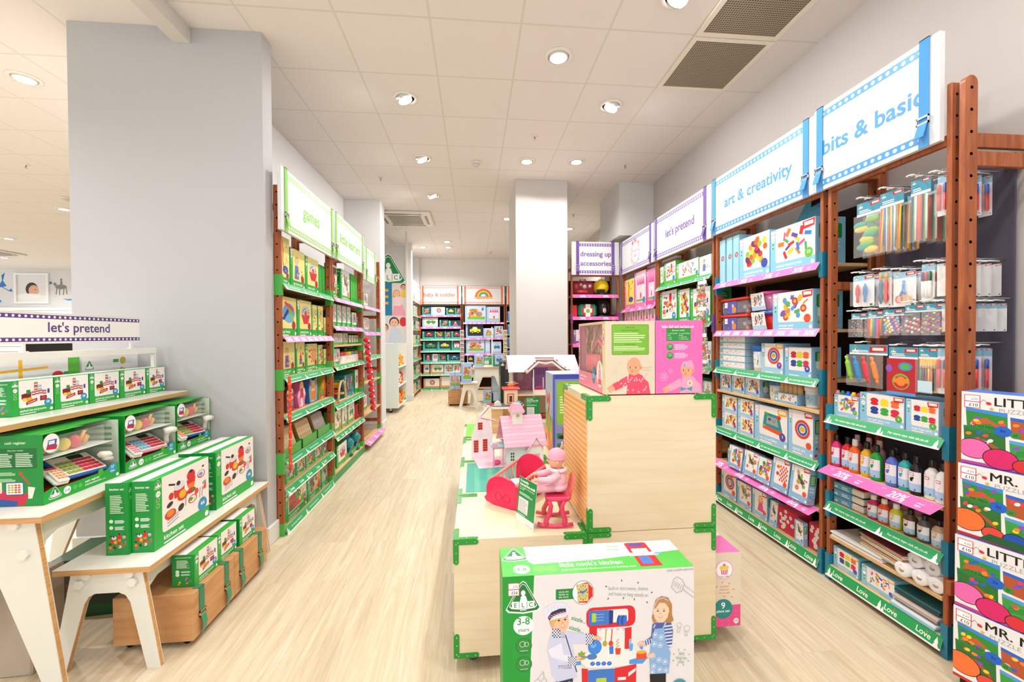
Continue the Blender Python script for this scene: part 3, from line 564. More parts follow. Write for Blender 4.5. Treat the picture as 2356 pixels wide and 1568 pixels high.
# ------------------------------------------------------------ wooden racks
ORD = 'zeroth first second third fourth fifth sixth seventh eighth ninth tenth eleventh twelfth thirteenth fourteenth fifteenth sixteenth'.split()
class Bay:
    """local x runs along the front, seen left to right; local y goes into the rack"""
    def __init__(s, name, ox, oy, rot, w, d=.36, h=2.53, clip='#1d7d99', look='brown wooden', shelves=(), strips=(), back='#2b1b13', posts=(1, 1), clips=True):  # default back colour is darkened to carry the shade between shelves
        s.name, s.ox, s.oy, s.rot, s.w, s.d = name, ox, oy, math.radians(rot), w, d
        s.M = Matrix.Translation((ox, oy, 0)) @ Matrix.Rotation(s.rot, 4, 'Z')
        e = s.e = empty('shelving_rack', (ox, oy, 0), s.rot, '%s shelving rack, the %s bay' % (look, name), 'shelving rack')
        def ladder(u, k=1):
            for v in (0, d - .05)[:3 - k]:
                m = MB('rack_wood').bbox(u - .011, v, 0, u + .011, v + .05, h, .004)
                m.use('matte', '#1d120c')
                for i in range(int(h / .093)):
                    z = .06 + i * .093
                    for sx in (-1, 1): m.lathe([(0, .0), (.006, .0)], 8, Matrix.Translation((u + sx * .0115, v + .025, z)) @ Matrix.Rotation(PI / 2, 4, 'Y'))
                m.build('upright', e)
            for z in (.2, .95, 1.7, 2.35) if k == 1 else (): MB('rack_wood').box(u - .008, .05, z, u + .008, d - .05, z + .045).build('side_rail', e)
        if posts[0]: ladder(.011)
        if posts[1]: ladder(w - .011, posts[1])
        MB('matte', back).box(.024, d - .012, .05, w - .024, d - .002, 2.25).build('back_panel', e)
        MB('rack_wood').box(.023, .004, 2.265, w - .023, .026, 2.31).build('top_rail', e)
        for z in shelves: MB('oak_shelf').bbox(.023, .0, z - .02, w - .023, d - .014, z, .002).build('shelf', e)
        if clips:
            for z in shelves[::2]:
                for u in (.011, w - .011): MB('plastic', clip).box(u - .014, -.004, z - .09, u + .014, .052, z + .06).build('corner_clip', e)
        for z, kind in strips: s.strip(z, kind)
    def U(s, p): return p
    def strip(s, z, kind):
        e, w = s.e, s.w - .03; H = .056
        A = Art(); base = {'g': '#2fa263', 'l': '#2a9f58', '2': '#f06fb4', '5': '#f07dbd'}[kind[0]]; A.rect(0, 0, w, H, base)
        if kind[0] in 'gl':
            p = [(0, 0)]; n = max(2, int(w / .26)); A.rect(0, 0, w, H * .12, '#f4f6f2')
            for i in range(n + 1):
                x = min(w - .02, .02 + i * w / n)
                for k, dx in ((1, 0), (.6, .018)):
                    if x + dx < w - .004: A.poly([(x + dx - .013 * k, .004), (x + dx + .013 * k, .004), (x + dx + .005, .02 * k), (x + dx + .009 * k, .02 * k), (x + dx, .046 * k), (x + dx - .009 * k, .02 * k), (x + dx - .005, .02 * k)], '#f7f8f5')
            for i in range(n):
                x = (i + .5) * w / n
                if kind[0] == 'g': A.txt(x + .006, H * .42, .0115, 'For more toys visit elc.co.uk', '#f3faf2', 'c', maxw=w / n * .72)
                else:
                    for q in (-.25, .25): A.txt(x + q * w / n, H * .32, .024, 'Love', '#f3faf2', 'c', rot=-.05).ell(x + q * w / n + .014, H * .72, .004, .004, '#e0662c', n=8)
        elif kind[0] == '2':
            n = max(2, int(w / .25))
            for i in range(n):
                x = (i + .45) * w / n; A.txt(x - .004, H * .2, H * .62, '20%', '#ffffff', 'c', bold=.014).txt(x + w / n * .32, H * .5, H * .12, 'selected', '#ffffff', 'c').txt(x + w / n * .32, H * .24, H * .2, 'toys', '#ffffff', 'c').txt(x - w / n * .28, H * .7, H * .11, 'up to', '#ffffff', 'c').txt(x + .024, H * .06, H * .15, 'off', '#ffffff')
        else:
            n = max(3, int(w / .115))
            for i in range(n): A.txt((i + .5) * w / n, H * .18, H * .62, '50%', '#ffffff', 'c', bold=.022)
        t = .075 if 'x' in kind else (.02 if 'b' in kind else .034); zt, zb = (z + .004, z - .044) if 'b' not in kind else (z + .004, z - .056)
        if 'x' in kind: zb = z - .03
        m = MB('card', '#f2f2ee'); u0 = .015
        m.add([(u0, -.002, zt), (u0 + w, -.002, zt), (u0 + w, -t, zb), (u0, -t, zb), (u0, .0, zt), (u0 + w, .0, zt), (u0 + w, -t + .002, zb - .001), (u0, -t + .002, zb - .001)], [(0, 1, 2, 3), (4, 7, 6, 5), (2, 6, 7, 3), (0, 3, 7, 4), (1, 5, 6, 2)])
        m.art(A, lambda u, v, k: (u0 + u, -t + (t - .002) * v / H - k * .8, zb + (zt - zb) * v / H + k * .5))
        m.build('shelf_edge_lettering', e)
    def put(s, o, u, v, z, rz=0, tilt=0):
        o.location = s.M @ Vector((u, v, z)); o.rotation_euler = (tilt, 0, s.rot + rz) if not tilt else (Matrix.Rotation(s.rot + rz, 3, 'Z') @ Matrix.Rotation(tilt, 3, 'X')).to_euler()
        return o
    def sign(s, text, color, u0, u1, z0, z1, straps, th=.075, ty=None, holes='o', draw=None, label='', tx=None, tilt=0):
        W, H = u1 - u0, z1 - z0; A = Art().rect(0, 0, W, H, '#e4e5e4')
        a, b = .07 if W > .6 else .03, W - (.06 if W > .6 else .03)
        for y in (.022, H - .062):
            A.rect(straps[0] - u0 if holes else 0, y, straps[1] - u0, y + .038, color); n = int((straps[1] - straps[0]) / .036); x = straps[0] - u0
            for i in range(n):
                cx = x + (i + .5) * (straps[1] - straps[0]) / n
                A.ell(cx, y + .019, .0105, .0105, '#e4e5e4', n=12) if holes == 'o' else A.rect(cx - .011, y + .007, cx + .011, y + .031, '#e4e5e4')
        ts = text if isinstance(text, list) else [text]
        for i, t in enumerate(ts):
            if t: A.txt(tx if tx else W / 2, H * .42 + (len(ts) - 1) * .065 - i * .13 if ty is None else ty, th, t, color, 'c', bold=.022)
        if draw: draw(A, W, H)
        e = empty('header_sign', s.M @ Vector((u0 + W / 2, -.03, z0)), s.rot, label, 'sign')
        m = MB('card', '#e2e3e2').bbox(-W / 2, 0, 0, W / 2, .026, H, .002); m.art(A, fFront(W)); m.build('sign_board', e)
        for u in straps:
            x = u - u0 - W / 2
            MB('fabric', color).box(x - .021, -.006, -.003, x + .021, -.003, H + .006).box(x - .021, -.006, H + .002, x + .021, .03, H + .006).build('strap', e)
            MB('metal', '#cfd0d2').box(x - .026, -.013, .1, x + .026, -.007, .108).box(x - .026, -.013, .128, x + .026, -.007, .136).box(x - .026, -.013, .1, x - .022, -.007, .136).box(x + .022, -.013, .1, x + .026, -.007, .136).build('buckle', e)
            MB('fabric', color).add([(x - .019, -.012, .105), (x + .019, -.012, .105), (x + .016, -.03, .04), (x - .022, -.03, .04), (x - .019, -.008, .105), (x + .019, -.008, .105), (x + .016, -.026, .04), (x - .022, -.026, .04)], [(0, 1, 2, 3), (4, 7, 6, 5), (0, 3, 7, 4), (1, 5, 6, 2), (2, 6, 7, 3)]).build('strap_end', e)
        return e

class Shelf:
    def __init__(s, bay, name, z, lo, hi=None, v=.02, flip=1):
        s.b, s.name, s.z, s.v, s.n, s.o, s.flip = bay, name, z, v, 0, lo, flip
    def lab(s, desc):
        s.n += 1; return '%s, %s on the %s %s shelf' % (desc, ORD[s.n], s.b.name, s.name)
    def uu(s, a, b):
        p, q = sorted(((a - s.o) * s.flip, (b - s.o) * s.flip)); p, q = max(p, .028), min(q, s.b.w - .028); return (p + q) / 2, q - p - .004
    def fin(s, o, name, desc, cat, group=None, u=0, v=0, dz=0, rz=0, tilt=0):
        o.name = name; tag(o, s.lab(desc), cat, group); return s.b.put(o, u, v, s.z + .0012 + dz, rz, tilt)
    def box(s, a, b, h, base, pic, desc, title='', d=.2, v=None, dz=0, rz=0, tilt=0, name='toy_box', cat='boxed toy', group=None, seed=None, **k):
        u, w = s.uu(a, b); seed = seed if seed is not None else int(w * 999) + len(desc)
        return s.fin(carton(w, d, h, base, pic, title, seed, **k), name, desc, cat, group, u, s.v if v is None else v, dz, rz, tilt)

# ------------------------------------------------------------ small goods
def bottle(col, cap, name='paint_bottle', r=.027, h=.17, label='#eef1f4', dark=False, pic=True, neck=.35):
    e = empty(name); b = MB('plastic', col).use(smooth=1)
    b.lathe([(r * .93, 0), (r, .006), (r, h * .62), (r * .93, h * .68), (r * neck, h * .79), (r * neck, h * .82)], 18).build('bottle_body', e)
    MB('plastic', cap).use(smooth=1).lathe([(r * .5, h * .8), (r * .52, h * .83), (r * .48, h * .98), (r * .42, h), (0, h)], 14).build('cap', e)
    m = MB('card', label).use(smooth=1); R = r + .0006; n = 12; a0, a1 = -PI / 2 - 1.25, -PI / 2 + 1.25
    def cyl(u, v, k): a = a0 + (a1 - a0) * u; return ((R + k) * math.cos(a), (R + k) * math.sin(a), v * h)
    for y0, y1, c in ((.1, .6, label), (.1, .3, '#a9cdea')):
        m.use('card', c, 1)
        for i in range(n): m.add([cyl((i + q) / n, y, .0002 if c == label else .0004) for q, y in ((0, y0), (1, y0), (1, y1), (0, y1))], [(0, 1, 2, 3)])
    A = Art()
    for i in range(6): A.rect(.35 + i * .045, .5, .3955 + i * .045, .57, RD)
    for i in range(5): A.rect(.38 + i * .042, .512, .4225 + i * .042, .555, '#fff2e8')
    A.ell(.47, .4, .1, .055, col if not dark else '#333', n=10).ell(.57, .44, .05, .03, col, n=8)
    A.txt(.36, .22, .02, 'ready mix paint', '#ffffff', maxw=.36).rect(.3, .12, .42, .17, '#ffffff').ell(.68, .14, .04, .025, '#2a7a34', n=8)
    for i in range(6): A.rect(.31 + .017 * i, .122, .318 + .017 * i, .168, '#222222')
    m.art(A, lambda u, v, k: cyl(u, v, .0011 + k)); m.build('label_lettering', e); return e
def pot(col, lid, r=.03, h=.05, name='play_tub', label=None, clear=False):
    e = empty(name)
    MB('plastic', col).use(smooth=1).lathe([(r * .82, 0), (r * .86, .003), (r, h)], 18).build('tub', e)
    MB('plastic', lid).use(smooth=1).lathe([(r * 1.04, h * .88), (r * 1.06, h * .9), (r * 1.06, h * 1.1), (r * 1.0, h * 1.14), (0, h * 1.14)], 18).build('lid', e)
    if label:
        m = MB('card', label).use(smooth=1)
        for i in range(10):
            q = [(-PI / 2 + (-1 + .2 * (i + k)) * 1.2) for k in (0, 1)]
            m.use('card', label, 1).add([((r * (.86 + .14 * z / h) + .001) * math.cos(a), (r * (.86 + .14 * z / h) + .001) * math.sin(a), z) for a, z in ((q[0], h * .15), (q[1], h * .15), (q[1], h * .72), (q[0], h * .72))], [(0, 1, 2, 3)])
        A = Art(); P_scatter(A, -.8, .2, 1.6, .5, random.Random(int(r * 1e4)), n=7); m.art(A, lambda u, v, k: ((r * (.86 + .14 * v) + .0015 + k) * math.cos(-PI / 2 + u), (r * (.86 + .14 * v) + .0015 + k) * math.sin(-PI / 2 + u), v * h)); m.build('wrapper', e)
    return e
_pk = {}
def pack(style, w, h, seed=0, hdr='#5aa3bd'):
    """card-topped pack hanging from a prong; origin at the hook hole, front towards -y"""
    key = (style, round(w, 2), round(h, 2), seed)
    if key in _pk: return copy_tree(_pk[key])
    R = random.Random(seed); e = empty('craft_pack'); A = Art(); full = style in ('scissors', 'brushset', 'pens', 'twopens', 'card', 'whitecard', 'marker'); ch = h if full else h * .24
    W = '#f0efee'
    if full:
        A.rr(0, 0, w, h, w * .08, W)
        if style != 'whitecard': A.rr(0, h * .82, w, h, w * .08, '#9ccbe2', 6)
        m = MB('card', W).prism([(-w / 2 + .004, -h + .004), (w / 2 - .004, -h + .004), (w / 2 - .004, -.004), (-w / 2 + .004, -.004)], 0, .0016)
    else:
        A.rect(0, h - ch, w, h, hdr).rect(0, h - ch, w, h - ch * .82, '#e9f0f2'); m = MB('card', hdr).box(-w / 2, 0, -ch, w / 2, .002, 0)
    elc(w * .16, h - w * .13, w * .2, A=A); A.poly([(w * .55, h - w * .2), (w * .55, h - w * .06), (w * .97, h - w * .03), (w * .97, h - w * .17)], RD).rect(w * .62, h - w * .15, w * .9, h - w * .08, '#f8eed8')
    if not full: A.lines(w * .1, h - ch * .75, w * .5, ch * .25, 2, '#ffffff', R)
    else: A.ell(w * .85, h * .05, w * .07, w * .05, '#2f8a3c', n=10)
    m.art(A, lambda u, v, k: (u - w / 2, -k, v - h)); m.build('header_card', e)
    c = MB('plastic').use(smooth=1); x0 = -w / 2 + .008; zt, zb = -ch, -h + .008
    if style in ('straws', 'felt', 'pipes'):
        n = int(w / .009); pal = {'straws': ['#e8452e', '#f2c92f', '#2f5fc0', '#f2f0ea', '#3aa54a'], 'felt': ['#1d2a55', '#3fae49', '#f2f0ea', '#e83c7a', '#ee7a2d', '#e8402e'], 'pipes': RAIN}[style]
        for i in range(n):
            c.use('plastic' if style == 'straws' else 'fabric', pal[i % len(pal)], 1)
            x = x0 + (w - .016) * (i + .5) / n; dx = R.uniform(-.01, .01) if style == 'straws' else 0
            c.tube([(x, -.006 + .003 * (i % 2), zt - .005), (x + dx, -.008, zb + .005)], .0042, 6)
    elif style == 'feather':
        for i in range(9): c.use('fabric', ['#f0c62c', '#1f9a86', '#7ab83c'][i % 3], 1).ball((R.uniform(-w * .3, w * .3), -.01, (zt + zb) / 2 + (i - 4) * (zt - zb) * .09), (w * .3, .008, (zt - zb) * .09), 8, 5)
    elif style in ('pom', 'shapes', 'buttons', 'gems'):
        pal = {'pom': ['#f29ac2', '#f0d84a', '#8a5ac2', '#6ac0e0', '#f4f1ec'], 'shapes': ['#6a4aa8', '#f0d22c', '#8a4ac0', '#ee6a2c'], 'buttons': ['#8a5a3a', '#e8ded0', '#b03a30', '#e6a0b4'], 'gems': ['#c23a5a', '#e8e0d4', '#9a8a3a', '#b8b0c8']}[style]
        n = 26 if style != 'gems' else 24; r = w * .075 if style != 'gems' else w * .035
        for i in range(n):
            x = -w * .36 + w * .72 * ((i * .382 + R.random() * .1) % 1); z = zb + r + (zt - zb - 2 * r) * (i + .5) / n * (.75 if style == 'buttons' else 1); c.use('plastic', pal[i % len(pal)], 1)
            c.ball((x, -.008 - .003 * (i % 2), z), (r, r * .7, r) if style != 'shapes' else (r * 1.1, .003, r * .7), 8, 5)
    elif style == 'rollers':
        for i, q in enumerate(['#8fc53a', '#2f8fd0', '#e23a4a', '#f08a3c']):
            x = x0 + w * (.12 + .23 * i); c.use('plastic', q, 1); t = rotm('Y', -14, (x, -.02, zb + .02)); L = (zt - zb) * .86; r = w * .062
            pr = [(0, 0), (r * .6, .006), (r * .6, L * .13), (r * .4, L * .16)]
            for k in range(6): pr += [(r, L * (.2 + .1 * k)), (r * .82, L * (.25 + .1 * k))]
            c.lathe(pr + [(r * .4, L * .84), (r * .6, L * .88), (r * .6, L * .97), (0, L)], 12, t)
    elif style == 'apron':
        a = Art().rect(0, 0, w, h - ch, '#b8242c').ell(w * .08, h * .55, w * .12, h * .08, '#8a5ac0').ell(w * .65, h * .6, w * .24, h * .09, '#3a8ad8').ell(w * .65, h * .6, w * .17, h * .06, '#5cae4a').ell(w * .5, h * .28, w * .3, h * .17, '#6ab83c').ell(w * .5, h * .27, w * .26, h * .14, '#c22a2c')
        for q in (-1, 1): a.ell(w * (.5 + .2 * q), h * .3, w * .07, h * .05, '#f0862c')
        a.ell(w * .5, h * .29, w * .17, h * .1, '#f0862c').rect(0, 0, w, h * .06, '#4a9ae0'); c.use('fabric', '#b8242c').box(-w / 2, -.012, zb, w / 2, 0, zt); c.art(a, lambda u, v, k: (u - w / 2, -.0122 - k, v - h), 'fabric')
        elc(w * .13, h * .2, w * .14)
    elif style == 'scissors':
        c.use('plastic', '#4a8ed0', 1).tube([(.0, -.006, -h * .25), (-w * .02, -.006, -h * .52), (-w * .16, -.006, -h * .7)], w * .045, 8).tube([(w * .02, -.009, -h * .52), (w * .1, -.009, -h * .66)], w * .045, 8)
        for cx, q in ((-w * .2, '#e85a2c'), (w * .17, '#f2b42c')): c.use('plastic', q, 1).tube([(cx + w * .13 * math.cos(a), -.007, -h * .79 + w * .17 * math.sin(a)) for a in (i * PI / 6 for i in range(13))], w * .035, 8)
    elif style == 'brushset':
        for i, q in enumerate(['#1f6f8a', '#e0392f']): c.use('plastic', q, 1).lathe([(.003, 0), (.011, .03), (.007, .06), (.009, .1), (.006, .12)], 10, Matrix.Translation((-.012 + .026 * i, -.012, -h * .92))); c.use('fabric', '#d9b27a', 1).lathe([(.006, .12), (.009, .145), (.001, .16)], 8, Matrix.Translation((-.012 + .026 * i, -.012, -h * .92)))
    elif style == 'twopens':
        for i, q in enumerate(['#e0323a', '#2f86c8']): c.use('plastic', q, 1).lathe([(.004, 0), (.007, .01), (.006, .03), (.01, .05), (.009, .08), (.003, .1), (.0, .102)], 10, Matrix.Translation((-w * .2 + w * .35 * i, -.011, -h * .88)))
    elif style in ('pens', 'marker'):
        n = 3 if style == 'pens' else 2
        for i in range(n):
            x = -w * .25 + w * .5 * i / (n - 1); c.use('plastic', ['#2a3f8a', '#c8323a', '#1f6a4a'][i % 3] if n == 3 else ['#e0323a', '#2a4fb0'][i % 2], 1).lathe([(.0075, 0), (.0075, .04), (0, .045)], 8, Matrix.Translation((x, -.01, -h * .45))); c.use('plastic', '#f1efec' if n == 3 else '#d8323a', 1).lathe([(.0, 0), (.007, .004), (.007, h * .42)], 8, Matrix.Translation((x, -.01, -h * .88)))
    elif style == 'brushes':
        for i in range(6): c.use('plastic', ['#3a7a3a', '#1d2a55', '#8a2a2a', '#e8b42c', '#d86a2c', '#33333a'][i], 1).tube([(x0 + w * (.1 + .14 * i), -.009, zb + .01), (x0 + w * (.1 + .14 * i), -.009, zt - h * .2)], .004, 6); c.use('fabric', '#e2c49a', 1).tube([(x0 + w * (.1 + .14 * i), -.009, zt - h * .2), (x0 + w * (.1 + .14 * i), -.009, zt - h * .08)], .005, 6, .0015)
        c.use('card', '#efc33a').box(-w / 2 + .004, -.001, zb, w / 2 - .004, .001, zt); c.use('card', '#bfe0ee').box(-w / 2 + .01, -.018, zb, w / 2 - .01, -.017, zb + h * .25)
    if c.v: c.build('contents', e)
    if style not in ('card', 'whitecard', 'apron'):
        MB('film', '#ffffff').box(-w / 2 + .004, -.024, zb - .004, w / 2 - .004, -.022, zt if not full else -h * .2).build('clear_wrapping', e)
    _pk[key] = e; return e
def hook(e):
    MB('plastic', '#f4f2ee').use(smooth=1).tube([(.0, -.05, .012), (0, -.03, .016), (0, .02, .014)], .0035, 6).tube([(-.014, -.052, .012), (-.012, -.062, .012), (0, -.066, .012), (.012, -.062, .012), (.014, -.052, .012), (.0, -.046, .012)], .0035, 6).build('hook', e)
# ------------------------------------------------------------ the long wall of racks (faces the aisle)
XR = 2.07
BLUE, PURP, GREENS, ORNG = '#4f9bd9', '#7a5aa6', '#8fcf62', '#ee7550'
B1 = Bay('basics', XR, 2.238, -90, .628, posts=(1, 2), back='#5a5562', shelves=(.09, .265, .46, .67, .97), strips=((.97, 'g'), (.67, '2x'), (.46, 'g'), (.085, 'lb')))
B2 = Bay('art', XR, 3.36, -90, 1.09, shelves=(.09, .38, .66, .975, 1.165, 1.47, 1.87), strips=((1.87, '2'), (1.47, '5'), (1.165, 'g'), (.66, 'g'), (.38, '2x'), (.085, 'lb')))
B3 = Bay('pretend', XR, 4.49, -90, 1.1, clip='#7a4a9a', shelves=(.09, .42, .78, 1.14, 1.555, 1.975), strips=((1.975, 'g'), (1.555, 'g'), (1.14, 'g'), (.78, 'g')))
B4 = Bay('doll', XR, 5.6, -90, 1.09, clip='#7a4a9a', shelves=(.09, .5, .9, 1.2, 1.6, 1.79), strips=((1.79, '2'), (1.6, 'g'), (1.2, 'g'), (.9, 'g')))
B1.sign('bits & basic', BLUE, -.06, .605, 2.285, 2.765, (-.02, .545), th=.087, ty=.2, tx=.33, label='white header sign reading bits and basic between two blue straps')
B2.sign('art & creativity', BLUE, .0, 1.06, 2.285, 2.75, (.03, 1.0), th=.085, ty=.19, label='white header sign reading art and creativity with blue straps')
B3.sign("let's pretend", PURP, .0, 1.11, 2.275, 2.74, (.04, 1.02), th=.082, ty=.2, holes='r', label="white header sign reading let's pretend with purple straps")
def rosebud(A, W, H):
    A.ell(W * .5, H * .48, .13, .15, '#f6b9c8', n=24)
    for i in range(16): a = i * PI / 8; A.ell(W * .5 + .13 * math.cos(a), H * .48 + .15 * math.sin(a), .02, .02, '#f6b9c8', n=8)
    A.ell(W * .5, H * .48, .11, .125, '#fdf0ec', n=24).txt(W * .5, H * .5, .036, 'Rosebud', '#e56a80', 'c').txt(W * .5, H * .36, .036, 'village', '#e56a80', 'c')
    for x, y, c in ((.42, .78, '#e2544a'), (.5, .82, '#e2544a'), (.6, .72, '#f0a04a'), (.38, .3, '#f0c0cc'), (.6, .25, '#7fc4d8')): A.ell(W * x, H * y, .022, .022, c, n=8)
B4.sign('', PURP, .02, 1.08, 2.275, 2.72, (.07, 1.0), holes='r', draw=rosebud, label='white header sign with a pink floral village emblem and purple straps')

def rs(bay, name, z, o, v=.02): return Shelf(bay, name, z, o, v=v, flip=-1)
# art bay
s = rs(B2, 'top', 1.87, 3.36)
for i, (a, b) in enumerate(((3.345, 3.255), (3.235, 3.16), (3.15, 3.075))):
    s.box(a, b, .36, '#9fd3e6', 'rings', 'narrow pale blue box seen edge-on', d=.28, badge=None, spine=False, panel='#9fd3e6', seed=7)
s.box(3.06, 2.725, .31, BL, 'fruit', 'white and blue ice cream dough box', title='cupcake and ice cream shop', badge='', bcol='#3b4fb0', pr=('£20', '£10'), v=.012)
s.box(2.72, 2.335, .29, BL, 'sticks', 'big blue mixed craft supplies box', title='mixed memory art', badge='39', bcol='#6fbf45', pr=('£20', '£15'), tab=RD, v=.012)
o = MB('card', '#4c94a8').add([(-.16, 0, 0), (.18, 0, 0), (.18, .01, .22), (-.02, .01, .2), (-.16, .03, .06)], [(0, 1, 2, 3, 4)]).add([(-.16, 0, 0), (-.16, .03, .06), (-.02, .01, .2), (-.08, .1, .1)], [(0, 1, 2, 3)]).use('matte', '#0f0b0a').prism([(.02, .13), (.13, .15), (.13, .19), (.1, .18), (.02, .165)], -.002, -.004).build('open_carton_lid', None)
s.fin(o, 'carton_flap', 'teal open handle flap of cardboard', 'packaging', None, .83, .14, .27)
s = rs(B2, 'second', 1.47, 3.36)
def sticker_tub(e0=None):
    e = empty('sticker_tub'); MB('glass', '#f5f0f4').bbox(-.16, 0, 0, .16, .22, .11, .012).build('clear_tub', e)
    MB('plastic', '#e23a33').bbox(-.17, -.008, .11, .17, .23, .13, .005).build('lid', e)
    A = Art().rect(0, 0, .16, .1, '#5a5ab0'); P_kid(A, 0, 0, .16, .1, random.Random(4)); price(A, .005, .05, .04); A.ell(.13, .03, .025, .025, '#f08a2c')
    m = MB('card', '#5a5ab0').box(-.12, -.003, .005, .04, .0, .105); m.art(A, lambda u, v, k: (u - .12, -.003 - k, v + .005)); m.build('label_lettering', e)
    c = MB('plastic').use(smooth=1); R = random.Random(2)
    for i in range(14): c.use('plastic', ['#e8d8c8', '#c86a5a', '#b8b0c4', '#dcb45a'][i % 4], 1).ball((R.uniform(.05, .13), R.uniform(.03, .16), R.uniform(.02, .09)), .018, 8, 5)
    c.build('contents', e); return e
t = sticker_tub(); s.fin(t, 'craft_tub', 'lower red-lidded clear tub of crafts', 'craft tub', None, .205, .03)
t = copy_tree(t); s.fin(t, 'craft_tub', 'upper red-lidded clear tub of crafts', 'craft tub', None, .205, .03, .133)
def bucket(c1, c2, h=.14):
    e = empty('craft_bucket'); MB('plastic', c1).use(smooth=1).lathe([(.075, 0), (.08, .004), (.1, h * .85)], 24).build('bucket', e)
    MB('plastic', c2).use(smooth=1).lathe([(.104, h * .82), (.112, h * .84), (.112, h * .98), (.1, h), (0, h)], 24).build('lid', e)
    A = Art().rect(0, 0, .2, .13, '#eef0ee').rect(0, 0, .2, .03, '#a9cdea'); P_scatter(A, .01, .03, .18, .09, random.Random(5), n=18, pal=['#c23a44', '#7a3a2a', '#5a9a4a', '#e8a0b4', '#8a5ac0']); price(A, .005, .07, .045)
    m = MB('card', '#eef0ee').add([(-.14, -.085, .005), (.05, -.118, .005), (.03, -.125, .13), (-.15, -.095, .135), (-.14, -.083, .005), (.05, -.116, .005), (.03, -.123, .13), (-.15, -.093, .135)], [(0, 1, 2, 3), (4, 7, 6, 5), (0, 3, 7, 4), (1, 5, 6, 2), (2, 6, 7, 3)])
    m.art(A, lambda u, v, k: (-.14 + u * .93 - v * .1, -.0855 - u * .165 - v * .06 - k, .006 + v * .95)); m.build('label_lettering', e); return e
s.fin(bucket('#e23038', '#4a7fd0'), 'craft_bucket', 'red craft bucket with blue lid', 'craft bucket', None, .55, .135)
s.fin(bucket('#ef9ac4', '#e8559a'), 'craft_bucket', 'pink craft bucket stacked on another', 'craft bucket', None, .54, .135, .142)
s.box(2.70, 2.355, .25, BL, 'craft', 'blue and white bumper craft pack box', title='bumper pack', badge='', bcol='#e8542c', pr=('£20', '£10'), tab=RD, v=.015)
s = rs(B2, 'third', 1.165, 3.36)
for i in range(5):
    A = Art(); s.box(3.345, 3.0, .05, '#9fc9e2', 'sticks', ['bottom', 'second lowest', 'middle', 'second highest', 'topmost'][i] + ' flat blue paint box of five', d=.24, dz=i * .052, spine=False, lod=0, seed=11, name='flat_box')
o = pot('#cfd6dc', '#2a62c0', .06, .17, 'dough_tub', label='#e8eef2'); s.fin(o, 'dough_tub', 'clear tub with royal blue lid', 'dough tub', None, .475, .075)
o = pot('#cfd6dc', '#2a62c0', .06, .19, 'dough_tub'); s.fin(o, 'dough_tub', 'blue-lidded tub standing behind another', 'dough tub', None, .50, .24)
s.box(2.82, 2.605, .21, '#a5cfe8', 'rings', 'blue box with dough cutters pictured', badge='9', bcol='#7a4aa8', tab='#f0a92c')
s.box(2.595, 2.37, .19, '#8ac4ea', 'pots', 'white and blue dough box of tubs', badge='20', bcol='#3b4fb0', pr=('£8', '£6.40'))
s = rs(B2, 'fourth', .975, 3.36)
for a, b, p, t in ((3.325, 3.175, 'craft', 'small floral paint box'), (3.165, 3.005, 'fruit', 'small butterfly dough box'), (2.998, 2.835, 'craft', 'small garden paint box')):
    s.box(a, b, .135, '#9bc8e6', p, t, badge='', bcol='#4a5ab8', pr=('£8', '£6'), name='craft_box')
o = pot('#dfe3e4', '#2f6f98', .045, .12, label='#e8e2c8'); s.fin(o, 'dough_tub', 'white tub with dark blue lid', 'dough tub', None, .645, .06)
e = empty('stamp_box'); m = MB('card', '#8ac4ea').bbox(-.1, 0, 0, .1, .09, .065, .002); m.art(box_art(.2, .065, '#8ac4ea', 'dots', '', 4, badge=''), fFront(.2)); m.build('tray', e)
for i in range(5): MB('card', '#d8b27a').use(smooth=1).lathe([(.018, .03), (.018, .145), (0, .146)], 12, at=(-.078 + .039 * i, .045, 0)).build('cardboard_roller', e)
s.fin(e, 'stamp_box', 'blue tray of tan cardboard rollers', 'craft set', None, .775, .02)
o = pot('#f0eeea', '#e6e3dc', .05, .12, 'paste_tub', label='#9cc7de'); s.fin(o, 'paste_tub', 'white tub of craft glue', 'craft tub', None, .955, .07)
s = rs(B2, 'fifth', .66, 3.36)
for a, b, p in ((3.295, 3.1, 'pots'), (3.085, 2.9, 'pots')):
    for k, w_ in ((0, 'lower'), (1, 'upper')): s.box(a, b, .138, '#a9d0e8', 'fruit', w_ + ' blue box of cupcake dough', dz=k * .139, badge='', bcol='#7a5ab8', tab='#f0a92c', seed=int(a * 10), name='dough_box', title='')
s.box(2.89, 2.565, .265, '#9cc9e8', 'scrib', 'large blue magnetic scribbler box', title='my 1st scribbler', badge='3', bcol='#5a4aa0', pr=('£20', '£15'), tab='#f0a92c', d=.1)
s.box(2.56, 2.355, .285, '#9cc9e8', 'rings', 'blue and white spiral art box', title='spiral art', badge='', bcol='#e8542c', pr=('£15', '£12'), tab=RD, d=.1)
s = rs(B2, 'sixth', .38, 3.36, v=.0)
o = MB('card', '#1d4a2a').prism([(-.05, 0), (.05, 0), (.05, .1), (.03, .15), (-.03, .16), (-.05, .11)], 0, .05).art((lambda A: (A.rect(.01, .01, .09, .12, '#e8d8c8'), P_scatter(A, .01, .01, .08, .12, random.Random(8)), A)[-1])(Art()), lambda u, v, k: (u - .05, -k, v)).build('puzzle_box'); s.fin(o, 'puzzle_box', 'dark green shaped sticker box', 'boxed toy', None, .17, .03)
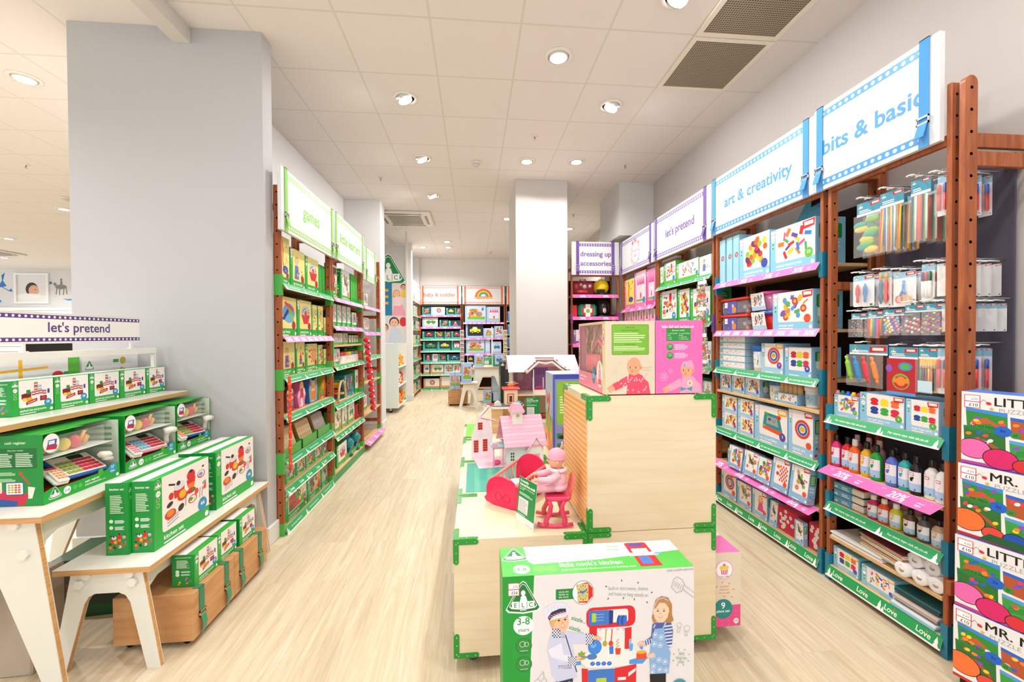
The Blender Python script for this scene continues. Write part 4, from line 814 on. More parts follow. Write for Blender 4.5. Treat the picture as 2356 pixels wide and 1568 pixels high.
for a, b, h, p, t in ((3.125, 2.955, .17, 'craft', 'fairy sewing kit in blue pack'), (2.94, 2.785, .18, 'mask', 'rabbit sewing kit in blue pack'), (2.80, 2.65, .175, 'dots', 'animal mask kit in blue pack'), (2.645, 2.49, .215, 'check', 'wooden hammer tap art box'), (2.48, 2.33, .215, 'mask', 'butterfly mobile kit in blue pack')):
    s.box(a, b, h, '#8fb9dc', p, t, badge='', bcol='#e8542c', tab=RD, pr=('£8', '£6'), d=.05, tilt=-.13, v=-.045, dz=.01, name='craft_kit', cat='craft kit')
s = rs(B2, 'bottom', .09, 3.36)
for a, b, h, p, t in ((3.305, 3.105, .225, 'rings', 'red and blue paint spinner box'), (3.095, 2.925, .19, 'mask', 'grey cat mask craft kit'), (2.915, 2.755, .195, 'doll', 'orange haired rag doll kit')):
    s.box(a, b, h, '#8fb9dc', p, t, badge='', bcol='#e8542c', tab=RD, pr=('£8', '£6'), d=.09, name='craft_kit', cat='craft kit')
s.box(2.745, 2.665, .17, '#8fb9dc', 'mask', 'slim leaning stocking sewing kit', d=.04, tilt=-.1, badge='', tab=RD, name='craft_kit', cat='craft kit')
def floral(w, h):
    m = MB('fabric', '#d02048').bbox(-w / 2, 0, 0, w / 2, .1, h, .008); A = Art(); R = random.Random(int(w * 100))
    for i in range(14):
        x, y = R.uniform(.02, w - .02), R.uniform(.02, h - .02)
        for k in range(5): A.ell(x + .008 * math.cos(k * 1.257), y + .008 * math.sin(k * 1.257), .006, .006, '#f4ece8', n=6)
        A.ell(x, y, .004, .004, '#d8b44a', n=6)
    m.art(A, lambda u, v, k: (u - w / 2, -k - .0003, v), 'fabric'); return m.build('sewing_case')
s.fin(floral(.19, .165), 'sewing_case', 'large red floral sewing case', 'sewing case', None, .785, .03)
s.box(2.48, 2.405, .15, '#8fb9dc', 'mask', 'slim pale blue sewing kit', d=.03, badge='', tab=RD, name='craft_kit', cat='craft kit', v=.0)
s.fin(floral(.1, .165), 'sewing_case', 'small red floral sewing case at the end', 'sewing case', None, 1.0, .035)

# basics bay
s = rs(B1, 'box', .97, 2.238)
e = s.box(2.235, 2.055, .12, '#9ccbe8', 'craft', 'blue box of stubby paint markers', tab=RD, badge='5', bcol='#6fae45', d=.13)
for i, c in enumerate(['#f09ab8', '#1d7a4a', '#2f5fd0', '#f0c22c', '#e0322c']):
    p = empty('marker_cap'); o = MB('plastic', c).use(smooth=1).lathe([(.014, 0), (.015, .006), (.009, .012), (.009, .02), (0, .021)], 12).build('stubby_marker'); bpy.data.objects.remove(p)
    s.fin(o, 'paint_marker', '%s knobbly cap of a marker poking out' % ['pink', 'green', 'blue', 'yellow', 'red'][i], 'paint marker', 'marker caps in the blue box', .022 + .034 * i, .05, .121)
s.box(2.05, 1.815, .155, '#8fc4e8', 'pots', 'wide blue box of no spill pots', title='non spill paint pots', badge='6', bcol='#5fae45', tab=RD)
s.box(1.81, 1.665, .155, '#9ccbe8', 'pots', 'blue box of six finger paints', title='bright finger paints', badge='6', bcol='#5fae45', tab=RD)
s = rs(B1, 'bottle', .67, 2.238)
for i, (y, c, cap, d) in enumerate(((2.205, '#e0307a', '#15120f', 'magenta'), (2.145, '#e0282c', '#15120f', 'red'), (2.09, '#ef6a1f', '#f0eee8', 'orange, white-capped'), (2.03, '#f0b81f', '#15120f', 'yellow'), (1.967, '#1fa03a', '#0f2a15', 'green'), (1.92, '#1a1d3a', '#15120f', 'dark blue'), (1.885, '#5a6fd0', '#15120f', 'lilac blue'), (1.83, '#2fb0b0', '#15120f', 'turquoise'), (1.77, '#17161a', '#15120f', 'black'), (1.712, '#ecebe8', '#15120f', 'white, black-capped'), (1.658, '#e6e8ec', '#15120f', 'pearl white'))):
    o = bottle(c, cap, h=.185, r=.0265); s.fin(o, 'paint_bottle', d + ' ready mix paint bottle', 'paint bottle', None, 2.238 - y, (.035 if i != 5 else .085) + (.01 if i % 2 else 0))
for i, y in enumerate((2.18, 2.11, 2.05)):
    s.fin(bottle('#d8a0b4', '#e8c9cc', h=.185, r=.0265), 'paint_bottle', 'pink-capped bottle in the back row', 'paint bottle', 'back row bottles', 2.238 - y, .14)
s = rs(B1, 'jar', .46, 2.238)
for i in range(3):
    e = empty('paint_tray'); MB('plastic', '#e8e3d2').bbox(.0, 0, 0, .075, .1, .035, .006).build('palette', e)
    m = MB('card', '#4f94b0').bbox(-.1, -.004, 0, .01, .104, .038, .002); m.art(Art().rect(0, 0, .11, .036, '#5a9db8').lines(.05, .01, .05, .018, 2, '#d8e8ee').sub(elc(.015, .018, .024), 0, 0), lambda u, v, k: (u - .1, -.004 - k, v + .001)); m.build('sleeve', e)
    MB('plastic', ['#a82a50', '#2a4a6a', '#c83a3a'][i]).box(.005, .01, .034, .07, .09, .036).build('paint_block', e)
    s.fin(e, 'paint_tray', ['lowest', 'middle', 'topmost'][i] + ' sleeved cream paint tray', 'paint tray', None, .13, .025, i * .041)
for y, c, cap, d in ((1.985, '#d0246a', '#f1efe9', 'magenta'), (1.928, '#ee5a24', '#f1efe9', 'orange'), (1.868, '#d8d42a', '#f1efe9', 'lime yellow'), (1.80, '#5a4020', '#15120f', 'gold glitter'), (1.737, '#55585c', '#15120f', 'silver glitter'), (1.676, '#c8b088', '#15120f', 'sand coloured')):
    s.fin(bottle(c, cap, 'paint_jar', .026, .125, neck=.5), 'paint_jar', d + ' small craft paint jar', 'paint jar', None, 2.238 - y, .04)
for y in (1.96, 1.90, 1.84): s.fin(bottle('#b8788a', '#e4d0cc', 'paint_jar', .026, .125, neck=.5), 'paint_jar', 'pale-capped jar in the back row', 'paint jar', 'back row jars', 2.238 - y, .13)
s = rs(B1, 'paper', .265, 2.238)
def pad(w, d, h, cols, n=None):
    m = MB('card'); n = n or len(cols)
    for i in range(n): m.use('card', cols[i % len(cols)]); j = .003 * math.sin(i * 2.3); m.box(-w / 2 + j, j, h * i / n, w / 2 + j, d + j, h * (i + .85) / n)
    return m.build('paper_pad')
s.fin(pad(.3, .26, .03, ['#f1efec', '#d8d8da', '#f4f2ef']), 'paper_pad', 'white paper pad lying flat', 'paper pad', None, .185, .0)
s.fin(pad(.26, .2, .035, ['#5a5f6c', '#c8ccd4', '#444a58']), 'paper_pad', 'dark covered pad on the white one', 'paper pad', None, .24, .1, .032)
s.fin(pad(.24, .26, .07, ['#f1efe8', '#c25a4a', '#f1e8c8', '#8a9a4a', '#f4f2ef', '#d88a5a', '#e8e2d8', '#7a3a4a'], 16), 'paper_pad', 'thick pad of multicoloured paper', 'paper pad', None, .33, -.004, .032, rz=-.12)
def roll():
    m = MB('card', '#f3f2f0').use(smooth=1); m.lathe([(.013, 0), (.033, 0), (.034, .001), (.034, .299), (.033, .3), (.013, .3), (.013, .0)], 22, rotm('X', -90)); m.use('card', '#b8a88c', 1).lathe([(.0125, .002), (.0125, .29)], 16, rotm('X', -90)); return m.build('paper_roll')
r0 = roll()
for i, (y, z, d) in enumerate(((1.79, 0, 'first bottom row'), (1.72, 0, 'middle bottom row'), (1.665, .0, 'last bottom row'), (1.757, .06, 'first top row'), (1.69, .06, 'last top row'))):
    o = r0 if i == 0 else r0.copy()
    if i: COL.objects.link(o)
    s.fin(o, 'paper_roll', d + ' roll of white paper', 'paper roll', 'white paper rolls on the wooden shelf', 2.238 - y + (.006 if i == 2 else 0), -.02 + .01 * i, .036 + z)
s = rs(B1, 'bottom', .09, 2.238)
s.box(2.225, 2.05, .115, '#8fcbe0', 'pots', 'blue box of brushes and stampers', title='my 1st brushes', badge='', bcol='#6a4aa8', tab='#f0a92c', d=.12)
s.box(2.035, 1.855, .105, '#8fcbe0', 'sticks', 'blue box of painting tools', badge='', bcol='#5a5ab8', tab='#f0a92c', d=.1)
for i, c in enumerate((['#8fc4e0', '#e6f0f4'], ['#b8a89c', '#d8ccc4'], ['#1f4a50', '#2f6a70'])):
    s.fin(pad(.2, .27, .022, c), 'activity_pad', ['lowest pale blue', 'middle grey beige', 'topmost dark teal'][i] + ' activity pad lying flat', 'activity pad', None, .48, -.005 + .012 * i, i * .034)
# prongs and hanging packs; (far edge, near edge, top, bottom, look, description, how many behind each other)
HANG = [('upper', [(2.08, 1.945, 2.16, 1.86, 'feather', 'green and yellow feathers', 2), (1.95, 1.835, 2.17, 1.86, 'straws', 'striped twisted straws', 3), (1.80, 1.715, 2.18, 1.88, 'felt', 'striped felt strips', 4), (1.685, 1.60, 2.16, 1.98, 'marker', 'rounded card of chunky markers', 5)]),
        ('second', [(2.10, 1.98, 1.77, 1.60, 'twopens', 'card with red and blue crayons', 2), (1.955, 1.89, 1.77, 1.59, 'brushset', 'card with two chubby brushes', 2), (1.88, 1.775, 1.755, 1.585, 'scissors', 'card with blue and orange scissors', 3), (1.75, 1.695, 1.775, 1.60, 'pens', 'card of three patterned pens', 2), (1.685, 1.60, 1.765, 1.62, 'whitecard', 'blue and white ink pens carton', 6)]),
        ('third', [(2.11, 2.02, 1.565, 1.43, 'gems', 'card of stick-on jewels', 2), (2.015, 1.93, 1.57, 1.425, 'pipes', 'coloured pipe cleaners', 2), (1.93, 1.83, 1.575, 1.44, 'pom', 'pastel pompoms', 2), (1.825, 1.735, 1.59, 1.44, 'buttons', 'assorted buttons', 3), (1.735, 1.65, 1.59, 1.44, 'shapes', 'purple and orange foam shapes', 2), (1.645, 1.60, 1.585, 1.46, 'card', 'pale blue craft card', 6)]),
        ('lower', [(2.12, 1.91, 1.395, 1.165, 'rollers', 'four knobbly dough rollers', 1), (1.90, 1.765, 1.385, 1.15, 'apron', 'red monkey painting apron', 1), (1.76, 1.68, 1.385, 1.17, 'brushes', 'yellow-backed wooden brushes', 3), (1.675, 1.6, 1.385, 1.18, 'marker', 'red and blue marker paints', 5)])]
sd = 0
for rn, row in HANG:
    for i, (a, b, zt, zb, st, d, n) in enumerate(row):
        sd += 1; w = a - b
        b1 = max(b, 1.637); uc = 2.238 - (a + b1) / 2; w = min(w, (a - b1) if b < 1.637 else w)
        for k in range(n):
            p = pack(st, max(w, .05), zt - zb, sd, '#4f9ab4'); p.name = 'craft_pack'
            if k == 0: hook(p)
            dep = ['in front', 'second on its prong', 'third on its prong', 'fourth on prong', 'fifth on prong', 'sixth on prong'][k]
            tag(p, 'hanging %s, %s, %s basics row' % (d, dep, rn), 'craft pack'); B1.put(p, uc, .03 + .052 * k, zt - .012, rz=(-.04 if k % 2 else .02))
        MB('metal', '#c8c8ca').tube([(uc, .02, zt + .0125), (uc, .345, zt + .0125)], .0028, 6).build('prong', B1.e)

# bare end ladder of the run
e = empty('end_ladder', (XR, 1.56, 0), 0, 'tall brown wooden end frame with drilled holes and rounded tops', 'rack frame')
for x in (0,):
    m = MB('rack_wood').prism([(x, .0), (x + .058, 0), (x + .058, 2.5)] + [(x + .029 + .029 * math.cos(a), 2.5 + .03 * math.sin(a)) for a in (PI * i / 10 for i in range(1, 10))] + [(x, 2.5)], 0, .022)
    m.use('matte', '#1d120c')
    for i in range(27): m.lathe([(0, 0), (.007, 0)], 8, Matrix.Translation((x + .029, -.0004, .06 + i * .093)) @ Matrix.Rotation(PI / 2, 4, 'X'))
    m.build('upright', e)
for z, y in ((2.24, .024), (2.15, .0), (.3, .024)): MB('rack_wood').bbox(-.02 if z < 2 and z > .1 else .058, y, z, .374, y + .02, z + .062, .002).build('cross_rail', e)

# ------------------------------------------------------------ pretend bay and doll bay
s = rs(B3, 'top', 1.975, 4.49)
s.box(4.475, 4.365, .22, GR, 'craft', 'small green kitchen play box', badge='', d=.16)
s.box(4.36, 4.10, .24, '#5cb83c', 'pans', 'green and white toy cleaner box', badge='', d=.16)
s.box(4.09, 3.66, .19, '#5cb83c', 'sticks', 'wide white and green trolley box', badge='')
s.box(3.65, 3.46, .18, '#f0edea', 'kid', 'white shopping toy box', lod=1)
s = rs(B3, 'second', 1.555, 4.49)
s.box(4.465, 4.075, .36, GR, 'pans', 'big green kitchen set box', title='kitchen set', badge='44')
s.box(4.06, 3.82, .34, GR, 'fruit', 'green box picturing play vegetables', title='bag of play food', badge='')
s.box(3.81, 3.47, .32, '#3fae49', 'cans', 'green windowed cash register box', title='cash register', badge='37')
for nm, z, its in (('third', 1.14, (('teal and white toy pan box', 'pans', 4.47, 4.2), ('green tea party box', 'fruit', 4.19, 3.9), ('white and green toaster box', 'rings', 3.89, 3.62), ('small green food box', 'cans', 3.61, 3.45))),
                   ('fourth', .78, (('green toy mixer box', 'rings', 4.47, 4.2), ('green wooden food box', 'fruit', 4.19, 3.9), ('white and green kettle box', 'pans', 3.89, 3.6), ('narrow green picnic box', 'cans', 3.59, 3.45)))):
    s = rs(B3, nm, z, 4.49)
    for d, p, a, b in its: s.box(a, b, .24, GR if 'green' in d[:6] else '#7fc6b4', p, d, badge='')
# bagged shells hanging on the join between two racks
R = random.Random(9)
for i in range(7):
    e = empty('craft_strip_bag'); z = 1.9 - i * .115; c = MB('plastic').use(smooth=1)
    for k in range(14): c.use('plastic', ['#b09a7c', '#8a7050', '#d8d0c0', '#c8a070'][k % 4], 1).ball((R.uniform(-.045, .045), R.uniform(-.012, .012), R.uniform(-.095, -.03)), R.uniform(.009, .015), 7, 5)
    c.build('contents', e); MB('film', '#ffffff').bbox(-.055, -.02, -.11, .055, .02, -.015, .006).build('clear_bag', e)
    MB('card', ['#f4f2ee', '#e8602c'][i % 2]).box(-.055, -.004, -.02, .055, .004, .012).box(-.05, -.0045, -.018, -.01, -.004, .01).build('header_card', e)
    tag(e, 'clear bag of shells, %s down the string beside the art rack' % ORD[i + 1], 'craft bag'); e.location = (1.99, 3.43 + .012 * (i % 2), z); e.rotation_euler = (0, 0, -PI / 2 + .1)
e = empty('clip_strip', (2.0, 3.43, 1.1), 0, 'long narrow plastic hanging strip between the art and pretend racks', 'display strip')
MB('plastic', '#e8e8e6').box(.008, -.012, 0, .011, .012, .84).build('strip', e)
s = rs(B4, 'top', 1.79, 5.6)
s.box(5.55, 5.21, .40, PK, 'tree', 'pink box picturing a toy treehouse', panel='#f4e46a', title='tree house', d=.12)
s.box(5.20, 4.84, .45, '#f488b8', 'castle', 'tall pink dolls house box', panel='#fbd0e0', badge='', d=.12)
s.box(4.83, 4.58, .43, '#e8529a', 'castle', 'deep pink dolls house box', panel='#f48ab8', badge='', d=.12)
s = rs(B4, 'second', 1.6, 5.6)
for i in range(6): s.box(5.56 - i * .165, 5.41 - i * .165, .15, '#f6a8c4', 'doll', '%s small pink doll figure box' % ORD[i + 1], lod=0, d=.08, name='figure_box', seed=i)
for nm, z in (('third', 1.2), ('fourth', .9)):
    s = rs(B4, nm, z, 5.6)
    for i in range(4): s.box(5.56 - i * .25, 5.33 - i * .25, .2, '#f6a8c4', 'castle', '%s pink village playset box' % ORD[i + 1], lod=0, d=.12, seed=i)

# dressing up end bay, faces the room entrance
B5 = Bay('accessories', 1.36, 5.66, 0, .69, shelves=(.09, .55, .97, 1.32, 1.70, 2.01), strips=((2.01, '2'), (1.70, '2'), (1.32, '2')), clip='#a0399a')
B5.sign(['dressing up', 'accessories'], PURP, .0, .68, 2.285, 2.745, (.085, .59), th=.07, tx=.345, ty=None, label='white header sign reading dressing up accessories with purple straps')
s = Shelf(B5, 'top', 2.01, 1.36)
e = empty('doctor_case'); m = MB('glass', '#d8485a').bbox(-.16, 0, 0, .16, .13, .2, .03).build('clear_case', e)
MB('plastic', '#e02c34').use(smooth=1).tube([(-.05, .06, .195), (-.04, .06, .22), (.04, .06, .22), (.05, .06, .195)], .01).tube([(-.08, .04, .05), (.06, .04, .05)], .02, 10).tube([(-.1, .04, .1), (-.1, .04, .15)], .02).build('toy_tools', e)
MB('plastic', '#c9cfd6').use(smooth=1).ball((.02, .03, .12), .03).ball((.1, .04, .13), .025).ball((-.03, .04, .15), .02).build('steel_piece', e)
s.fin(e, 'tool_case', 'clear red case of toy tools', 'toy case', None, .19, .04)
e = empty('toy_helmet'); MB('plastic', '#f2cf1f').use(smooth=1).ball((0, .09, .125), (.11, .12, .12), 20, 12).build('shell', e); MB('plastic', '#16140f').use(smooth=1).lathe([(.115, 0), (.135, .006), (.118, .03)], 22, Matrix.Translation((0, .09, .004)) @ Matrix.Scale(1.06, 4, (0, 1, 0))).build('brim', e); MB('plastic', '#17150f').box(-.1, -.04, .03, .02, -.025, .08).build('visor', e)
s.fin(e, 'toy_helmet', 'yellow toy firefighter helmet', 'toy helmet', None, .48, .08)
s = Shelf(B5, 'second', 1.70, 1.36)
e = empty('doctor_bag'); MB('plastic', '#2a8f74').bbox(-.135, 0, 0, .135, .1, .18, .03).build('case', e)
A = Art().ell(.135, .09, .085, .085, '#d8262f', n=20).rect(.105, .03, .165, .15, '#f4f4f0').rect(.075, .06, .195, .12, '#f4f4f0').rect(.1, .0, .17, .18, '#e8efe8').rect(.11, .06, .16, .11, '#7cc04a')
MB().art(A, lambda u, v, k: (u - .135, -.0015 - k, v)).build('cross_emblem', e)
s.fin(MB('plastic', '#e2262e').bbox(-.04, 0, 0, .04, .12, .17, .01).build('red_case'), 'toy_case', 'plain bright red toy case', 'toy case', None, .06, .05)
s.fin(e, 'doctor_case', 'green doctor case with red cross', 'toy case', None, .25, .04)
e = empty('police_helmet'); MB('plastic', '#15151a').use(smooth=1).ball((0, .09, .132), (.095, .11, .13), 20, 12).lathe([(.1, .0), (.128, .004), (.1, .03)], 22, Matrix.Translation((0, .09, .0))).build('shell', e); MB('metal', '#d8d8dc').ball((0, -.02, .09), (.028, .006, .038), 8, 5).build('badge', e)
s.fin(e, 'toy_helmet', 'black toy police helmet', 'toy helmet', None, .49, .05)
s = Shelf(B5, 'third', 1.32, 1.36)
s.box(1.39, 1.62, .2, '#8a5ac0', 'kid', 'purple fancy dress box'); s.box(1.64, 1.98, .22, '#e05a9a', 'kid', 'pink fancy dress box')
e = empty('wooden_ladder', (1.31, 5.70, 0), 0, 'narrow brown wooden upright frame beside the accessories bay', 'rack frame')
for y in (0, .3): MB('rack_wood').bbox(0, y, 0, .022, y + .05, 2.53, .004).build('upright', e)
for z in (.3, 1.2, 2.2): MB('rack_wood').box(.002, .05, z, .02, .3, z + .05).build('cross_rail', e)

# ------------------------------------------------------------ puzzle multipacks stacked in front of the end ladder
def puzzle(i, title, lm):
    W, D, H = .425, .12, .289; A = Art().rect(0, 0, W, H, '#e9e7e6'); base = '#c2418f' if lm else '#c2332c'
    A.rect(0, 0, W, .012, base)
    # garden scenes printed as tilted picture cards, then plain coloured balloons along the foot
    def card(x0, y0, x1, y1, sky, land, path, n, t):
        A.poly([(x0 + .004, y0), (x1, y0 - .012), (x1 - .002, y1 - .008), (x0, y1)], land).poly([(x0, y1), (x1 - .002, y1 - .008), (x1 - .001, y1 - .024), (x0 + .001, y1 - .012)], sky)
        A.poly([(x0 + .01, y0 + .01), (x0 + (x1 - x0) * .6, y0 + .025), (x1 - .008, y0 - .008), (x1 - .02, y0 + .02), (x0 + (x1 - x0) * .5, y0 + .045), (x0 + .02, y0 + .035)], path)
        R = random.Random(i * 7 + n)
        for k in range(n): A.ell(R.uniform(x0 + .012, x1 - .012), R.uniform(y0 + .012, y1 - .022), .009, .0065, R.choice(['#f2cf2c', '#e0405a', '#2f62c0', '#8a4ac0', '#f0eee8', '#f0862c']), R.random(), 8)
        if t: A.txt((x0 + x1) / 2 - .01, y0 + .006, .009, t, '#1a1010', 'c', rot=-.06)
    t = 'LITTLE MISS' if lm else 'MR. MEN'
    card(.012, .146, .127, .226, '#3a8ad8', '#2f8a35', '#c05a30', 7, t); card(.006, .062, .122, .153, '#2f7a3a', '#2a6f30', '#b0522c', 8, t)
    card(.132, .128, .25, .205, '#2a62c8', '#b0552e', '#b0552e', 8, ''); card(.13, .045, .25, .118, '#5a9ae0', '#3a9a40', '#2f8a35', 6, ''); card(.262, .128, .415, .205, '#3a8ad8', '#2f8a35', '#c05a30', 8, '')
    card(.262, .045, .415, .118, '#5a9ae0', '#3a9a40', '#b0552e', 8, '')
    for x, y, r, c in (((.036, .062, .046, '#e86aae'), (.108, .036, .046, '#d8246a'), (.17, .022, .03, '#d8303a'), (.25, .03, .045, '#7a4a9a')) if lm else ((.028, .065, .05, '#ee7436'), (.1, .035, .03, '#e04a3a'), (.16, .03, .034, '#1f4fa8'), (.24, .03, .04, '#e0304a'))):
        A.ell(x, y + .002, r + .0025, r * .82 + .0025, '#1a1214', n=20).ell(x, y + .002, r, r * .82, c, n=20)
    if not lm: A.poly([(.06, .005), (.2, .002), (.19, .03), (.09, .035)], '#1f5a38')
    A.txt(.092, .242, .034, title, '#0e0c0d', bold=.022).txt(.104, .218, .017, 'PUZZLE MULTI-PACK', '#9a9a9c', bold=-.012)
    A.ell(.114, .147, .024, .02, '#1f62c8', n=18).txt(.114, .144, .011, '3x', '#0c1a3a', 'c').ell(.146, .138, .014, .012, '#3a8a3a', n=14).txt(.146, .134, .008, '27', '#0c2a12', 'c').star(.084, .228, .008, '#f0a92c').ell(.275, .13, .02, .02, '#e8602c', n=16).txt(.275, .124, .011, '4x', '#2a100c', 'c')
    A.path([(.053, .25), (.062, .262), (.074, .252)], .0012, '#555555').ell(.076, .249, .008, .006, '#d8303a', -.3, 10)
    price(A, .008, .226, .045, ('£20', '£10'))
    m = MB('card', base).bbox(-W / 2, 0, 0, W / 2, D, H, .001); m.art(clamp(A, W, H), fFront(W)); m.art(Art().rect(0, 0, D, H, base), fLeft(W, D)); m.art(Art().rect(0, 0, W, D, '#4f7fdc').rect(W * .4, D * .3, W * .7, D * .55, '#e0303a').txt(.15, .03, .025, 'PUZZLE MULTI-PACK', '#9fbdf0', maxw=.26), fTop(W, H)); return m.build('puzzle_box')
ux, uy = .281, -.960
for i, (t, lm) in enumerate((('MR. MEN', 0), ('LITTLE MISS', 1), ('MR. MEN', 0), ('LITTLE MISS', 1))):
    dx = (-.012, -.006, .002, .02)[i]
    cx, cy = 1.965 + dx + ux * .2125, 1.499 + uy * .2125
    o = puzzle(i, t, lm); o.name = 'puzzle_box'; o.location = (cx, cy, .041 + .2915 * i); o.rotation_euler = (0, 0, math.atan2(uy, ux) + (0, .01, -.015, .02)[i])
    tag(o, ['orange-footed puzzle multi-pack, lowest of the stack by the ladder', 'pink-footed puzzle multi-pack, second from the floor in the stack', 'orange-footed puzzle multi-pack, third from the floor in the stack', 'pink-footed puzzle multi-pack topping the stack by the ladder'][i], 'puzzle box')
o = MB('matte', '#3a2418').box(-.2, .01, 0, .2, .11, .04).build('shadow_board'); o.location = (1.96 + ux * .2125, 1.499 + uy * .2125, 0); o.rotation_euler = (0, 0, math.atan2(uy, ux)); tag(o, 'low added board, shadow-dark, on the floor under the puzzle stack', 'shadow_filler')  # added board, coloured dark to read as shadow under the stack
# ------------------------------------------------------------ racks behind the wall stub
XL = -1.375
L1 = Bay('games', XL, 3.09, 90, 1.045, clip='#4fae4a', shelves=(.03, .33, .54, .86, 1.145, 1.445, 1.83), strips=((1.83, 'g'), (1.445, '5'), (1.145, 'g'), (.86, 'g'), (.54, 'g'), (.33, 'l'), (.055, 'gb')))
L2 = Bay('learners', XL, 4.16, 90, 1.07, clip='#4fae4a', shelves=(.09, .45, .76, 1.15, 1.355, 1.545, 1.83), strips=((1.83, '2'), (1.545, '2'), (1.15, 'l'), (.76, 'g'), (.45, 'l')))
L3 = Bay('third green', XL, 5.25, 90, .95, clip='#4fae4a', shelves=(.09, .45, .85, 1.18, 1.5, 1.83), strips=((1.83, '2'), (1.5, '2'), (1.18, 'g'), (.1, '2x')))
MB('card', '#2f8f55').box(.02, -.004, .0, 1.05, .0, .07).build('kick_board', L2.e)
L1.sign('games', GREENS, -.05, 1.04, 2.2, 2.65, (.02, .99), th=.1, holes='r', ty=.19, label='white header sign reading games between green straps')
L2.sign('little learners', GREENS, .0, 1.05, 2.21, 2.66, (.04, 1.0), th=.1, holes='r', ty=.19, label='white header sign reading little learners with green straps')
L3.sign('', GREENS, .0, .6, 2.15, 2.56, (.08, .54), holes='r', label='blank white header sign with green straps, smallest of the three')
Y1 = '#efe08e'
def ls(bay, name, z, v=.045): return Shelf(bay, name, z, bay.oy, v=v)
s = ls(L1, 'top', 1.83)
s.box(3.13, 3.335, .36, GR, 'tree', 'tall monkey and tree game box', title='monkey business', panel=Y1, badge='', bcol='#a82a44', d=.06)
s.box(3.345, 3.625, .31, GR, 'kid', 'marble run game box', title='magic marble mountain', panel=Y1, badge='', bcol='#a82a44', pr=('£20', '£15'), d=.06)
s.box(3.63, 3.93, .30, GR, 'bowl', 'round green fishing game box', title='hook a duck', panel=Y1, badge='', bcol='#a82a44', d=.06)
for i, (a, b) in enumerate(((3.935, 4.015), (4.02, 4.095))): s.box(a, b, .27, GR, 'none', '%s slim green box edge' % ('first' if i == 0 else 'second'), d=.2, panel='#35a844', badge='', bcol=RD)
s = ls(L1, 'second', 1.445)
s.box(3.13, 3.45, .30, GR, 'frog', 'frog jumping game box', title='frogs frenzy', panel=Y1, badge='', bcol='#a82a44', pr=('£10', '£5'), d=.07)
s.box(3.46, 3.755, .30, GR, 'bowl', 'red bowl popping game box', title='jumping beans', panel=Y1, badge='', bcol='#a82a44', pr=('£20', '£10'), d=.07)
s.box(3.76, 3.885, .28, GR, 'sticks', 'slim toppling spaghetti game box', panel=Y1, badge='', bcol='#a82a44', d=.07); s.box(3.895, 4.035, .28, GR, 'sticks', 'second slim spaghetti game box', panel=Y1, badge='', bcol='#a82a44', pr=('£8', '£4'), d=.07)
s.box(4.045, 4.115, .18, GR, 'tower', 'short clown stacking game box', panel=Y1, badge='', d=.07)
s = ls(L1, 'third', 1.145)
s.box(3.17, 3.41, .26, GR, 'kid', 'two children picking carrots game', title='pick a card', panel=Y1, badge='', bcol='#a82a44', d=.07)
s.box(3.42, 3.605, .25, GR, 'tower', 'rocket stacking game box', title='rocket tower', panel=Y1, badge='', bcol='#a82a44', pr=('£10', '£8'), d=.07)
s.box(3.61, 3.88, .235, GR, 'check', 'red chequers board game box', title='draughts and ladders', panel=Y1, badge='', bcol='#a82a44', d=.05)
s.box(3.885, 4.015, .22, GR, 'dots', 'red counting game box', panel=Y1, badge='', bcol='#a82a44', d=.07); s.box(4.025, 4.115, .18, GR, 'kid', 'small family snap game', panel=Y1, badge='', d=.07)
s = ls(L1, 'fourth', .86)
def shaped(pts, base, spots, seed, bg):
    m = MB('card', bg); m.prism(pts, 0, .07); A = Art(); A.poly([(x * .92, .008 + z * .93) for x, z in pts], base); R = random.Random(seed)
    for x, z, rx, rz, c in spots: A.ell(x, z, rx, rz, c, R.uniform(-.3, .3), 14)
    A.lines(-.04, .008, .07, .016, 2, '#ffffff', R); m.art(A, lambda u, v, k: (u, -k, v)); return m.build('shaped_puzzle')
hs = [(-.06, 0), (.06, 0), (.065, .13), (.075, .14), (.03, .19), (-.03, .19), (-.075, .14), (-.065, .13)]
s.fin(shaped(hs, '#c23040', [(-.03, .06, .02, .02, '#7fa8d8'), (.03, .06, .02, .02, '#7fa8d8'), (-.03, .105, .02, .015, '#e8e0d0'), (.03, .105, .02, .015, '#e8e0d0'), (0, .155, .055, .025, '#e9e4e0'), (.01, .16, .015, .01, '#3a3030')], 1, '#7a4a3a'), 'shaped_puzzle', 'house shaped red puzzle box', 'shaped puzzle', None, .24, .05)
pr = [(-.05, 0), (.06, 0), (.06, .05), (.085, .1), (.05, .14), (.03, .2), (.0, .215), (-.03, .2), (-.05, .14), (-.09, .1), (-.07, .04)]
s.fin(shaped(pr, '#f08ac0', [(0, .175, .025, .03, '#f0c49a'), (0, .19, .03, .018, '#e8c03a'), (0, .11, .04, .045, '#d82a5a'), (-.05, .11, .022, .03, '#f7c8de'), (.05, .12, .018, .035, '#f7f0f4'), (0, .04, .02, .04, '#f4f0f0')], 2, '#e872ae'), 'shaped_puzzle', 'pink princess shaped puzzle box', 'shaped puzzle', None, .455, .05)
mo = [(-.08, 0), (.09, 0), (.1, .12), (.08, .22), (.05, .2), (.01, .19), (-.03, .2), (-.07, .22), (-.1, .12)]
s.fin(shaped(mo, '#7ab8d8', [(0, .085, .062, .07, '#f08a2a'), (-.06, .17, .02, .025, '#d83a2c'), (.06, .17, .02, .025, '#d83a2c'), (0, .17, .03, .02, '#b8d85a'), (-.02, .11, .01, .012, '#ffffff'), (.02, .11, .01, .012, '#ffffff')], 3, '#3a7ac0'), 'shaped_puzzle', 'orange monster shaped blue puzzle box', 'shaped puzzle', None, .70, .05)
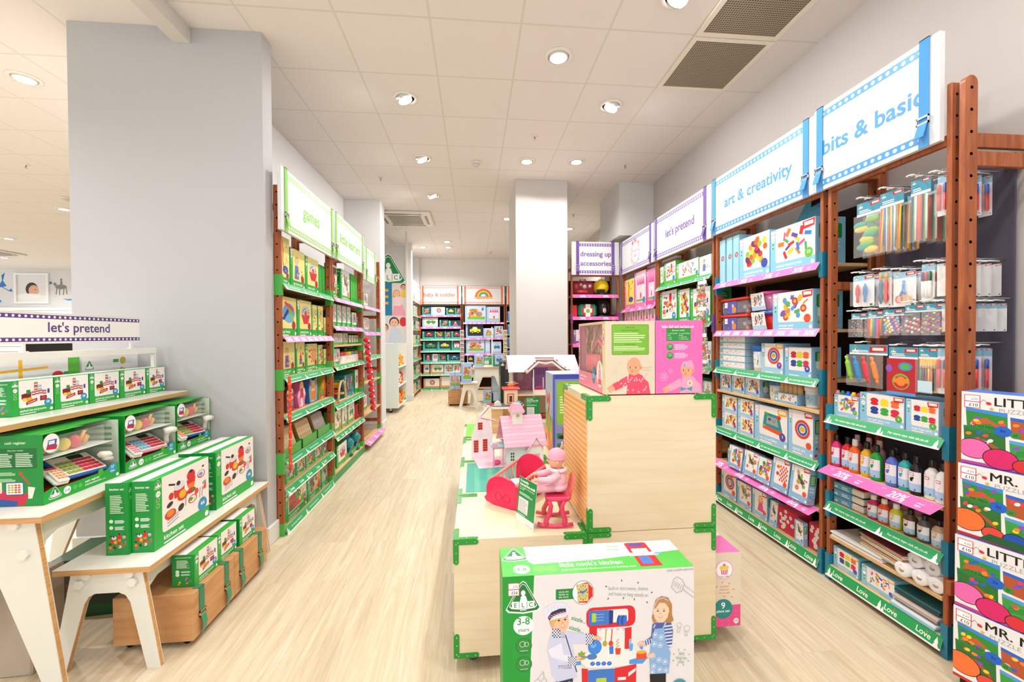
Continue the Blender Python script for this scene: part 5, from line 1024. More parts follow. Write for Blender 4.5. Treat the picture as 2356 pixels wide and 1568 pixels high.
dr = [(-.09, 0), (.07, 0), (.08, .1), (.07, .17), (.06, .22), (.02, .225), (.0, .17), (-.06, .09), (-.1, .05)]
s.fin(shaped(dr, '#e2502c', [(.03, .19, .025, .025, '#c8302c'), (.0, .1, .04, .05, '#f08a3a'), (-.01, .06, .05, .03, '#6ab04a'), (.02, .13, .02, .04, '#f0a83a')], 4, '#8abf3a'), 'shaped_puzzle', 'red dragon shaped puzzle box', 'shaped puzzle', None, .93, .05)
s = ls(L1, 'fifth', .54)
for i in range(3):
    e = MB('card', '#3fa03a').box(-.15, 0, 0, .15, .2, .003).box(-.15, 0, .0, .15, .004, .075).box(-.15, 0, 0, -.146, .2, .08).box(.146, 0, 0, .15, .2, .08).box(-.15, .196, 0, .15, .2, .1).build('tray')
    s.fin(e, 'green_tray', 'green card tray, %s of three' % ORD[i + 1], 'display tray', None, .34 + (i - .5) * .325, .006)
for i in range(3):
    for j in range(6):
        m = MB('ply_edge').bbox(-.125, 0, 0, .125, .009, .19, .001)
        A = Art().rect(0, 0, .25, .19, ['#dcc59c', '#d8c096', '#a9a8a6'][i]); R = random.Random(i)
        if j == 0:
            for r in range(4):
                for q in range(5):
                    if i == 0: A.txt(.035 + q * .045, .025 + r * .042, .022, 'abcdefghijklmnopqrst'[(3 - r) * 5 + q], RAIN[(r * 2 + q) % 6] if (r + q) % 3 else '#c9a24a', 'c')
                    elif i == 1: A.ell(.035 + q * .045, .035 + r * .04, .011, .014, R.choice(['#c98a4a', '#b8a070', '#d8944a']), R.random(), 8)
                    else: A.star(.04 + q * .042, .035 + r * .04, .014, R.choice(['#e8943a', '#d8b04a', '#c2c0bc']), R.choice((3, 4, 5)))
        m.art(A, lambda u, v, k: (u - .125, -k, v)); o = m.build('wooden_puzzle')
        o.name = 'wooden_puzzle'; tag(o, 'wooden %s board, %s from the front of the %s green tray' % (['letter', 'number', 'grey shape'][i], ORD[j + 1], ORD[i + 1]), 'wooden puzzle')
        L1.put(o, .34 + (i - .5) * .325 + .012 * j, .02 + .018 * j, .546 + .0125, tilt=-.32)
s = ls(L1, 'sixth', .33)
for i, (p, t) in enumerate((('puzzle', 'bus and flag'), ('fruit', 'honey bear'), ('puzzle', 'green dinosaur'), ('fruit', 'yellow lion'), ('puzzle', 'wooden hut'))):
    s.box(3.215 + i * .187, 3.395 + i * .187, .15, GR, p, 'small green %s jigsaw' % t, title='jigsaw', panel='#bcd3e2', badge='', bcol='#a82a44', seed=i, d=.06, name='jigsaw_box', cat='jigsaw')
s = ls(L1, 'bottom', .03)
s.box(3.21, 3.61, .25, GR, 'puzzle', 'big green jigsaw of a building site', title='at the building site', panel='#b9d0e0', badge='30', bcol='#a82a44', d=.06, name='jigsaw_box', cat='jigsaw', seed=5)
s.box(3.62, 3.925, .235, GR, 'puzzle', 'green jigsaw of animals in squares', title='animal puzzle', panel='#a9c4d4', badge='', bcol='#a82a44', d=.06, name='jigsaw_box', cat='jigsaw', seed=6)
s.box(3.935, 4.12, .22, GR, 'mask', 'green jigsaw of a squirrel', title='woodland friends', panel='#a9c4b4', badge='', bcol='#a82a44', d=.06, name='jigsaw_box', cat='jigsaw', seed=7)
# skipping handles hanging off the post
for i in range(6):
    e = empty('glow_wand', (XL + .045, 3.10 + .004 * (i % 2), 1.16 - i * .115), 0, 'orange plastic toy on the hanging string, %s from the top beside the games rack' % ORD[i + 1], 'small toy')
    MB('plastic', '#f0481c').use(smooth=1).lathe([(0, -.115), (.009, -.11), (.013, -.06), (.008, -.02), (.011, -.008), (0, 0)], 10).build('handle', e)
    MB('plastic', '#f26a3a').use(smooth=1).ball((0, 0, -.06), (.015, .015, .012)).build('grip', e)
# learners
s = ls(L2, 'top', 1.83)
s.box(4.22, 4.44, .34, GR, 'puzzle', 'green and white magnetic board box', panel='#e8e2e4', title='magnetic playset', badge='', bcol='#e8702c', d=.05)
s.box(4.56, 4.88, .34, GR, 'mask', 'green box with child writing', panel='#e8e4e8', title='magnetic playset', badge='', bcol='#e8702c', d=.1)
for i in range(4): s.box(4.92 + i * .068, 4.985 + i * .068, .34, GR, 'none', '%s upright green magnetic case' % ORD[i + 1], panel='#4fb54a', d=.2, lod=0)
s = ls(L2, 'second', 1.545)
for i in range(4): s.box(4.255 + i * .165, 4.41 + i * .165, .23, GR, 'sticks', '%s green chunky crayon box' % ORD[i + 1], panel='#e6ecf4', title='crayons', seed=3, d=.06, badge=None)
s.box(4.93, 5.14, .18, GR, 'craft', 'small green and white letters box', title='letters', d=.07)
s = ls(L2, 'third', 1.355)
s.box(4.29, 4.61, .12, '#6cb848', 'craft', 'bag of farm animal pieces', d=.05, panel='#d8d8d4', name='toy_bag'); s.box(4.62, 4.79, .12, '#6cb848', 'craft', 'bag of dinosaur pieces', d=.05, panel='#c8c8c8', name='toy_bag')
for i in range(4): s.box(4.82 + i * .1, 4.91 + i * .1, .1, GR, 'sticks', '%s small green flash card pack' % ORD[i + 1], d=.03, lod=0, name='card_pack')
s = ls(L2, 'fourth', 1.15)
s.box(4.28, 4.51, .165, GR, 'craft', 'green and white animal stamp box', panel='#e4e6ea', badge='', bcol='#e8702c', title='stampers')
e = empty('counting_blocks'); 
for i, c in enumerate(['#e0322c', '#d8262f', '#f2a02c', '#f2cf2c', '#4fae43', '#2f7fc9', '#ee7a2d']): MB('plastic', c).bbox(-.33 + i * .094, .0, .0, -.24 + i * .094, .12, .035, .004).build('block', e)
e2 = s.box(4.53, 5.2, .08, '#e8ece6', 'dots', 'long white strip box of blocks', lod=0, d=.13); s.fin(e, 'block_set', 'row of rainbow blocks on the strip box', 'block set', None, .71, .045, .083)
s = ls(L2, 'fifth', .76)
e = empty('abacus'); pts = [(.11 * math.cos(a), .11 + .11 * math.sin(a)) for a in (PI * i / 14 for i in range(15))]
for y in (.0, .2):
    m = MB('oak_shelf').use(smooth=0); m.tube([(-.12, y, .012)] + [(-.12 * math.cos(PI * i / 12), y, .012 + .21 * math.sin(PI * i / 12)) for i in range(1, 12)] + [(.12, y, .012)], .012, 8); m.tube([(-.12, y, .012), (.12, y, .012)], .012, 8); m.build('arch', e)
for i, c in enumerate(['#f0e08a', '#33333a', '#2a4fb0', '#3a7fd8', '#3aa04a', '#f0c22c', '#ee8a2c', '#d83a2c', '#7a2030']):
    a = PI * (i + 1) / 10; MB('plastic', c).use(smooth=1).lathe([(.011, 0), (.014, .01), (.014, .17), (.011, .18)], 10, Matrix.Translation((.1 * math.cos(a), .01, .02 + .17 * math.sin(a))) @ Matrix.Rotation(-PI / 2, 4, 'X')).build('spinner', e)
s.fin(e, 'wooden_spinner', 'arched wooden rainbow spinning drum', 'wooden toy', None, .3, .01)
s.box(4.66, 5.0, .25, '#1f8f96', 'craft', 'teal window box with blue toys', panel='#3a5a6a', badge='', d=.2, side='#1f8f96')
s.box(5.04, 5.19, .28, GR, 'rings', 'narrow green box with globe', d=.2)
s = ls(L2, 'sixth', .45)
s.box(4.3, 4.52, .22, '#6cb848', 'mask', 'green and white ring magnifier box', d=.1, badge='', bcol='#e8702c'); s.box(4.54, 4.73, .22, '#8ab85a', 'tower', 'green kaleidoscope window box', d=.1, badge='', bcol='#e8702c'); s.box(4.75, 5.02, .22, '#6cb848', 'car', 'white telescope toy box', d=.1, badge='', bcol='#e8702c')
for i in range(2): s.fin(MB('plastic', ['#c81f3a', '#d8324a'][i]).use(smooth=1).lathe([(.03, 0), (.02, .05), (.016, .14), (.024, .17)], 12).build('torch'), 'toy_torch', '%s standing red toy torch' % ORD[i + 1], 'toy torch', None, .92 + i * .07, .06)
s = ls(L2, 'bottom', .09)
s.box(4.33, 4.66, .22, GR, 'bowl', 'green and white globe box', badge='', bcol='#e8702c', d=.14, v=.03)
for i in range(2):
    e = empty('globe_pack'); MB('card', '#8a8f94').add([(-.13, 0, 0), (.13, 0, 0), (.13, .1, .24), (-.13, .1, .24), (-.13, .14, 0), (.13, .14, 0)], [(0, 1, 2, 3), (0, 3, 4), (1, 5, 2), (3, 2, 5, 4)]).build('backing_card', e)
    MB('plastic', '#1f8f96').use(smooth=1).ball((-.0, .02, .15), .062).build('globe', e); MB('plastic', '#17707a').use(smooth=1).lathe([(.05, 0), (.02, .02), (.015, .08)], 14, at=(0, .01, .015)).build('stand', e)
    MB('card', '#4fae3a').box(-.13, -.005, 0, .13, 0, .05).build('lip', e); s.fin(e, 'globe_pack', '%s teal talking globe on grey card' % ORD[i + 1], 'toy globe', None, .62 + i * .27, .03)
# string of red bagged toys
R = random.Random(3)
for i in range(12):
    e = empty('plush_bag', (XL + .05 + .004 * i, 5.22 + .01 * i, 1.43 - i * .078), R.uniform(-.2, .2), 'red bagged soft toy, %s down the long string by the third green bay' % ORD[i + 1], 'bagged toy')
    MB('fabric', '#d81f2c').use(smooth=1).ball((0, 0, -.03), (.03, .055, .035)).ball((.01, .05, -.04), (.02, .02, .04)).build('soft_body', e)
    MB('card', '#dfe8ea').add([(.034, -.03, -.055), (.034, .03, -.055), (.034, .0, -.02)], [(0, 1, 2)]).ball((.03, 0, -.045), (.01, .02, .008), 8, 5).build('paper_tag', e)
for d, y0, y1, z, p, b in (('blue and white farm box', 5.35, 5.6, 1.83, 'car', '#6ab0d8'), ('green and white letter box', 5.65, 5.9, 1.83, 'craft', GR), ('blue wrapped toy pack', 5.35, 5.6, 1.5, 'craft', '#3a5fb0'), ('white pencil box', 5.65, 5.95, 1.5, 'sticks', '#8ab8d8'), ('green number game box', 5.4, 5.75, 1.18, 'dots', GR), ('red fire station box', 5.4, 5.7, .85, 'car', RD), ('green counting box', 5.4, 5.8, .45, 'dots', GR)):
    s = ls(L3, {1.83: 'top', 1.5: 'second', 1.18: 'third', .85: 'fourth', .45: 'fifth'}[z], z, .1); s.box(y0, y1, .2, b, p, d)

# ------------------------------------------------------------ far end: toddler racks along the back wall
T1 = Bay('toddler', -1.43, 11.0, 0, 1.1, d=.3, clip='#e8642c', shelves=(.05, .44, .76, 1.06, 1.37, 1.68, 1.99), strips=((1.99, '2'), (1.68, '2'), (1.37, 'g'), (1.06, 'g'), (.76, 'g'), (.44, 'g'), (.06, 'gb')))
T2 = Bay('rainbow', -.3, 11.0, 0, 1.13, d=.3, clip='#e8642c', shelves=(.05, .35, .7, .967, 1.385, 1.8), strips=((1.8, '5'), (1.385, '2'), (.967, '2')))
T3 = Bay('blue', .86, 11.0, 0, 1.1, d=.3, clip='#e8642c', shelves=(.05, .4, .8, 1.15, 1.5, 1.85), strips=((1.85, 'g'), (1.5, 'g'), (1.15, 'g'), (.8, 'g')))
T1.sign('baby & toddler', ORNG, -.02, 1.1, 2.285, 2.76, (.1, 1.01), th=.1, holes='r', label='white header sign reading baby and toddler with orange straps', ty=.2)
def rainbow(A, W, H):
    for i, c in enumerate(['#e8502c', '#f08a2c', '#f2cf2c', '#5fb84a', '#3f8fd0']):
        r = .2 - i * .026; A.poly([(W / 2 + r * math.cos(a) * 1.1, .2 + r * math.sin(a)) for a in (PI * k / 20 for k in range(21))], c)
    A.poly([(W / 2 + .07 * 1.1 * math.cos(a), .2 + .07 * math.sin(a)) for a in (PI * k / 20 for k in range(21))], '#e4e5e4').txt(W / 2, .15, .085, 'happyland', '#e8762c', 'c', bold=.025)
T2.sign('', ORNG, .0, 1.12, 2.285, 2.76, (.07, 1.05), holes='r', draw=rainbow, label='white header sign reading happyland under a printed rainbow')
T3.sign('', ORNG, .02, 1.1, 2.285, 2.76, (.07, 1.0), holes='r', label='white header sign with orange straps partly behind the pillar')
TB = '#48b0a6'
def bs(bay, name, z): return Shelf(bay, name, z, bay.ox, v=.03)
for nm, z, its in (('top', 1.99, ((-1.36, -1.14, .22, 'dots', 'teal box with pagoda toy'), (-1.13, -.76, .22, 'rings', 'pale blue rocking toy box'), (-.73, -.51, .2, 'car', 'teal box of red trucks'), (-.5, -.35, .2, 'dots', 'small teal toy box'))),
                   ('second', 1.68, ((-1.36, -.95, .25, 'car', 'big pale blue bus toy box'), (-.91, -.68, .19, 'dots', 'teal box of little figures'), (-.67, -.35, .17, 'doll', 'teal box of animal figures'))),
                   ('third', 1.37, ((-1.36, -1.05, .2, 'car', 'teal box with iron toy'), (-1.04, -.8, .2, 'fruit', 'teal box with red apple'), (-.78, -.61, .2, 'dots', 'teal box with ladybird'), (-.6, -.35, .2, 'car', 'teal box with blue car'))),
                   ('fourth', 1.06, ((-1.35, -.98, .24, 'car', 'teal box with blue truck'), (-.97, -.62, .24, 'car', 'teal box with red train'), (-.6, -.35, .27, 'castle', 'cream and teal farm box'))),
                   ('fifth', .76, ((-1.34, -1.12, .21, 'doll', 'pink and teal doll box'), (-1.11, -.96, .21, 'rings', 'cream toy rings box'), (-.95, -.74, .21, 'sticks', 'dark teal skittles box'), (-.72, -.35, .19, 'car', 'long teal train set box'))),
                   ('sixth', .44, ((-1.34, -1.18, .25, 'car', 'tan box with red pram toy'), (-1.16, -.81, .25, 'car', 'tan box with red bus'), (-.8, -.59, .25, 'puzzle', 'white block puzzle box'), (-.58, -.35, .25, 'dots', 'red beads toy box'))),
                   ('bottom', .065, ((-1.34, -.92, .25, 'rings', 'large brown wooden walker box'), (-.91, -.62, .3, 'none', 'brown cardboard toy box')))):
    s = bs(T1, nm, z)
    for a, b, h, p, d in its: s.box(a, b, h, TB if 'teal' in d else ('#c79a68' if 'brown' in d or 'tan' in d else '#a8cfe4'), p, d, panel='#22424a' if 'teal' in d else '#e6ddd0', lod=0, d=.15)
HB = '#a9bfe4'
for nm, z, its in (('top', 1.8, ((-.24, .32, .46, 'land', 'very large farm roads play box'), (.33, .7, .42, 'castle', 'pink fairy castle box'))), ('second', 1.385, ((-.22, .24, .37, 'car', 'dark windowed railway box'), (.25, .53, .26, 'land', 'blue farm figures box'), (.54, .78, .32, 'dots', 'pale blue rocket box'))),
                   ('third', .967, ((-.22, .28, .37, 'land', 'large farm playset box'), (.29, .43, .38, 'none', 'plain blue happy box'), (.45, .73, .32, 'car', 'box of brown horses'))), ('fourth', .7, ((-.19, -.02, .22, 'car', 'dark box with wreath toy'), (.0, .26, .24, 'land', 'lilac village box'), (.3, .6, .24, 'car', 'green box of racing cars'))), ('fifth', .35, ((-.2, .1, .25, 'land', 'lilac house box'), (.15, .5, .25, 'land', 'lilac garden box')))):
    s = bs(T2, nm, z)
    for a, b, h, p, d in its: s.box(a, b, h, HB, p, d, panel='#1f2a3c' if 'dark' in d else '#c9d8ee', lod=0, d=.15)
for nm, z in (('top', 1.85), ('second', 1.5), ('third', 1.15), ('fourth', .8), ('fifth', .4)):
    s = bs(T3, nm, z)
    for i in range(3): s.box(.9 + i * .34, 1.2 + i * .34, .25, '#5a94dc', ['car', 'rings', 'castle'][i], '%s blue boxed baby toy' % ORD[i + 1], panel='#d4e2f4', lod=0, d=.15, seed=int(z * 10) + i)
for j, (x, bay, what, c) in enumerate(((-.315, 'between the toddler and rainbow bays', 'ladybird car', '#c8402c'), (.83, 'between the rainbow and blue bays', 'green sweet', '#6ab84a'))):
    for i in range(8):
        e = empty('small_toy_pack', (x, 10.94, 1.6 - i * .11), 0, 'hanging %s pack, %s down the string %s' % (what, ORD[i + 1], bay), 'toy pack')
        MB('card', '#b8c4cc' if j == 0 else '#f0c8c0').box(-.055, 0, -.1, .055, .004, 0).build('backing_card', e); MB('plastic', c).use(smooth=1).ball((-.02, -.01, -.05), .022).ball((.025, -.01, -.05), .018).build('toy', e)
# side rack of toddler toys and the slim bay near the pier
T0 = Bay('corner', -1.395, 9.49, 90, 1.44, d=.34, clip='#e8642c', shelves=(.1, .5, .9, 1.25, 1.6, 1.95), strips=((1.95, 'g'), (1.25, 'g'), (.9, 'g'), (.5, 'g')))
T0.sign('', ORNG, .0, 1.4, 2.25, 2.72, (.1, 1.3), holes='r', label='orange bordered header sign on the corner rack')
def soft(c, c2, r=.06):
    e = empty('soft_toy'); MB('fabric', c).use(smooth=1).ball((0, r, r * .9), (r, r * .8, r * .9)).ball((0, r * .9, r * 2.1), r * .68).ball((-r * .45, r * .9, r * 2.7), r * .25).ball((r * .45, r * .9, r * 2.7), r * .25).build('soft_body', e)
    MB('fabric', c2).use(smooth=1).ball((-r * .7, r * .5, r * .3), (r * .3, r * .5, r * .3)).ball((r * .7, r * .5, r * .3), (r * .3, r * .5, r * .3)).ball((-r * .9, r * .7, r * 1.3), (r * .3, r * .3, r * .45)).ball((r * .9, r * .7, r * 1.3), (r * .3, r * .3, r * .45)).ball((0, r * .3, r * 2), (r * .3, r * .2, r * .22)).build('limb_patch', e)
    MB('plastic', '#1a1512').ball((-r * .25, r * .28, r * 2.25), r * .08, 6, 4).ball((r * .25, r * .28, r * 2.25), r * .08, 6, 4).build('eye_button', e); return e
k = 0
for nm, z in (('bottom', .1), ('second', .5), ('third', .9), ('fourth', 1.25), ('fifth', 1.6), ('top', 1.95)):
    s = Shelf(T0, nm, z, T0.oy)
    for i in range(4):
        k += 1
        if k % 3 == 0: s.fin(soft(['#f0a82c', '#d8c09a', '#5ab04a'][k % 9 // 3], '#e0402c', .07), 'soft_toy', '%s cuddly soft toy' % ['orange', 'cream', 'green'][k % 9 // 3], 'soft toy', None, .18 + i * .34, .06)
        else: s.box(9.53 + i * .34, 9.83 + i * .34, .22, ['#5fb0dc', '#7ac0a8', '#f0c23a'][k % 3], ['car', 'dots', 'rings', 'fruit'][k % 4], '%s boxed baby toy' % ['sky blue', 'mint green', 'yellow'][k % 3], lod=0, d=.15, seed=k)

# white counter end with caster, soft toy shelves and the tall poster
e = empty('gondola', (-1.7, 7.86, 0), 0, 'white wheeled display gondola with a plain end panel', 'display unit')
MB('paint', '#dfe8e2').bbox(0, 0, .09, .285, .03, 1.31, .003).build('end_panel', e); MB('paint', '#eceeea').box(0, .03, .09, .02, .92, 1.31).build('back_panel', e); MB('paint', '#e4e6e2').bbox(0, .9, .09, .285, .92, 1.31, .003).build('end_panel', e)
for z in (.12, .5, .86): MB('paint', '#e9e9e4').box(.02, .03, z - .02, .285, .9, z).build('shelf', e)
for x, y in ((.13, .04), (.13, .88)):
    MB('metal', '#b8babc').box(x - .02, y - .012, .04, x + .02, y + .012, .09).use('matte', '#2a2a2c', 1).lathe([(.034, -.011), (.036, 0), (.034, .011)], 16, rotm('X', 90, (x, y + .0, .037))).build('caster', e)
for i, (z, y, c, c2) in enumerate(((.12, .06, '#f0662c', '#f2c23a'), (.12, .28, '#f2b02c', '#e04a2c'), (.12, .5, '#e8502c', '#f2d04a'), (.12, .72, '#f0a02c', '#5ab04a'), (.5, .08, '#e0563a', '#f0e4d4'), (.5, .3, '#f0e8e0', '#d83a3a'), (.5, .55, '#d84a4a', '#f2c23a'), (.86, .08, '#c84a5a', '#5ab04a'), (.86, .3, '#f0a02c', '#f2d04a'), (.86, .55, '#f2b83a', '#f08a2c'))):
    o = soft(c, c2, .075); o.name = 'soft_toy'; o.location = (-1.42, 7.95 + y, z + .006); o.rotation_euler = (0, 0, PI / 2); tag(o, '%s soft toy, %s along the gondola %s shelf' % (['orange', 'amber', 'red orange', 'gold', 'brick red', 'white', 'crimson', 'rose', 'tangerine', 'yellow'][i], ORD[i % 4 + 1 if i < 4 else (i - 4) % 3 + 1], 'lowest' if z < .2 else 'middle' if z < .6 else 'upper'), 'soft toy')
e = empty('poster_panel', (-1.7, 7.93, 1.316), 0, 'tall poster panel with a green logo and photos of laughing children', 'poster'); W, H = .42, 1.85
A = Art().rect(0, 0, W, H, '#d4d2d0'); elc(.1, 1.36 - .0, .62, A=A, c='#218a4a')
A.rect(0, .52, .165, 1.13, '#2b80a8').txt(.0, .98, .05, '', '#fff')
for y in (.97, .85, .73): A.rect(0, y, .1, y + .045, '#f2b52c')
A.rect(.17, .52, W, 1.13, '#e8ddd8').rect(0, .0, W, .5, '#e6dedc')
face(A, .25, .93, .06, '#f2c8ac', '#e8a44a', True); A.poly([(.17, .52), (W, .52), (.36, .72), (.2, .74)], '#f2a8b8').poly([(.2, .7), (.32, .7), (.33, .88), (.19, .86)], '#f6dcdc'); face(A, .38, 1.05, .05, '#e8b08a', '#3a1f14'); A.poly([(.33, .86), (W, .86), (W, 1.0), (.34, .98)], '#f0d04a')
face(A, .2, .38, .085, '#f2c4a4', '#2f1c14'); A.poly([(.09, 0), (.38, 0), (.33, .22), (.25, .29), (.14, .27)], '#cfdbe8').ell(.37, .4, .07, .09, '#e0323c').ell(.25, .46, .02, .02, '#d8262f', n=12); face(A, .02, .28, .07, '#e8b894', '#5a3420')
m = MB('card', '#e8e6e4').box(0, 0, 0, W, .025, H); m.art(clamp(A, W, H), lambda u, v, k: (u, -k, v)); m.build('printed_panel', e)
MB('paint', '#eceae8').box(W, -.02, -.0, W + .03, .05, H + .25).build('pole', e)
# ------------------------------------------------------------ birch crates with green corner brackets
GB = '#24962f'
def bracket(e, x, y, z, sx, sz, ax='x', ay=0):
    """L of two arms on a face; sx, sz give the arm directions; ax: face lies in x-z, y-z or x-y"""
    L, wd = .105, .021; m = MB('plastic', GB)
    def arm(du, dv):
        r = wd / 2; pts = []
        for i in range(5): a = -PI / 2 + PI * i / 4; pts.append((L - r + r * math.cos(a), r + r * math.sin(a)))
        pts = [(0, 0)] + pts + [(0, wd)]; return [(p[0] * du, p[1] * dv) if dv is not None else p for p in pts]
    a1 = [(u * sx, v * sz) for u, v in [(0, 0)] + [(L - wd / 2 + wd / 2 * math.cos(t), wd / 2 + wd / 2 * math.sin(t)) for t in (-PI / 2 + PI * i / 6 for i in range(7))] + [(0, wd)]]
    a2 = [(v * sx, u * sz) for u, v in [(0, 0)] + [(L - wd / 2 + wd / 2 * math.cos(t), wd / 2 + wd / 2 * math.sin(t)) for t in (-PI / 2 + PI * i / 6 for i in range(7))] + [(0, wd)]]
    rr_ = a1[1:-1]; LL = [a1[0]] + rr_ + [(wd * sx, wd * sz)] + a2[1:-1][::-1]
    for p in (LL,):
        if ax == 'x': m.prism([(x + a, z + b) for a, b in p], y, y + ay)
        elif ax == 'y': m.prism([(y + a, z + b) for a, b in p], x, x + ay, 'x')
        else: m.prism([(x + a, y + b) for a, b in p], z, z + ay, 'z')
    m.use('metal', '#cfd4c8')
    for t in (.018, .055, .09):
        for u, v in ((t, wd / 2), (wd / 2, t)):
            c = {'x': (x + u * sx, y + ay * 1.1, z + v * sz), 'y': (x + ay * 1.1, y + u * sx, z + v * sz), 'z': (x + u * sx, y + v * sz, z + ay * 1.1)}[ax]
            m.ball(c, .003, 6, 4)
    return m.build('corner_bracket', e)
def crate(x0, y0, z0, x1, y1, z1, label, top='birch', left=None, front_br=True, right_open=False, casters=False, name='display_crate'):
    W, D, H = x1 - x0, y1 - y0, z1 - z0; e = empty(name, (x0, y0, z0), 0, label, 'display crate')
    t = .018
    MB('birch').box(0, 0, 0, W, t, H).build('front_panel', e); MB('birch').box(0, D - t, 0, W, D, H).build('back_panel', e)
    MB('birch').box(0, t, 0, t, D - t, H).build('side_panel', e)
    if not right_open: MB('birch').box(W - t, t, 0, W, D - t, H).build('side_panel', e)
    MB('birch').box(t, t, 0, W - (0 if right_open else t), D - t, t).build('base_board', e)
    m = MB('birch').box(t, t, H - t, W - (0 if right_open else t), D - t, H)
    m.build('top_board', e)
    if top == 'teal':
        A = Art().rect(0, 0, W - .08, D - .08, '#2fa48c'); R = random.Random(3)
        n = int((W - .08) / .04)
        for i in range(n):
            for j in range(int((D - .08) / .022)):
                x, y = .01 + i * .04 + (.02 if i % 2 else 0) * 0, .008 + j * .022
                A.line(x, y, x + .03, y - .005, .0035, '#a5dcb0' if (i % 2) else '#1f7f9a'); A.L = 1
        m = MB('card', '#2fa48c').box(.04, .04, H, W - .04, D - .04, H + .002); m.art(A, lambda u, v, k: (.04 + u, .04 + v, H + .002 + k)); m.build('patterned_inset', e)
    if left:
        A = Art().rect(0, 0, D - .03, H - .05, '#f5cf86'); n, k = int((D - .03) / .028), int((H - .05) / .024)
        for j in range(k):
            for i in range(n):
                x, y = (i + .5) * (D - .03) / n, (j + .15) * (H - .05) / k
                A.poly([(x - .014, y + .012), (x - .012, y + .003), (x, y - .0), (x + .012, y + .003), (x + .014, y + .012), (x + .007, y + .018), (x, y + .012), (x - .007, y + .018)], '#f2a14a'); A.L = 1
        m = MB('card', '#f5cf86').box(-.002, .015, .02, 0, D - .015, H - .03); m.art(A, lambda u, v, k: (-.002 - k, D - .015 - u, .02 + v)); m.build('scale_patterned_panel', e)
    b = .003
    if front_br:
        for sx, xx in ((1, 0), (-1, W)):
            for sz, zz in ((1, 0), (-1, H)): bracket(e, xx, 0, zz, sx, sz, 'x', -b)
    for sx, xx in ((1, 0), (-1, W)):
        for sy, yy in ((1, 0), (-1, D)): bracket(e, xx, yy, H, sx, sy, 'z', b * .7)
    for sy, yy in ((1, 0), (-1, D)):
        for sz, zz in ((1, 0), (-1, H)): (x0 < .1 or z0 > .5 or y0 > 4) and bracket(e, 0, yy, zz, sy, sz, 'y', -b)
        if not right_open and x1 > 1: bracket(e, W, yy, H, sy, -1, 'y', b)
    if casters:
        for x in (.08, W - .08):
            for y in (.07, D - .07):
                MB('metal', '#c4c6c8').box(x - .018, y - .016, -.022, x + .018, y + .016, 0).use('matte', '#55565a', 1).lathe([(.026, -.01), (.03, -.004), (.03, .004), (.026, .01)], 16, rotm('X', 90, (x, y, -.034))).build('caster', e)
    return e
CZ = .066
crate(-.092, 1.75, CZ, .489, 2.235, .573, 'birch crate with a bare top carrying the pink cradle', casters=True)
crate(.491, 1.75, CZ, 1.08, 2.235, .573, 'lower birch crate under the tall one, behind the kitchen box', casters=True, right_open=True)
crate(.491, 1.75, .576, 1.08, 2.235, 1.172, 'tall birch crate with an orange scale-patterned side', left=True)
crate(-.092, 2.24, CZ, .489, 2.84, .573, 'crate with the teal patterned top', top='teal', front_br=False, casters=True)
crate(-.092, 2.845, CZ, .489, 3.44, .573, 'crate with a pale top under the open pink house', front_br=False, casters=True)
crate(.491, 2.24, CZ, 1.08, 2.84, .573, 'crate hidden behind the tall scale-sided crate', front_br=False, casters=True)
crate(.491, 2.845, CZ, 1.08, 3.44, .573, 'crate under the blue fire station box', front_br=False, casters=True)
crate(-.092, 3.445, CZ, .489, 4.05, .573, 'farthest crate with a bright green grass mat', front_br=False, casters=True)
crate(.3, 4.055, CZ, 1.08, 4.6, .573, 'crate under the big pink-roofed dolls house', front_br=False, casters=True)
tag(MB('fabric', '#7fd04a').bbox(0, 0, 0, .2, .5, .012, .004).build('grass_mat', None, (-.075, 3.5, .5765)), 'small bright green grass mat at the far corner of the crates', 'play mat')

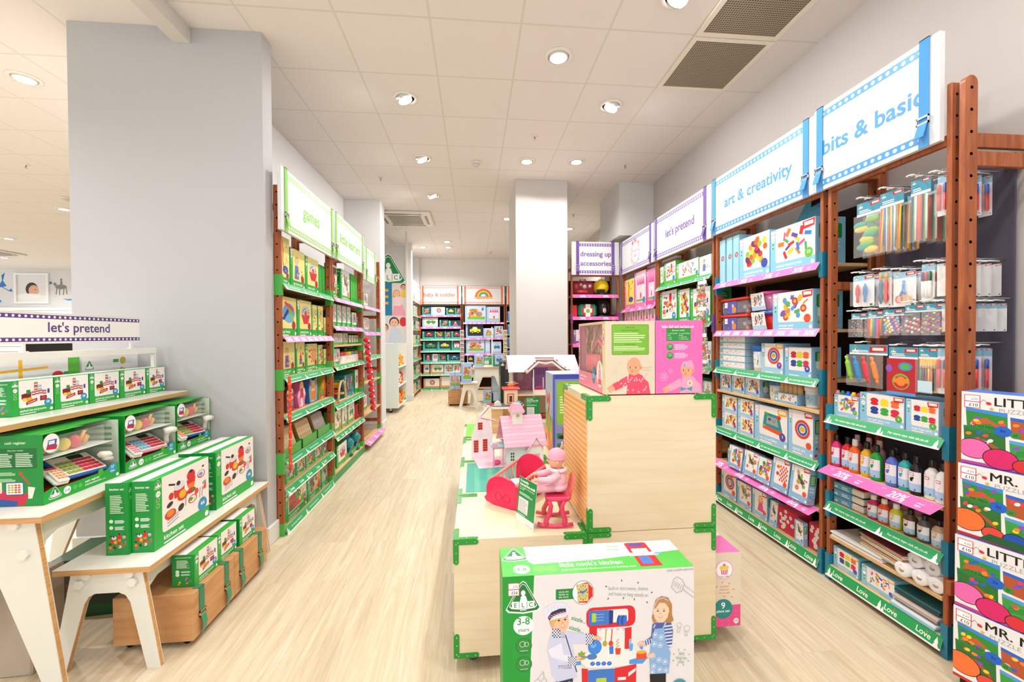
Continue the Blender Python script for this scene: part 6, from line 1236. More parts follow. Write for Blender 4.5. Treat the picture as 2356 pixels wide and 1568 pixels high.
# boxes in and on the crates
def cupcake(A, x, y, r):
    A.ell(x, y, r, r, '#ffffff', n=24).ring(x, y, r * .96, r * .06, '#e0509a', 28).ring(x, y, r * .85, r * .03, '#e0509a', 28).poly([(x - r * .42, y - r * .0), (x + r * .42, y), (x + r * .3, y - r * .5), (x - r * .3, y - r * .5)], '#f4e0ea')
    for i in range(4): q = -.36 + .21 * i; A.poly([(x + r * q, y), (x + r * (q + .11), y), (x + r * (q * .75 + .09), y - r * .5), (x + r * (q * .75), y - r * .5)], '#e0408f')
    A.ell(x, y + r * .2, r * .52, r * .28, '#f2cf6a').star(x, y + r * .5, r * .26, '#e8405a', 6, .3).txt(x, y - r * .74, r * .17, 'Cup Cake', '#5a4a4a', 'c')
def cakebox(w, d, h, label, loc):
    A = Art().rect(0, 0, w, h, '#e6d8c0').poly([(0, 0), (w, 0), (w, h * .29), (0, h * .25)], '#ec4f92'); R = random.Random(2)
    for i in range(60): A.ell(.01 + (i % 15) * w / 15, .008 + (i // 15) * h * .06, .002, .002, '#f8a8c8', n=6)
    cupcake(A, w - .08, h - .08, .046)
    for i in range(8): a = i * PI / 4 + .2; A.line(w - .08 + .042 * math.cos(a), h * .47 + .042 * math.sin(a), w - .08 + .05 * math.cos(a), h * .47 + .05 * math.sin(a), .003, '#e8604a')
    for i, t in enumerate(('complete', 'collection', 'for fun doll', 'care')): A.txt(w - .08, h * .47 + .022 - i * .015, .008, t, '#e88a6a', 'c', bold=0)
    A.ell(w - .085, h * .24, .046, .046, '#1f8a86', n=24).txt(w - .085, h * .245, .03, '9', '#ffffff', 'c').txt(w - .085, h * .195, .013, 'piece set', '#ffffff', 'c').ell(w - .022, h * .07, .013, .013, '#f0ead8').txt(w - .022, h * .062, .007, '£70', '#1a5a2a', 'c')
    T = Art().rect(0, 0, w, d, '#f27bbe').poly([(0, d * .55), (w, d * .75), (w, d), (0, d)], '#f0e6d4'); cupcake(T, w * .45, d * .5, d * .3)
    m = MB('card', '#e6d8c0').bbox(-w / 2, 0, 0, w / 2, d, h, .001); m.art(A, fFront(w)); m.art(T, fTop(w, h)); m.art(Art().rect(0, 0, d, h, '#f08ab8'), fRight(w)); o = m.build('doll_set_box', None, loc); return tag(o, label, 'boxed toy')
cakebox(.5, .21, .345, 'cream and pink nine piece doll set box poking out of the lower crate', (.976, 1.79, .0875))
cakebox(.42, .18, .35, 'pink-topped doll set box behind the nine piece one', (1.0, 2.02, .0875))

def doll_box():
    H, W, D = .325, .228, .45
    # cream end with doll photo, window side facing the aisle
    e = empty('doll_box', (.69, 1.768, 1.1775), 0, 'open-sided pink doll box with a cream end showing a bald baby doll', 'boxed doll')
    m = MB('card', '#f2a0b4').box(-W / 2, 0, 0, W / 2, .003, H).box(-W / 2, D - .003, 0, W / 2, D, H).box(-W / 2, .003, 0, W / 2, D - .003, .003).box(W / 2 - .003, .003, .003, W / 2, D - .003, H).box(-W / 2, .003, H - .003, W / 2, D - .003, H)
    A = Art().rect(0, 0, W, H, '#dfd3ba').rect(0, 0, .003, H, '#f0e0a0'); A.rr(.03, .175, .2, .31, .006, '#8a5a28').rr(.032, .177, .198, .308, .005, '#7cbc3a')
    A.txt(.115, .294, .007, 'playing tips', '#1f5a1f', 'c', bold=0).txt(.115, .281, .007, 'Good morning baby!', '#1f5a1f', 'c', bold=0).lines(.04, .23, .15, .047, 5, '#dff0b8').txt(.115, .219, .006, 'Nurture skills', '#1f5a1f', 'c', bold=0).lines(.04, .195, .15, .022, 3, '#dff0b8').txt(.115, .182, .006, 'early learning centre', '#1f5a1f', 'c', bold=0)
    def baby(A, x, y, s, hat):
        sk = '#e8a880'; c = '#e8506a' if not hat else '#f2a4c4'
        A.poly([(x - .035 * s, y - .045 * s), (x - .11 * s, y - .085 * s), (x - .12 * s, y - .105 * s), (x - .095 * s, y - .12 * s), (x - .03 * s, y - .09 * s)], c).poly([(x + .04 * s, y - .045 * s), (x + .08 * s, y - .08 * s), (x + .09 * s, y - .14 * s), (x + .055 * s, y - .14 * s), (x + .04 * s, y - .09 * s)], c).poly([(x - .04 * s, y - .14 * s), (x + .06 * s, y - .14 * s), (x + .05 * s, y - .045 * s), (x + .02 * s, y - .03 * s), (x - .025 * s, y - .035 * s)], c)
        for k in range(5): A.ell(x - .12 * s - .006 * s * (k % 3), y - .095 * s - .007 * s * k, .011 * s, .0045 * s, sk, .5 - .3 * k, 8)
        A.ell(x - .112 * s, y - .11 * s, .013 * s, .013 * s, sk, n=10)
        if not hat:
            R = random.Random(4)
            for k in range(22): A.ell(x + (-.08 + .15 * ((k * .618) % 1)) * s, y - (.05 + .085 * R.random()) * s, .004 * s, .004 * s, '#f6d4da', n=8)
        A.ell(x + .002 * s, y + .005 * s, .037 * s, .045 * s, sk, n=24).ell(x + .002 * s, y - .012 * s, .032 * s, .03 * s, sk, n=20).ell(x + .038 * s, y - .003 * s, .008 * s, .011 * s, sk, n=10).ell(x + .038 * s, y - .003 * s, .004 * s, .007 * s, '#cc8a66', n=8)
        for q in (-.018, .011): A.ell(x + q * s, y - .003 * s, .006 * s, .0042 * s, '#f4f0ee', n=10).ell(x + q * s, y - .003 * s, .004 * s, .0042 * s, '#2c2c4a', n=8).line(x + (q - .007) * s, y + .004 * s, x + (q + .006) * s, y + .004 * s, .001 * s, '#8a5a44')
        A.ell(x - .007 * s, y - .014 * s, .005 * s, .0035 * s, '#d8906c', n=8).ell(x - .008 * s, y - .024 * s, .006 * s, .003 * s, '#d8665a', n=8)
        if hat: A.poly([(x - .036 * s, y + .012 * s), (x - .02 * s, y + .045 * s), (x + .03 * s, y + .055 * s), (x + .044 * s, y + .02 * s), (x + .045 * s, y - .002 * s), (x + .02 * s, y + .012 * s), (x - .01 * s, y + .017 * s)], '#f2a4c4').ell(x - .012 * s, y + .026 * s, .008 * s, .007 * s, '#5ab8c8', n=8).ell(x + .02 * s, y - .075 * s, .016 * s, .016 * s, '#f4eee8', n=14).ell(x + .02 * s, y - .075 * s, .009 * s, .01 * s, '#e8a03a', n=8).poly([(x - .035 * s, y - .095 * s), (x, y - .105 * s), (x + .035 * s, y - .095 * s), (x + .03 * s, y - .12 * s), (x, y - .108 * s), (x - .035 * s, y - .12 * s)], '#4a9cb8')
    def flower(A, x, y, r, c):
        for k in range(5): A.ring(x + r * .6 * math.cos(k * 1.257 + .3), y + r * .6 * math.sin(k * 1.257 + .3), r * .42, r * .06, c, 12)
    flower(A, .042, .105, .019, '#e8b8a8'); flower(A, .068, .14, .01, '#e8b8a8'); A.txt(.19, .115, .008, 'removable', '#e8a09a', 'c', bold=0).txt(.19, .103, .008, 'clothes', '#e8a09a', 'c', bold=0).path([(.192, .093), (.185, .075), (.172, .066)], .0012, '#d8606a').line(.172, .066, .175, .073, .0012, '#d8606a')
    baby(A, .13, .12, .98 if 0 else .86, False)
    m.art(clamp(A, W, H), fFront(W)); m.build('carton', e)
    # window side
    S = Art().rect(0, 0, D, .075, '#f08aa6').rect(0, 0, .022, H, '#f2a0b4').rect(D - .035, 0, D, H, '#f0dfae').rect(0, H - .012, D, H, '#e8c8a8')
    S.txt(.03, .045, .012, 'baby doll and nurture set', '#ffffff', maxw=.13).lines(.03, .03, .1, .008, 1, '#ffffff').ell(.28, .07, .026, .042, '#3f8fb0', n=20).lines(.262, .058, .036, .022, 3, '#bfe0ec').ell(.375, .085, .048, .064, '#b8b0a4', n=24).ell(.375, .085, .046, .062, '#f4f0e8', n=24).ell(.375, .12, .011, .016, '#e8a880', n=10).poly([(.36, .105), (.39, .105), (.395, .05), (.355, .05)], '#f2a4c4').rect(.35, .035, .4, .06, '#e8607a').ell(D - .02, .255, .018, .036, '#e0509a', n=18).ell(D - .02, .255, .015, .032, '#f8f0e8', n=18).ell(D - .02, .262, .009, .012, '#f0b04a', n=10).poly([(D - .028, .255), (D - .012, .255), (D - .015, .235), (D - .025, .235)], '#d84a8a')
    price(S, .002, .245, .018); 
    for y in (.2, .16, .12): S.ell(.011, y, .008, .016, '#4a9a3a' if y < .19 else '#e8e8e0', n=12)
    m = MB('card', '#f2a0b4').box(-W / 2 - .001, 0, 0, -W / 2, D, .075).box(-W / 2 - .001, D - .022, .075, -W / 2, D, H).box(-W / 2 - .001, 0, .075, -W / 2, .035, H); m.art(clamp(S, D, H), lambda u, v, k: (-W / 2 - .001 - k, D - u, v)); m.build('window_surround_lettering', e)
    MB('film', '#f6dfd8').box(-W / 2 - .0004, .035, .075, -W / 2 - .0001, D - .022, H - .01).build('clear_window', e)
    m = MB('fabric', '#b98a72').box(-W / 2 + .035, .04, .005, -W / 2 + .04, D - .01, H - .01); R = random.Random(6)
    for i in range(34):
        y0, z0 = R.uniform(.05, D - .04), R.uniform(.08, H - .04); m.use('fabric', R.choice(['#a8765c', '#caa08a', '#d8b8a4', '#8f5f4a', '#e8ccc0']), 1)
        m.tube([(-W / 2 + .028 + .006 * math.sin(k + i), y0 + .012 * k * math.cos(i), z0 + .02 * k) for k in range(-2, 4) if .01 < z0 + .02 * k < H - .01 and .04 < y0 + .012 * k * math.cos(i) < D - .02][:6] or [(0, .1, .1), (0, .1, .12)], .003, 5) if True else None
    m.build('straw_packing', e)
    m = MB('plastic', '#f07a88').use(smooth=1).bbox(-W / 2 + .004, .1, .078, -W / 2 + .03, .32, .17, .008)
    for i in range(9): m.box(-W / 2 + .002, .11 + i * .024, .09, -W / 2 + .006, .118 + i * .024, .165)
    m.tube([(-W / 2 + .012, .06, .17), (-W / 2 + .012, .07, .215), (-W / 2 + .012, .13, .24), (-W / 2 + .012, .2, .2)], .008, 8); m.build('toy_cot', e)
    MB('plastic', '#e8a880').use(smooth=1).ball((-W / 2 + .012, .07, .19), (.008, .016, .014)).tube([(-W / 2 + .01, .085, .19), (-W / 2 + .01, .1, .2)], .004).tube([(-W / 2 + .01, .085, .186), (-W / 2 + .01, .105, .188)], .004).build('doll_hand', e)
    # second, pink, box
    W2 = .22; A = Art().rect(0, 0, W2, H, '#f06fb8')
    for i in range(24):
        for j in range(34): 
            if (i + j) % 2 == 0: A.ell(.005 + i * .0092, .005 + j * .0095, .0014, .0014, '#f7a4d2', n=4); A.L = 1
    A.txt(W2 * .48, H * .905, .0135, 'baby doll and nurture set', '#ffffff', 'c', maxw=.15).rr(.05, .235, .165, .293, .004, '#9a6a3a').rr(.0515, .2365, .1635, .2915, .004, '#2c9440').txt(.107, .28, .007, 'discover inside:', '#ffffff', 'c', bold=0)
    for i, (a, b) in enumerate((('1 x soft bodied', '2 x cute building'), ('dolly', 'blocks'), ('1 x cot', '1 x highchair'), ('1 x bib', '1 x sleep outfit'))): A.txt(.056, .267 - i * .0085, .0055, a, '#eaf6e4', bold=0, maxw=.045).txt(.109, .267 - i * .0085, .0055, b, '#eaf6e4', bold=0, maxw=.05)
    for y, t in ((.209, 0), (.170, 1)): A.ell(.067, y, .0165, .0165, '#b89a5a', n=20).ell(.067, y, .0155, .0155, '#2c9440', n=20).ring(.064, y + .003, .007, .001, '#e4f4dc', 12).ring(.071, y + .003, .006, .001, '#e4f4dc', 12).lines(.089, y - .012, .065, .026, 4, '#fbd6ea')
    flower(A, .04, .075, .019, '#fbe0f0'); flower(A, .07, .1, .01, '#fbe0f0'); baby(A, .145, .105, .8, True)
    m = MB('card', '#f06fb8').bbox(-W2 / 2, 0, 0, W2 / 2, .4, H + .002, .001); m.art(clamp(A, W2, H), fFront(W2)); o = m.build('doll_box', None, (.917, 1.768, 1.1775)); tag(o, 'bright pink baby doll and nurture set box beside the cream-ended one', 'boxed doll')
doll_box()

# ------------------------------------------------------------ large play kitchen carton
def kitchen_box():
    W, D, H = .592, .165, .725; A = Art().rect(0, 0, W, H, '#e9e4e6'); S = .0002995
    def K(x, y): return ((x - 113) * S, H - (y - (478 - (x - 113) * .055)) * S)
    Gn = '#1f9c38'; A.poly([(0, 0), (.068, 0), (.078, H * .5), (.094, H), (0, H)], Gn)
    elc(*K(316, 690), .1, A=A, full=True); x, y = K(165, 670); price(A, x, y, .034, ('£70', '£56'))
    x, y = K(318, 963); A.ell(x, y, .0305, .0285, '#ffffff', n=28).txt(x, y + .003, .0215, '3-8', Gn, 'c').txt(x, y - .018, .0115, 'years', Gn, 'c')
    for cy, t in ((1167, 'imagination'), (1352, 'social skills')):
        x, y = K(320, cy); A.ell(x, y, .0245, .0235, '#186f2c', n=24).ell(x, y, .023, .022, '#2f8f3c', n=24).ring(x - .004, y + .005, .009, .0012, '#e8f4e0').ring(x + .008, y + .004, .007, .0012, '#e8f4e0').txt(x, y - .016, .004, t, '#e8f4e0', 'c', bold=0)
    # clock bubble
    x, y = K(745, 650); A.rr(x - .03, y - .016, x + .035, y + .016, .003, '#1f8a3c')
    for i, t in enumerate(('move the', 'hands on', 'the clock')): A.txt(x - .006, y + .005 - i * .008, .0058, t, '#ffffff', 'c', bold=0)
    x, y = K(922, 635); A.ell(x, y, .0335, .0365, '#186f2c', n=28).ell(x, y, .032, .035, '#ffffff', n=28).poly([(x - .02, y + .025), (x + .014, y + .031), (x + .03, y + .012), (x + .03, y - .012), (x + .012, y - .032), (x - .014, y - .03)], '#dd2a26').rr(x - .0175, y - .0265, x + .0165, y + .0265, .003, '#dcc68a')
    for i in range(12): a = i * PI / 6; A.line(x - .0, y, x + .013 * math.sin(a), y + .02 * math.cos(a), .0008, '#8aa83a').ell(x + .0135 * math.sin(a), y + .0215 * math.cos(a), .002, .0028, '#7aa82a' if i % 3 else '#d8322a', n=8)
    A.line(x - .001, y, x + .012, y + .008, .005, '#2f74c8').line(x, y, x - .01, y + .004, .006, '#2f74c8')
    for i, t in enumerate(('built-in microwave, shelves', 'and hooks to hang utensils on')): A.txt(*K(1185, 610 + i * 55), .0125, t, '#6a8a6c', rot=-.1 if i else -.07, bold=-.01, maxw=.124)
    for px, py, a in ((1160, 573, 2.7), (1322, 512, 1.8), (1495, 535, 1.2), (1640, 637, .3), (1180, 700, 3.8), (1340, 695, 4.4), (1455, 708, 4.8), (1590, 740, 5.3)):
        x, y = K(px, py); A.poly([(x + .005 * math.cos(a), y + .005 * math.sin(a)), (x - .004 * math.cos(a + .7), y - .004 * math.sin(a + .7)), (x - .004 * math.cos(a - .7), y - .004 * math.sin(a - .7))], '#2a8a4a')
    for py in (905, 1000): A.txt(*K(798 - (py - 905) * .25, py), .0125, 'sizzle...', '#2f9a4a', rot=-.36, bold=.01)
    # the printed play kitchen
    def P(c, *q): A.poly([K(*p) for p in q], c)
    def RRk(x0, y0, x1, y1, r, c): a, b = K(x0, y1); p, q = K(x1, y0); A.rr(a, b, p, q, r, c)
    R_ = '#dd2430'; RRk(955, 765, 1465, 1005, .02, R_); RRk(1005, 800, 1390, 955, .008, '#efecec'); RRk(980, 812, 1190, 972, .004, '#3f78cc'); P('#1f3a8a', (1190, 812), (1235, 818), (1230, 950), (1190, 965))
    for i in range(3): a, b = K(1058, 860 + i * 30); A.line(a, b, a + .024, b, .0015, '#a9c6ec')
    RRk(1012, 845, 1056, 938, .002, '#b9cf3a')
    for i in range(4):
        x, y = K(1290 + i * 22, 918); A.ell(x, y, .006, .016, '#2f6fd0' if i % 2 else '#1f4fa8', -.15, 16)
    P(R_, (985, 990), (1065, 1000), (1062, 1280), (990, 1270)); P(R_, (1355, 1000), (1425, 990), (1420, 1280), (1350, 1285)); P('#eeebea', (1066, 1003), (1355, 1003), (1350, 1230), (1063, 1230))
    for px in (1100, 1160, 1220, 1280, 1345): x, y = K(px, 1012); A.ring(x, y, .0035, .001, '#3a4fa8', 10)
    for px, c in ((1160, '#b8a83a'), (1222, '#e0442c')): x, y = K(px, 1015); A.line(x, y, x - .003, y - .036, .0035, c).ell(x - .004, y - .042, .0075, .009, c, n=14)
    P('#efeeec', (905, 1300), (1010, 1215), (1440, 1215), (1490, 1250), (1470, 1330), (1400, 1380), (1200, 1405), (960, 1405), (900, 1370)); P('#d9d5d4', (905, 1345), (960, 1400), (1200, 1403), (1400, 1378), (1470, 1325), (1470, 1335), (1400, 1392), (1200, 1418), (950, 1415), (900, 1380))
    for i in range(4): x, y = K(1018 + i * 58, 1360); A.ell(x, y, .0075, .0065, '#2f6fd0', n=14).line(x - .004, y - .003, x + .004, y + .003, .0015, '#7fb0f0')
    P(R_, (905, 1405), (970, 1412), (975, 1700), (910, 1700)); P(R_, (1245, 1410), (1390, 1385), (1475, 1370), (1470, 1620), (1390, 1720), (1240, 1720)); RRk(970, 1412, 1245, 1720, .004, '#3f78cc'); RRk(1055, 1505, 1160, 1600, .003, '#b9cf3a'); RRk(1280, 1500, 1365, 1535, .001, '#efecec'); P('#f0eeee', (1390, 1460), (1468, 1410), (1468, 1440), (1390, 1500))
    x, y = K(1042, 1190); A.ell(x, y, .0215, .023, '#3f8ae0', n=20).ell(x - .005, y + .006, .009, .009, '#6fb0f4', n=12).ring(x + .004, y + .024, .009, .003, '#3f8ae0', 14)
    P('#2f7fd8', (1190, 1190), (1235, 1180), (1235, 1262), (1195, 1265)); P('#e0442c', (1252, 1205), (1312, 1205), (1305, 1270), (1258, 1270))
    for i in range(6): x, y = K(1278 + (6 if i % 2 else -8), 1195 - i * 15); A.ell(x, y, .003, .0022, '#c8a83a', n=8)
    P('#4f9ae8', (1400, 1330), (1540, 1290), (1598, 1305), (1540, 1368), (1400, 1370)); x, y = K(1528, 1285); A.rr(x - .016, y - .011, x + .016, y + .01, .004, '#e4502c').ell(x, y + .01, .016, .005, '#f0b02c', n=14); P('#4f9ae8', (835, 1340), (895, 1330), (900, 1370), (840, 1372)); x, y = K(905, 1270); A.star(x, y, .014, '#8aa82c', 6, .6).ell(x, y - .008, .016, .007, '#c9a83a', n=12); x, y = K(1012, 1288); A.ell(x, y, .016, .009, '#4f7fb8', n=16).line(x - .012, y, x - .036, y + .003, .004, '#3f8ae0')
    P('#5aa8e8', (1395, 1165), (1440, 1160), (1435, 1230), (1405, 1240)); x, y = K(1410, 1140); A.ell(x, y, .004, .01, '#7fc0f0', n=10)
    # boy in a chef hat and coat
    sk = '#f0c09c'; LV = '#cfd3ee'
    P('#c8a04a', (575, 905), (590, 860), (720, 815), (765, 860), (765, 900), (700, 930), (615, 980), (585, 960))
    x, y = K(690, 935); A.ell(x, y, .0255, .031, sk, .12, 24); P('#dcb25c', (590, 950), (585, 900), (640, 850), (735, 838), (768, 880), (735, 868), (690, 900), (625, 940), (612, 985))
    x, y = K(608, 960); A.ell(x, y, .006, .009, '#e8a888', n=12)
    for px, py in ((675, 915), (738, 905)): x, y = K(px, py); A.ell(x, y, .0038, .0027, '#4a3a30', n=10).line(x - .005, y + .006, x + .005, y + .007, .0015, '#b88a4a')
    x, y = K(713, 938); A.ell(x, y, .003, .0025, '#dc9878', n=8); P('#c25a50', (690, 975), (715, 972), (738, 960), (728, 982), (705, 988)); P('#ffffff', (695, 976), (715, 974), (733, 964), (725, 978), (706, 982))
    P('#e4e4f4', (510, 850), (525, 790), (600, 745), (690, 728), (755, 750), (788, 795), (770, 850), (740, 880), (570, 915), (530, 885))
    for i in range(6): A.line(*K(560 + i * 34, 770), *K(575 + i * 30, 830), .0012, '#c4c6e0')
    P('#2a3252', (562, 882), (600, 830), (680, 795), (745, 793), (748, 830), (690, 840), (620, 870), (575, 915))
    for i in range(11):
        for j in range(3): x, y = K(580 + i * 15.5, 882 - i * 6.6 + (i * i) * .18 + j * 11 - 12); A.rect(x - .0012, y - .0011, x + .0012, y + .0011, '#e8e8f4' if (i + j) % 2 else '#c8303c')
    P(LV, (575, 1100), (610, 1020), (640, 1000), (735, 1035), (760, 1025), (960, 1060), (955, 1150), (810, 1150), (830, 1270), (855, 1490), (760, 1540), (660, 1545), (600, 1470), (580, 1330), (555, 1220))
    P('#e8e8f8', (560, 1210), (700, 1140), (720, 1260), (850, 1280), (840, 1350), (690, 1330), (600, 1290)); A.line(*K(600, 1290), *K(760, 1340), .001, '#aab0d4').line(*K(740, 1060), *K(855, 1440), .003, '#2a3252')
    def chk(q, n=6):
        P('#eeeef8', *q); xs = [p[0] for p in q]; ys = [p[1] for p in q]; a, b, c, d = min(xs), max(xs), min(ys), max(ys)
        for i in range(n):
            for j in range(n):
                if (i + j) % 2 == 0: x, y = K(a + (b - a) * (i + .5) / n, c + (d - c) * (j + .5) / n); A.rect(x - (b - a) * S / n * .42, y - (d - c) * S / n * .42, x + (b - a) * S / n * .42, y + (d - c) * S / n * .42, '#2a3252')
    chk(((605, 1010), (640, 995), (690, 1060), (660, 1090))); chk(((690, 1040), (735, 1035), (735, 1075), (690, 1090))); chk(((960, 1050), (1035, 1060), (1010, 1165), (948, 1150)), 7); chk(((775, 1280), (850, 1290), (850, 1370), (765, 1370)), 7); chk(((665, 1378), (800, 1370), (800, 1390), (668, 1400)), 9)
    P(sk, (1030, 1075), (1075, 1070), (1110, 1105), (1100, 1130), (1075, 1100), (1040, 1115), (1020, 1110)); P(sk, (850, 1285), (885, 1275), (905, 1290), (880, 1310), (855, 1325))
    for i in range(4): A.line(*K(1062 + i * 12, 1085 + i * 5), *K(1080 + i * 9, 1118), .0028, sk)
    P('#2a3252', (615, 1545), (815, 1500), (800, 1800), (640, 1800)); chk(((640, 1550), (800, 1530), (795, 1700), (645, 1700)), 9)
    # girl in a striped top and blue apron
    P('#b8824a', (1655, 800), (1680, 710), (1740, 675), (1810, 690), (1850, 760), (1850, 860), (1868, 925), (1820, 950), (1770, 930), (1670, 930), (1635, 900), (1650, 850))
    x, y = K(1735, 830); A.ell(x, y, .0255, .0335, '#f6d0b4', n=24); P('#c08a4e', (1660, 800), (1690, 720), (1760, 690), (1830, 740), (1820, 800), (1780, 745), (1720, 740), (1675, 800)); A.path([K(1668, 770), K(1700, 705), (K(1760, 690)), K(1812, 720)], .0025, '#c8d0e8')
    for px in (1700, 1765): x, y = K(px, 825); A.ell(x, y, .0036, .0022, '#4a4a5a', n=10).line(x - .005, y + .006, x + .005, y + .006, .0012, '#a87a4a')
    x, y = K(1728, 850); A.ell(x, y, .0028, .0022, '#e0a088', n=8); P('#c2544e', (1698, 878), (1725, 882), (1755, 872), (1745, 892), (1715, 896)); P('#ffffff', (1703, 880), (1725, 884), (1750, 876), (1742, 887), (1716, 890))
    P('#f4ccb0', (1705, 925), (1755, 925), (1765, 960), (1695, 960)); P('#b8824a', (1640, 880), (1660, 860), (1668, 925), (1690, 955), (1650, 940)); P('#b8824a', (1810, 850), (1840, 850), (1860, 920), (1835, 955), (1805, 920))
    P('#4a62a8', (1645, 960), (1700, 945), (1765, 945), (1845, 955), (1862, 1030), (1850, 1170), (1760, 1250), (1660, 1300), (1645, 1260), (1690, 1180), (1640, 1150), (1560, 1185), (1545, 1150), (1630, 1090))
    for i in range(8): A.line(*K(1772, 985 + i * 34), *K(1855, 975 + i * 34), .0042, '#dfe4f4')
    for i in range(4): A.line(*K(1556 + i * 24, 1130 - i * 8), *K(1566 + i * 24, 1180 - i * 6), .003, '#dfe4f4'); A.line(*K(1668 + i * 30, 1250 - i * 18), *K(1690 + i * 30, 1290 - i * 18), .003, '#dfe4f4')
    P('#8ab2e0', (1665, 1010), (1765, 1000), (1790, 1150), (1835, 1260), (1815, 1470), (1625, 1475), (1612, 1300), (1630, 1150)); A.line(*K(1655, 1000), *K(1672, 962), .005, '#b9bccc').line(*K(1760, 1000), *K(1785, 940), .005, '#b9bccc')
    for px, py in ((1670, 1070), (1735, 1095), (1660, 1165), (1725, 1180), (1650, 1290), (1712, 1330), (1775, 1350), (1655, 1395), (1720, 1430), (1785, 1440), (1640, 1455)): x, y = K(px, py); A.ring(x, y, .0085, .0012, '#dce8f6', 12).poly([(x - .004, y - .003), (x + .004, y - .003), (x + .004, y + .001), (x, y + .005), (x - .004, y + .001)], '#dce8f6')
    P('#f4c8ac', (1485, 1165), (1520, 1135), (1560, 1150), (1555, 1180), (1520, 1185), (1500, 1185)); P('#4f9ae0', (1510, 1165), (1545, 1165), (1540, 1215), (1525, 1220), (1508, 1195)); P('#f4c8ac', (1585, 1290), (1620, 1262), (1655, 1255), (1668, 1290), (1630, 1310), (1600, 1305))
    for i in range(4): A.line(*K(1492 + i * 14, 1165), *K(1505 + i * 13, 1188), .0026, '#f0be9e')
    P('#17181f', (1615, 1475), (1785, 1470), (1780, 1800), (1630, 1800))
    # line drawings and notes
    g = '#8a9a8c'; A.path([K(*p) for p in ((1905, 475), (1955, 500), (1985, 545), (1960, 620), (1900, 640), (1845, 580), (1870, 500), (1905, 475))], .0012, g).path([K(1965, 600), K(2085, 690)], .0012, g).path([K(1985, 560), K(2090, 640)], .0012, g)
    for i in range(4): A.line(*K(1870 + i * 22, 575 + i * 12), *K(1895 + i * 22, 520 + i * 12), .0025, '#c8ccc8')
    for px, py, r in ((1928, 975, .008), (2010, 1010, .01)): x, y = K(px, py); A.ring(x, y, r, .0009, g, 18).path([(x - .004, y - .007), (x - .007, y - .022), (x + .001, y - .022), (x + .004, y - .008)], .0009, g)
    for i, t in enumerate(('360', 'degree', 'play')): A.txt(*K(1950, 1285 + i * 42), .0095, t, '#6a9a72', 'c', rot=-.1, bold=-.01)
    for i in range(8): a = i * PI / 4 + .3; x, y = K(1948, 1310); A.line(x + .024 * math.cos(a), y + .024 * math.sin(a), x + .028 * math.cos(a), y + .028 * math.sin(a), .002, '#2a8a4a')
    A.txt(*K(2080, 408 - 8), .007, 'outfits available separately', '#5a6a5c', 'r', bold=-.01, maxw=.085, rot=.02); x, y = K(455, 1530); A.ring(x, y, .009, .001, g, 18).ring(x + .02, y + .002, .008, .001, g, 18).path([(x, y + .009), (x + .018, y + .03), (x + .02, y + .01)], .001, g)
    x, y = K(1930, 1620); A.ell(x, y, .026, .026, '#2f9aa8', n=24)
    A.rect(.1, .03, .5, .09, '#e9e4e6').txt(.1, .05, .03, "little cook's kitchen", Gn)
    # top
    T = Art().rect(0, 0, W, D, '#f4f2f2').poly([(0, 0), (W, 0), (W, D * .6), (.3, D * .4), (.1, D * .36), (.085, D * .46), (.08, D), (0, D)], '#4fbf4a'); elc(.045, .118, .078, A=T); T.ell(.06, .035, .026, .024, '#ffffff', n=20).txt(.06, .026, .018, '3-8', Gn, 'c').ell(.115, .032, .02, .018, '#6fcf5a', n=18).ell(.152, .03, .02, .018, '#6fcf5a', n=18).txt(.18, .036, .024, "little cook's kitchen", '#ffffff', maxw=.2).txt(.18, .016, .0085, 'great multi-activity kitchen perfect for budding chefs', '#f4fbf0', maxw=.235)
    T.txt(.36, .14, .013, 'sizzle...', '#5ab06a', rot=-.15).txt(.355, .118, .013, 'sizzle...', '#5ab06a', rot=-.15).txt(.14, .125, .009, 'built-in microwave, shelves', '#b9c0ba', bold=-.01).txt(.14, .112, .009, 'and hooks to hang utensils on', '#b9c0ba', bold=-.01)
    k = (.425, .0); T.rr(k[0], .115, k[0] + .075, .158, .008, '#dd2430').rect(k[0] + .012, .135, k[0] + .06, .152, '#3f4fa8').rect(k[0] + .012, .085, k[0] + .065, .12, '#f4e8e4').rect(k[0], .08, k[0] + .01, .12, '#dd2430').rect(k[0] + .065, .08, k[0] + .075, .12, '#dd2430').poly([(k[0] - .01, .075), (k[0] + .09, .075), (k[0] + .08, .095), (k[0], .095)], '#efecec').rect(k[0] + .005, .015, k[0] + .075, .075, '#dd2430').rect(k[0] + .018, .028, k[0] + .052, .07, '#3f78cc').ell(k[0] + .09, .085, .014, .006, '#6fb0e0').line(.24, .1, .33, .105, .0025, '#c8c2c4')
    e = empty('kitchen_carton', (.376, 1.205, .0), -.005, 'huge green and white play kitchen carton standing on the floor before the crates', 'boxed toy')
    m = MB('card', '#e9e4e6').bbox(-W / 2, 0, 0, W / 2, D, H, .004); m.build('carton', e)
    MB('card').art(clamp(A, W, H), fFront(W), e=.000005).build('front_lettering', e); MB('card').art(T, fTop(W, H)).build('top_lettering', e); m = MB('card'); m.art(Art().rect(.002, .002, D - .002, H - .002, Gn), fLeft(W, D)); m.art(Art().rect(.002, .002, D - .002, H - .002, '#dcd6d8'), fRight(W)); m.build('side_print', e)
kitchen_box()

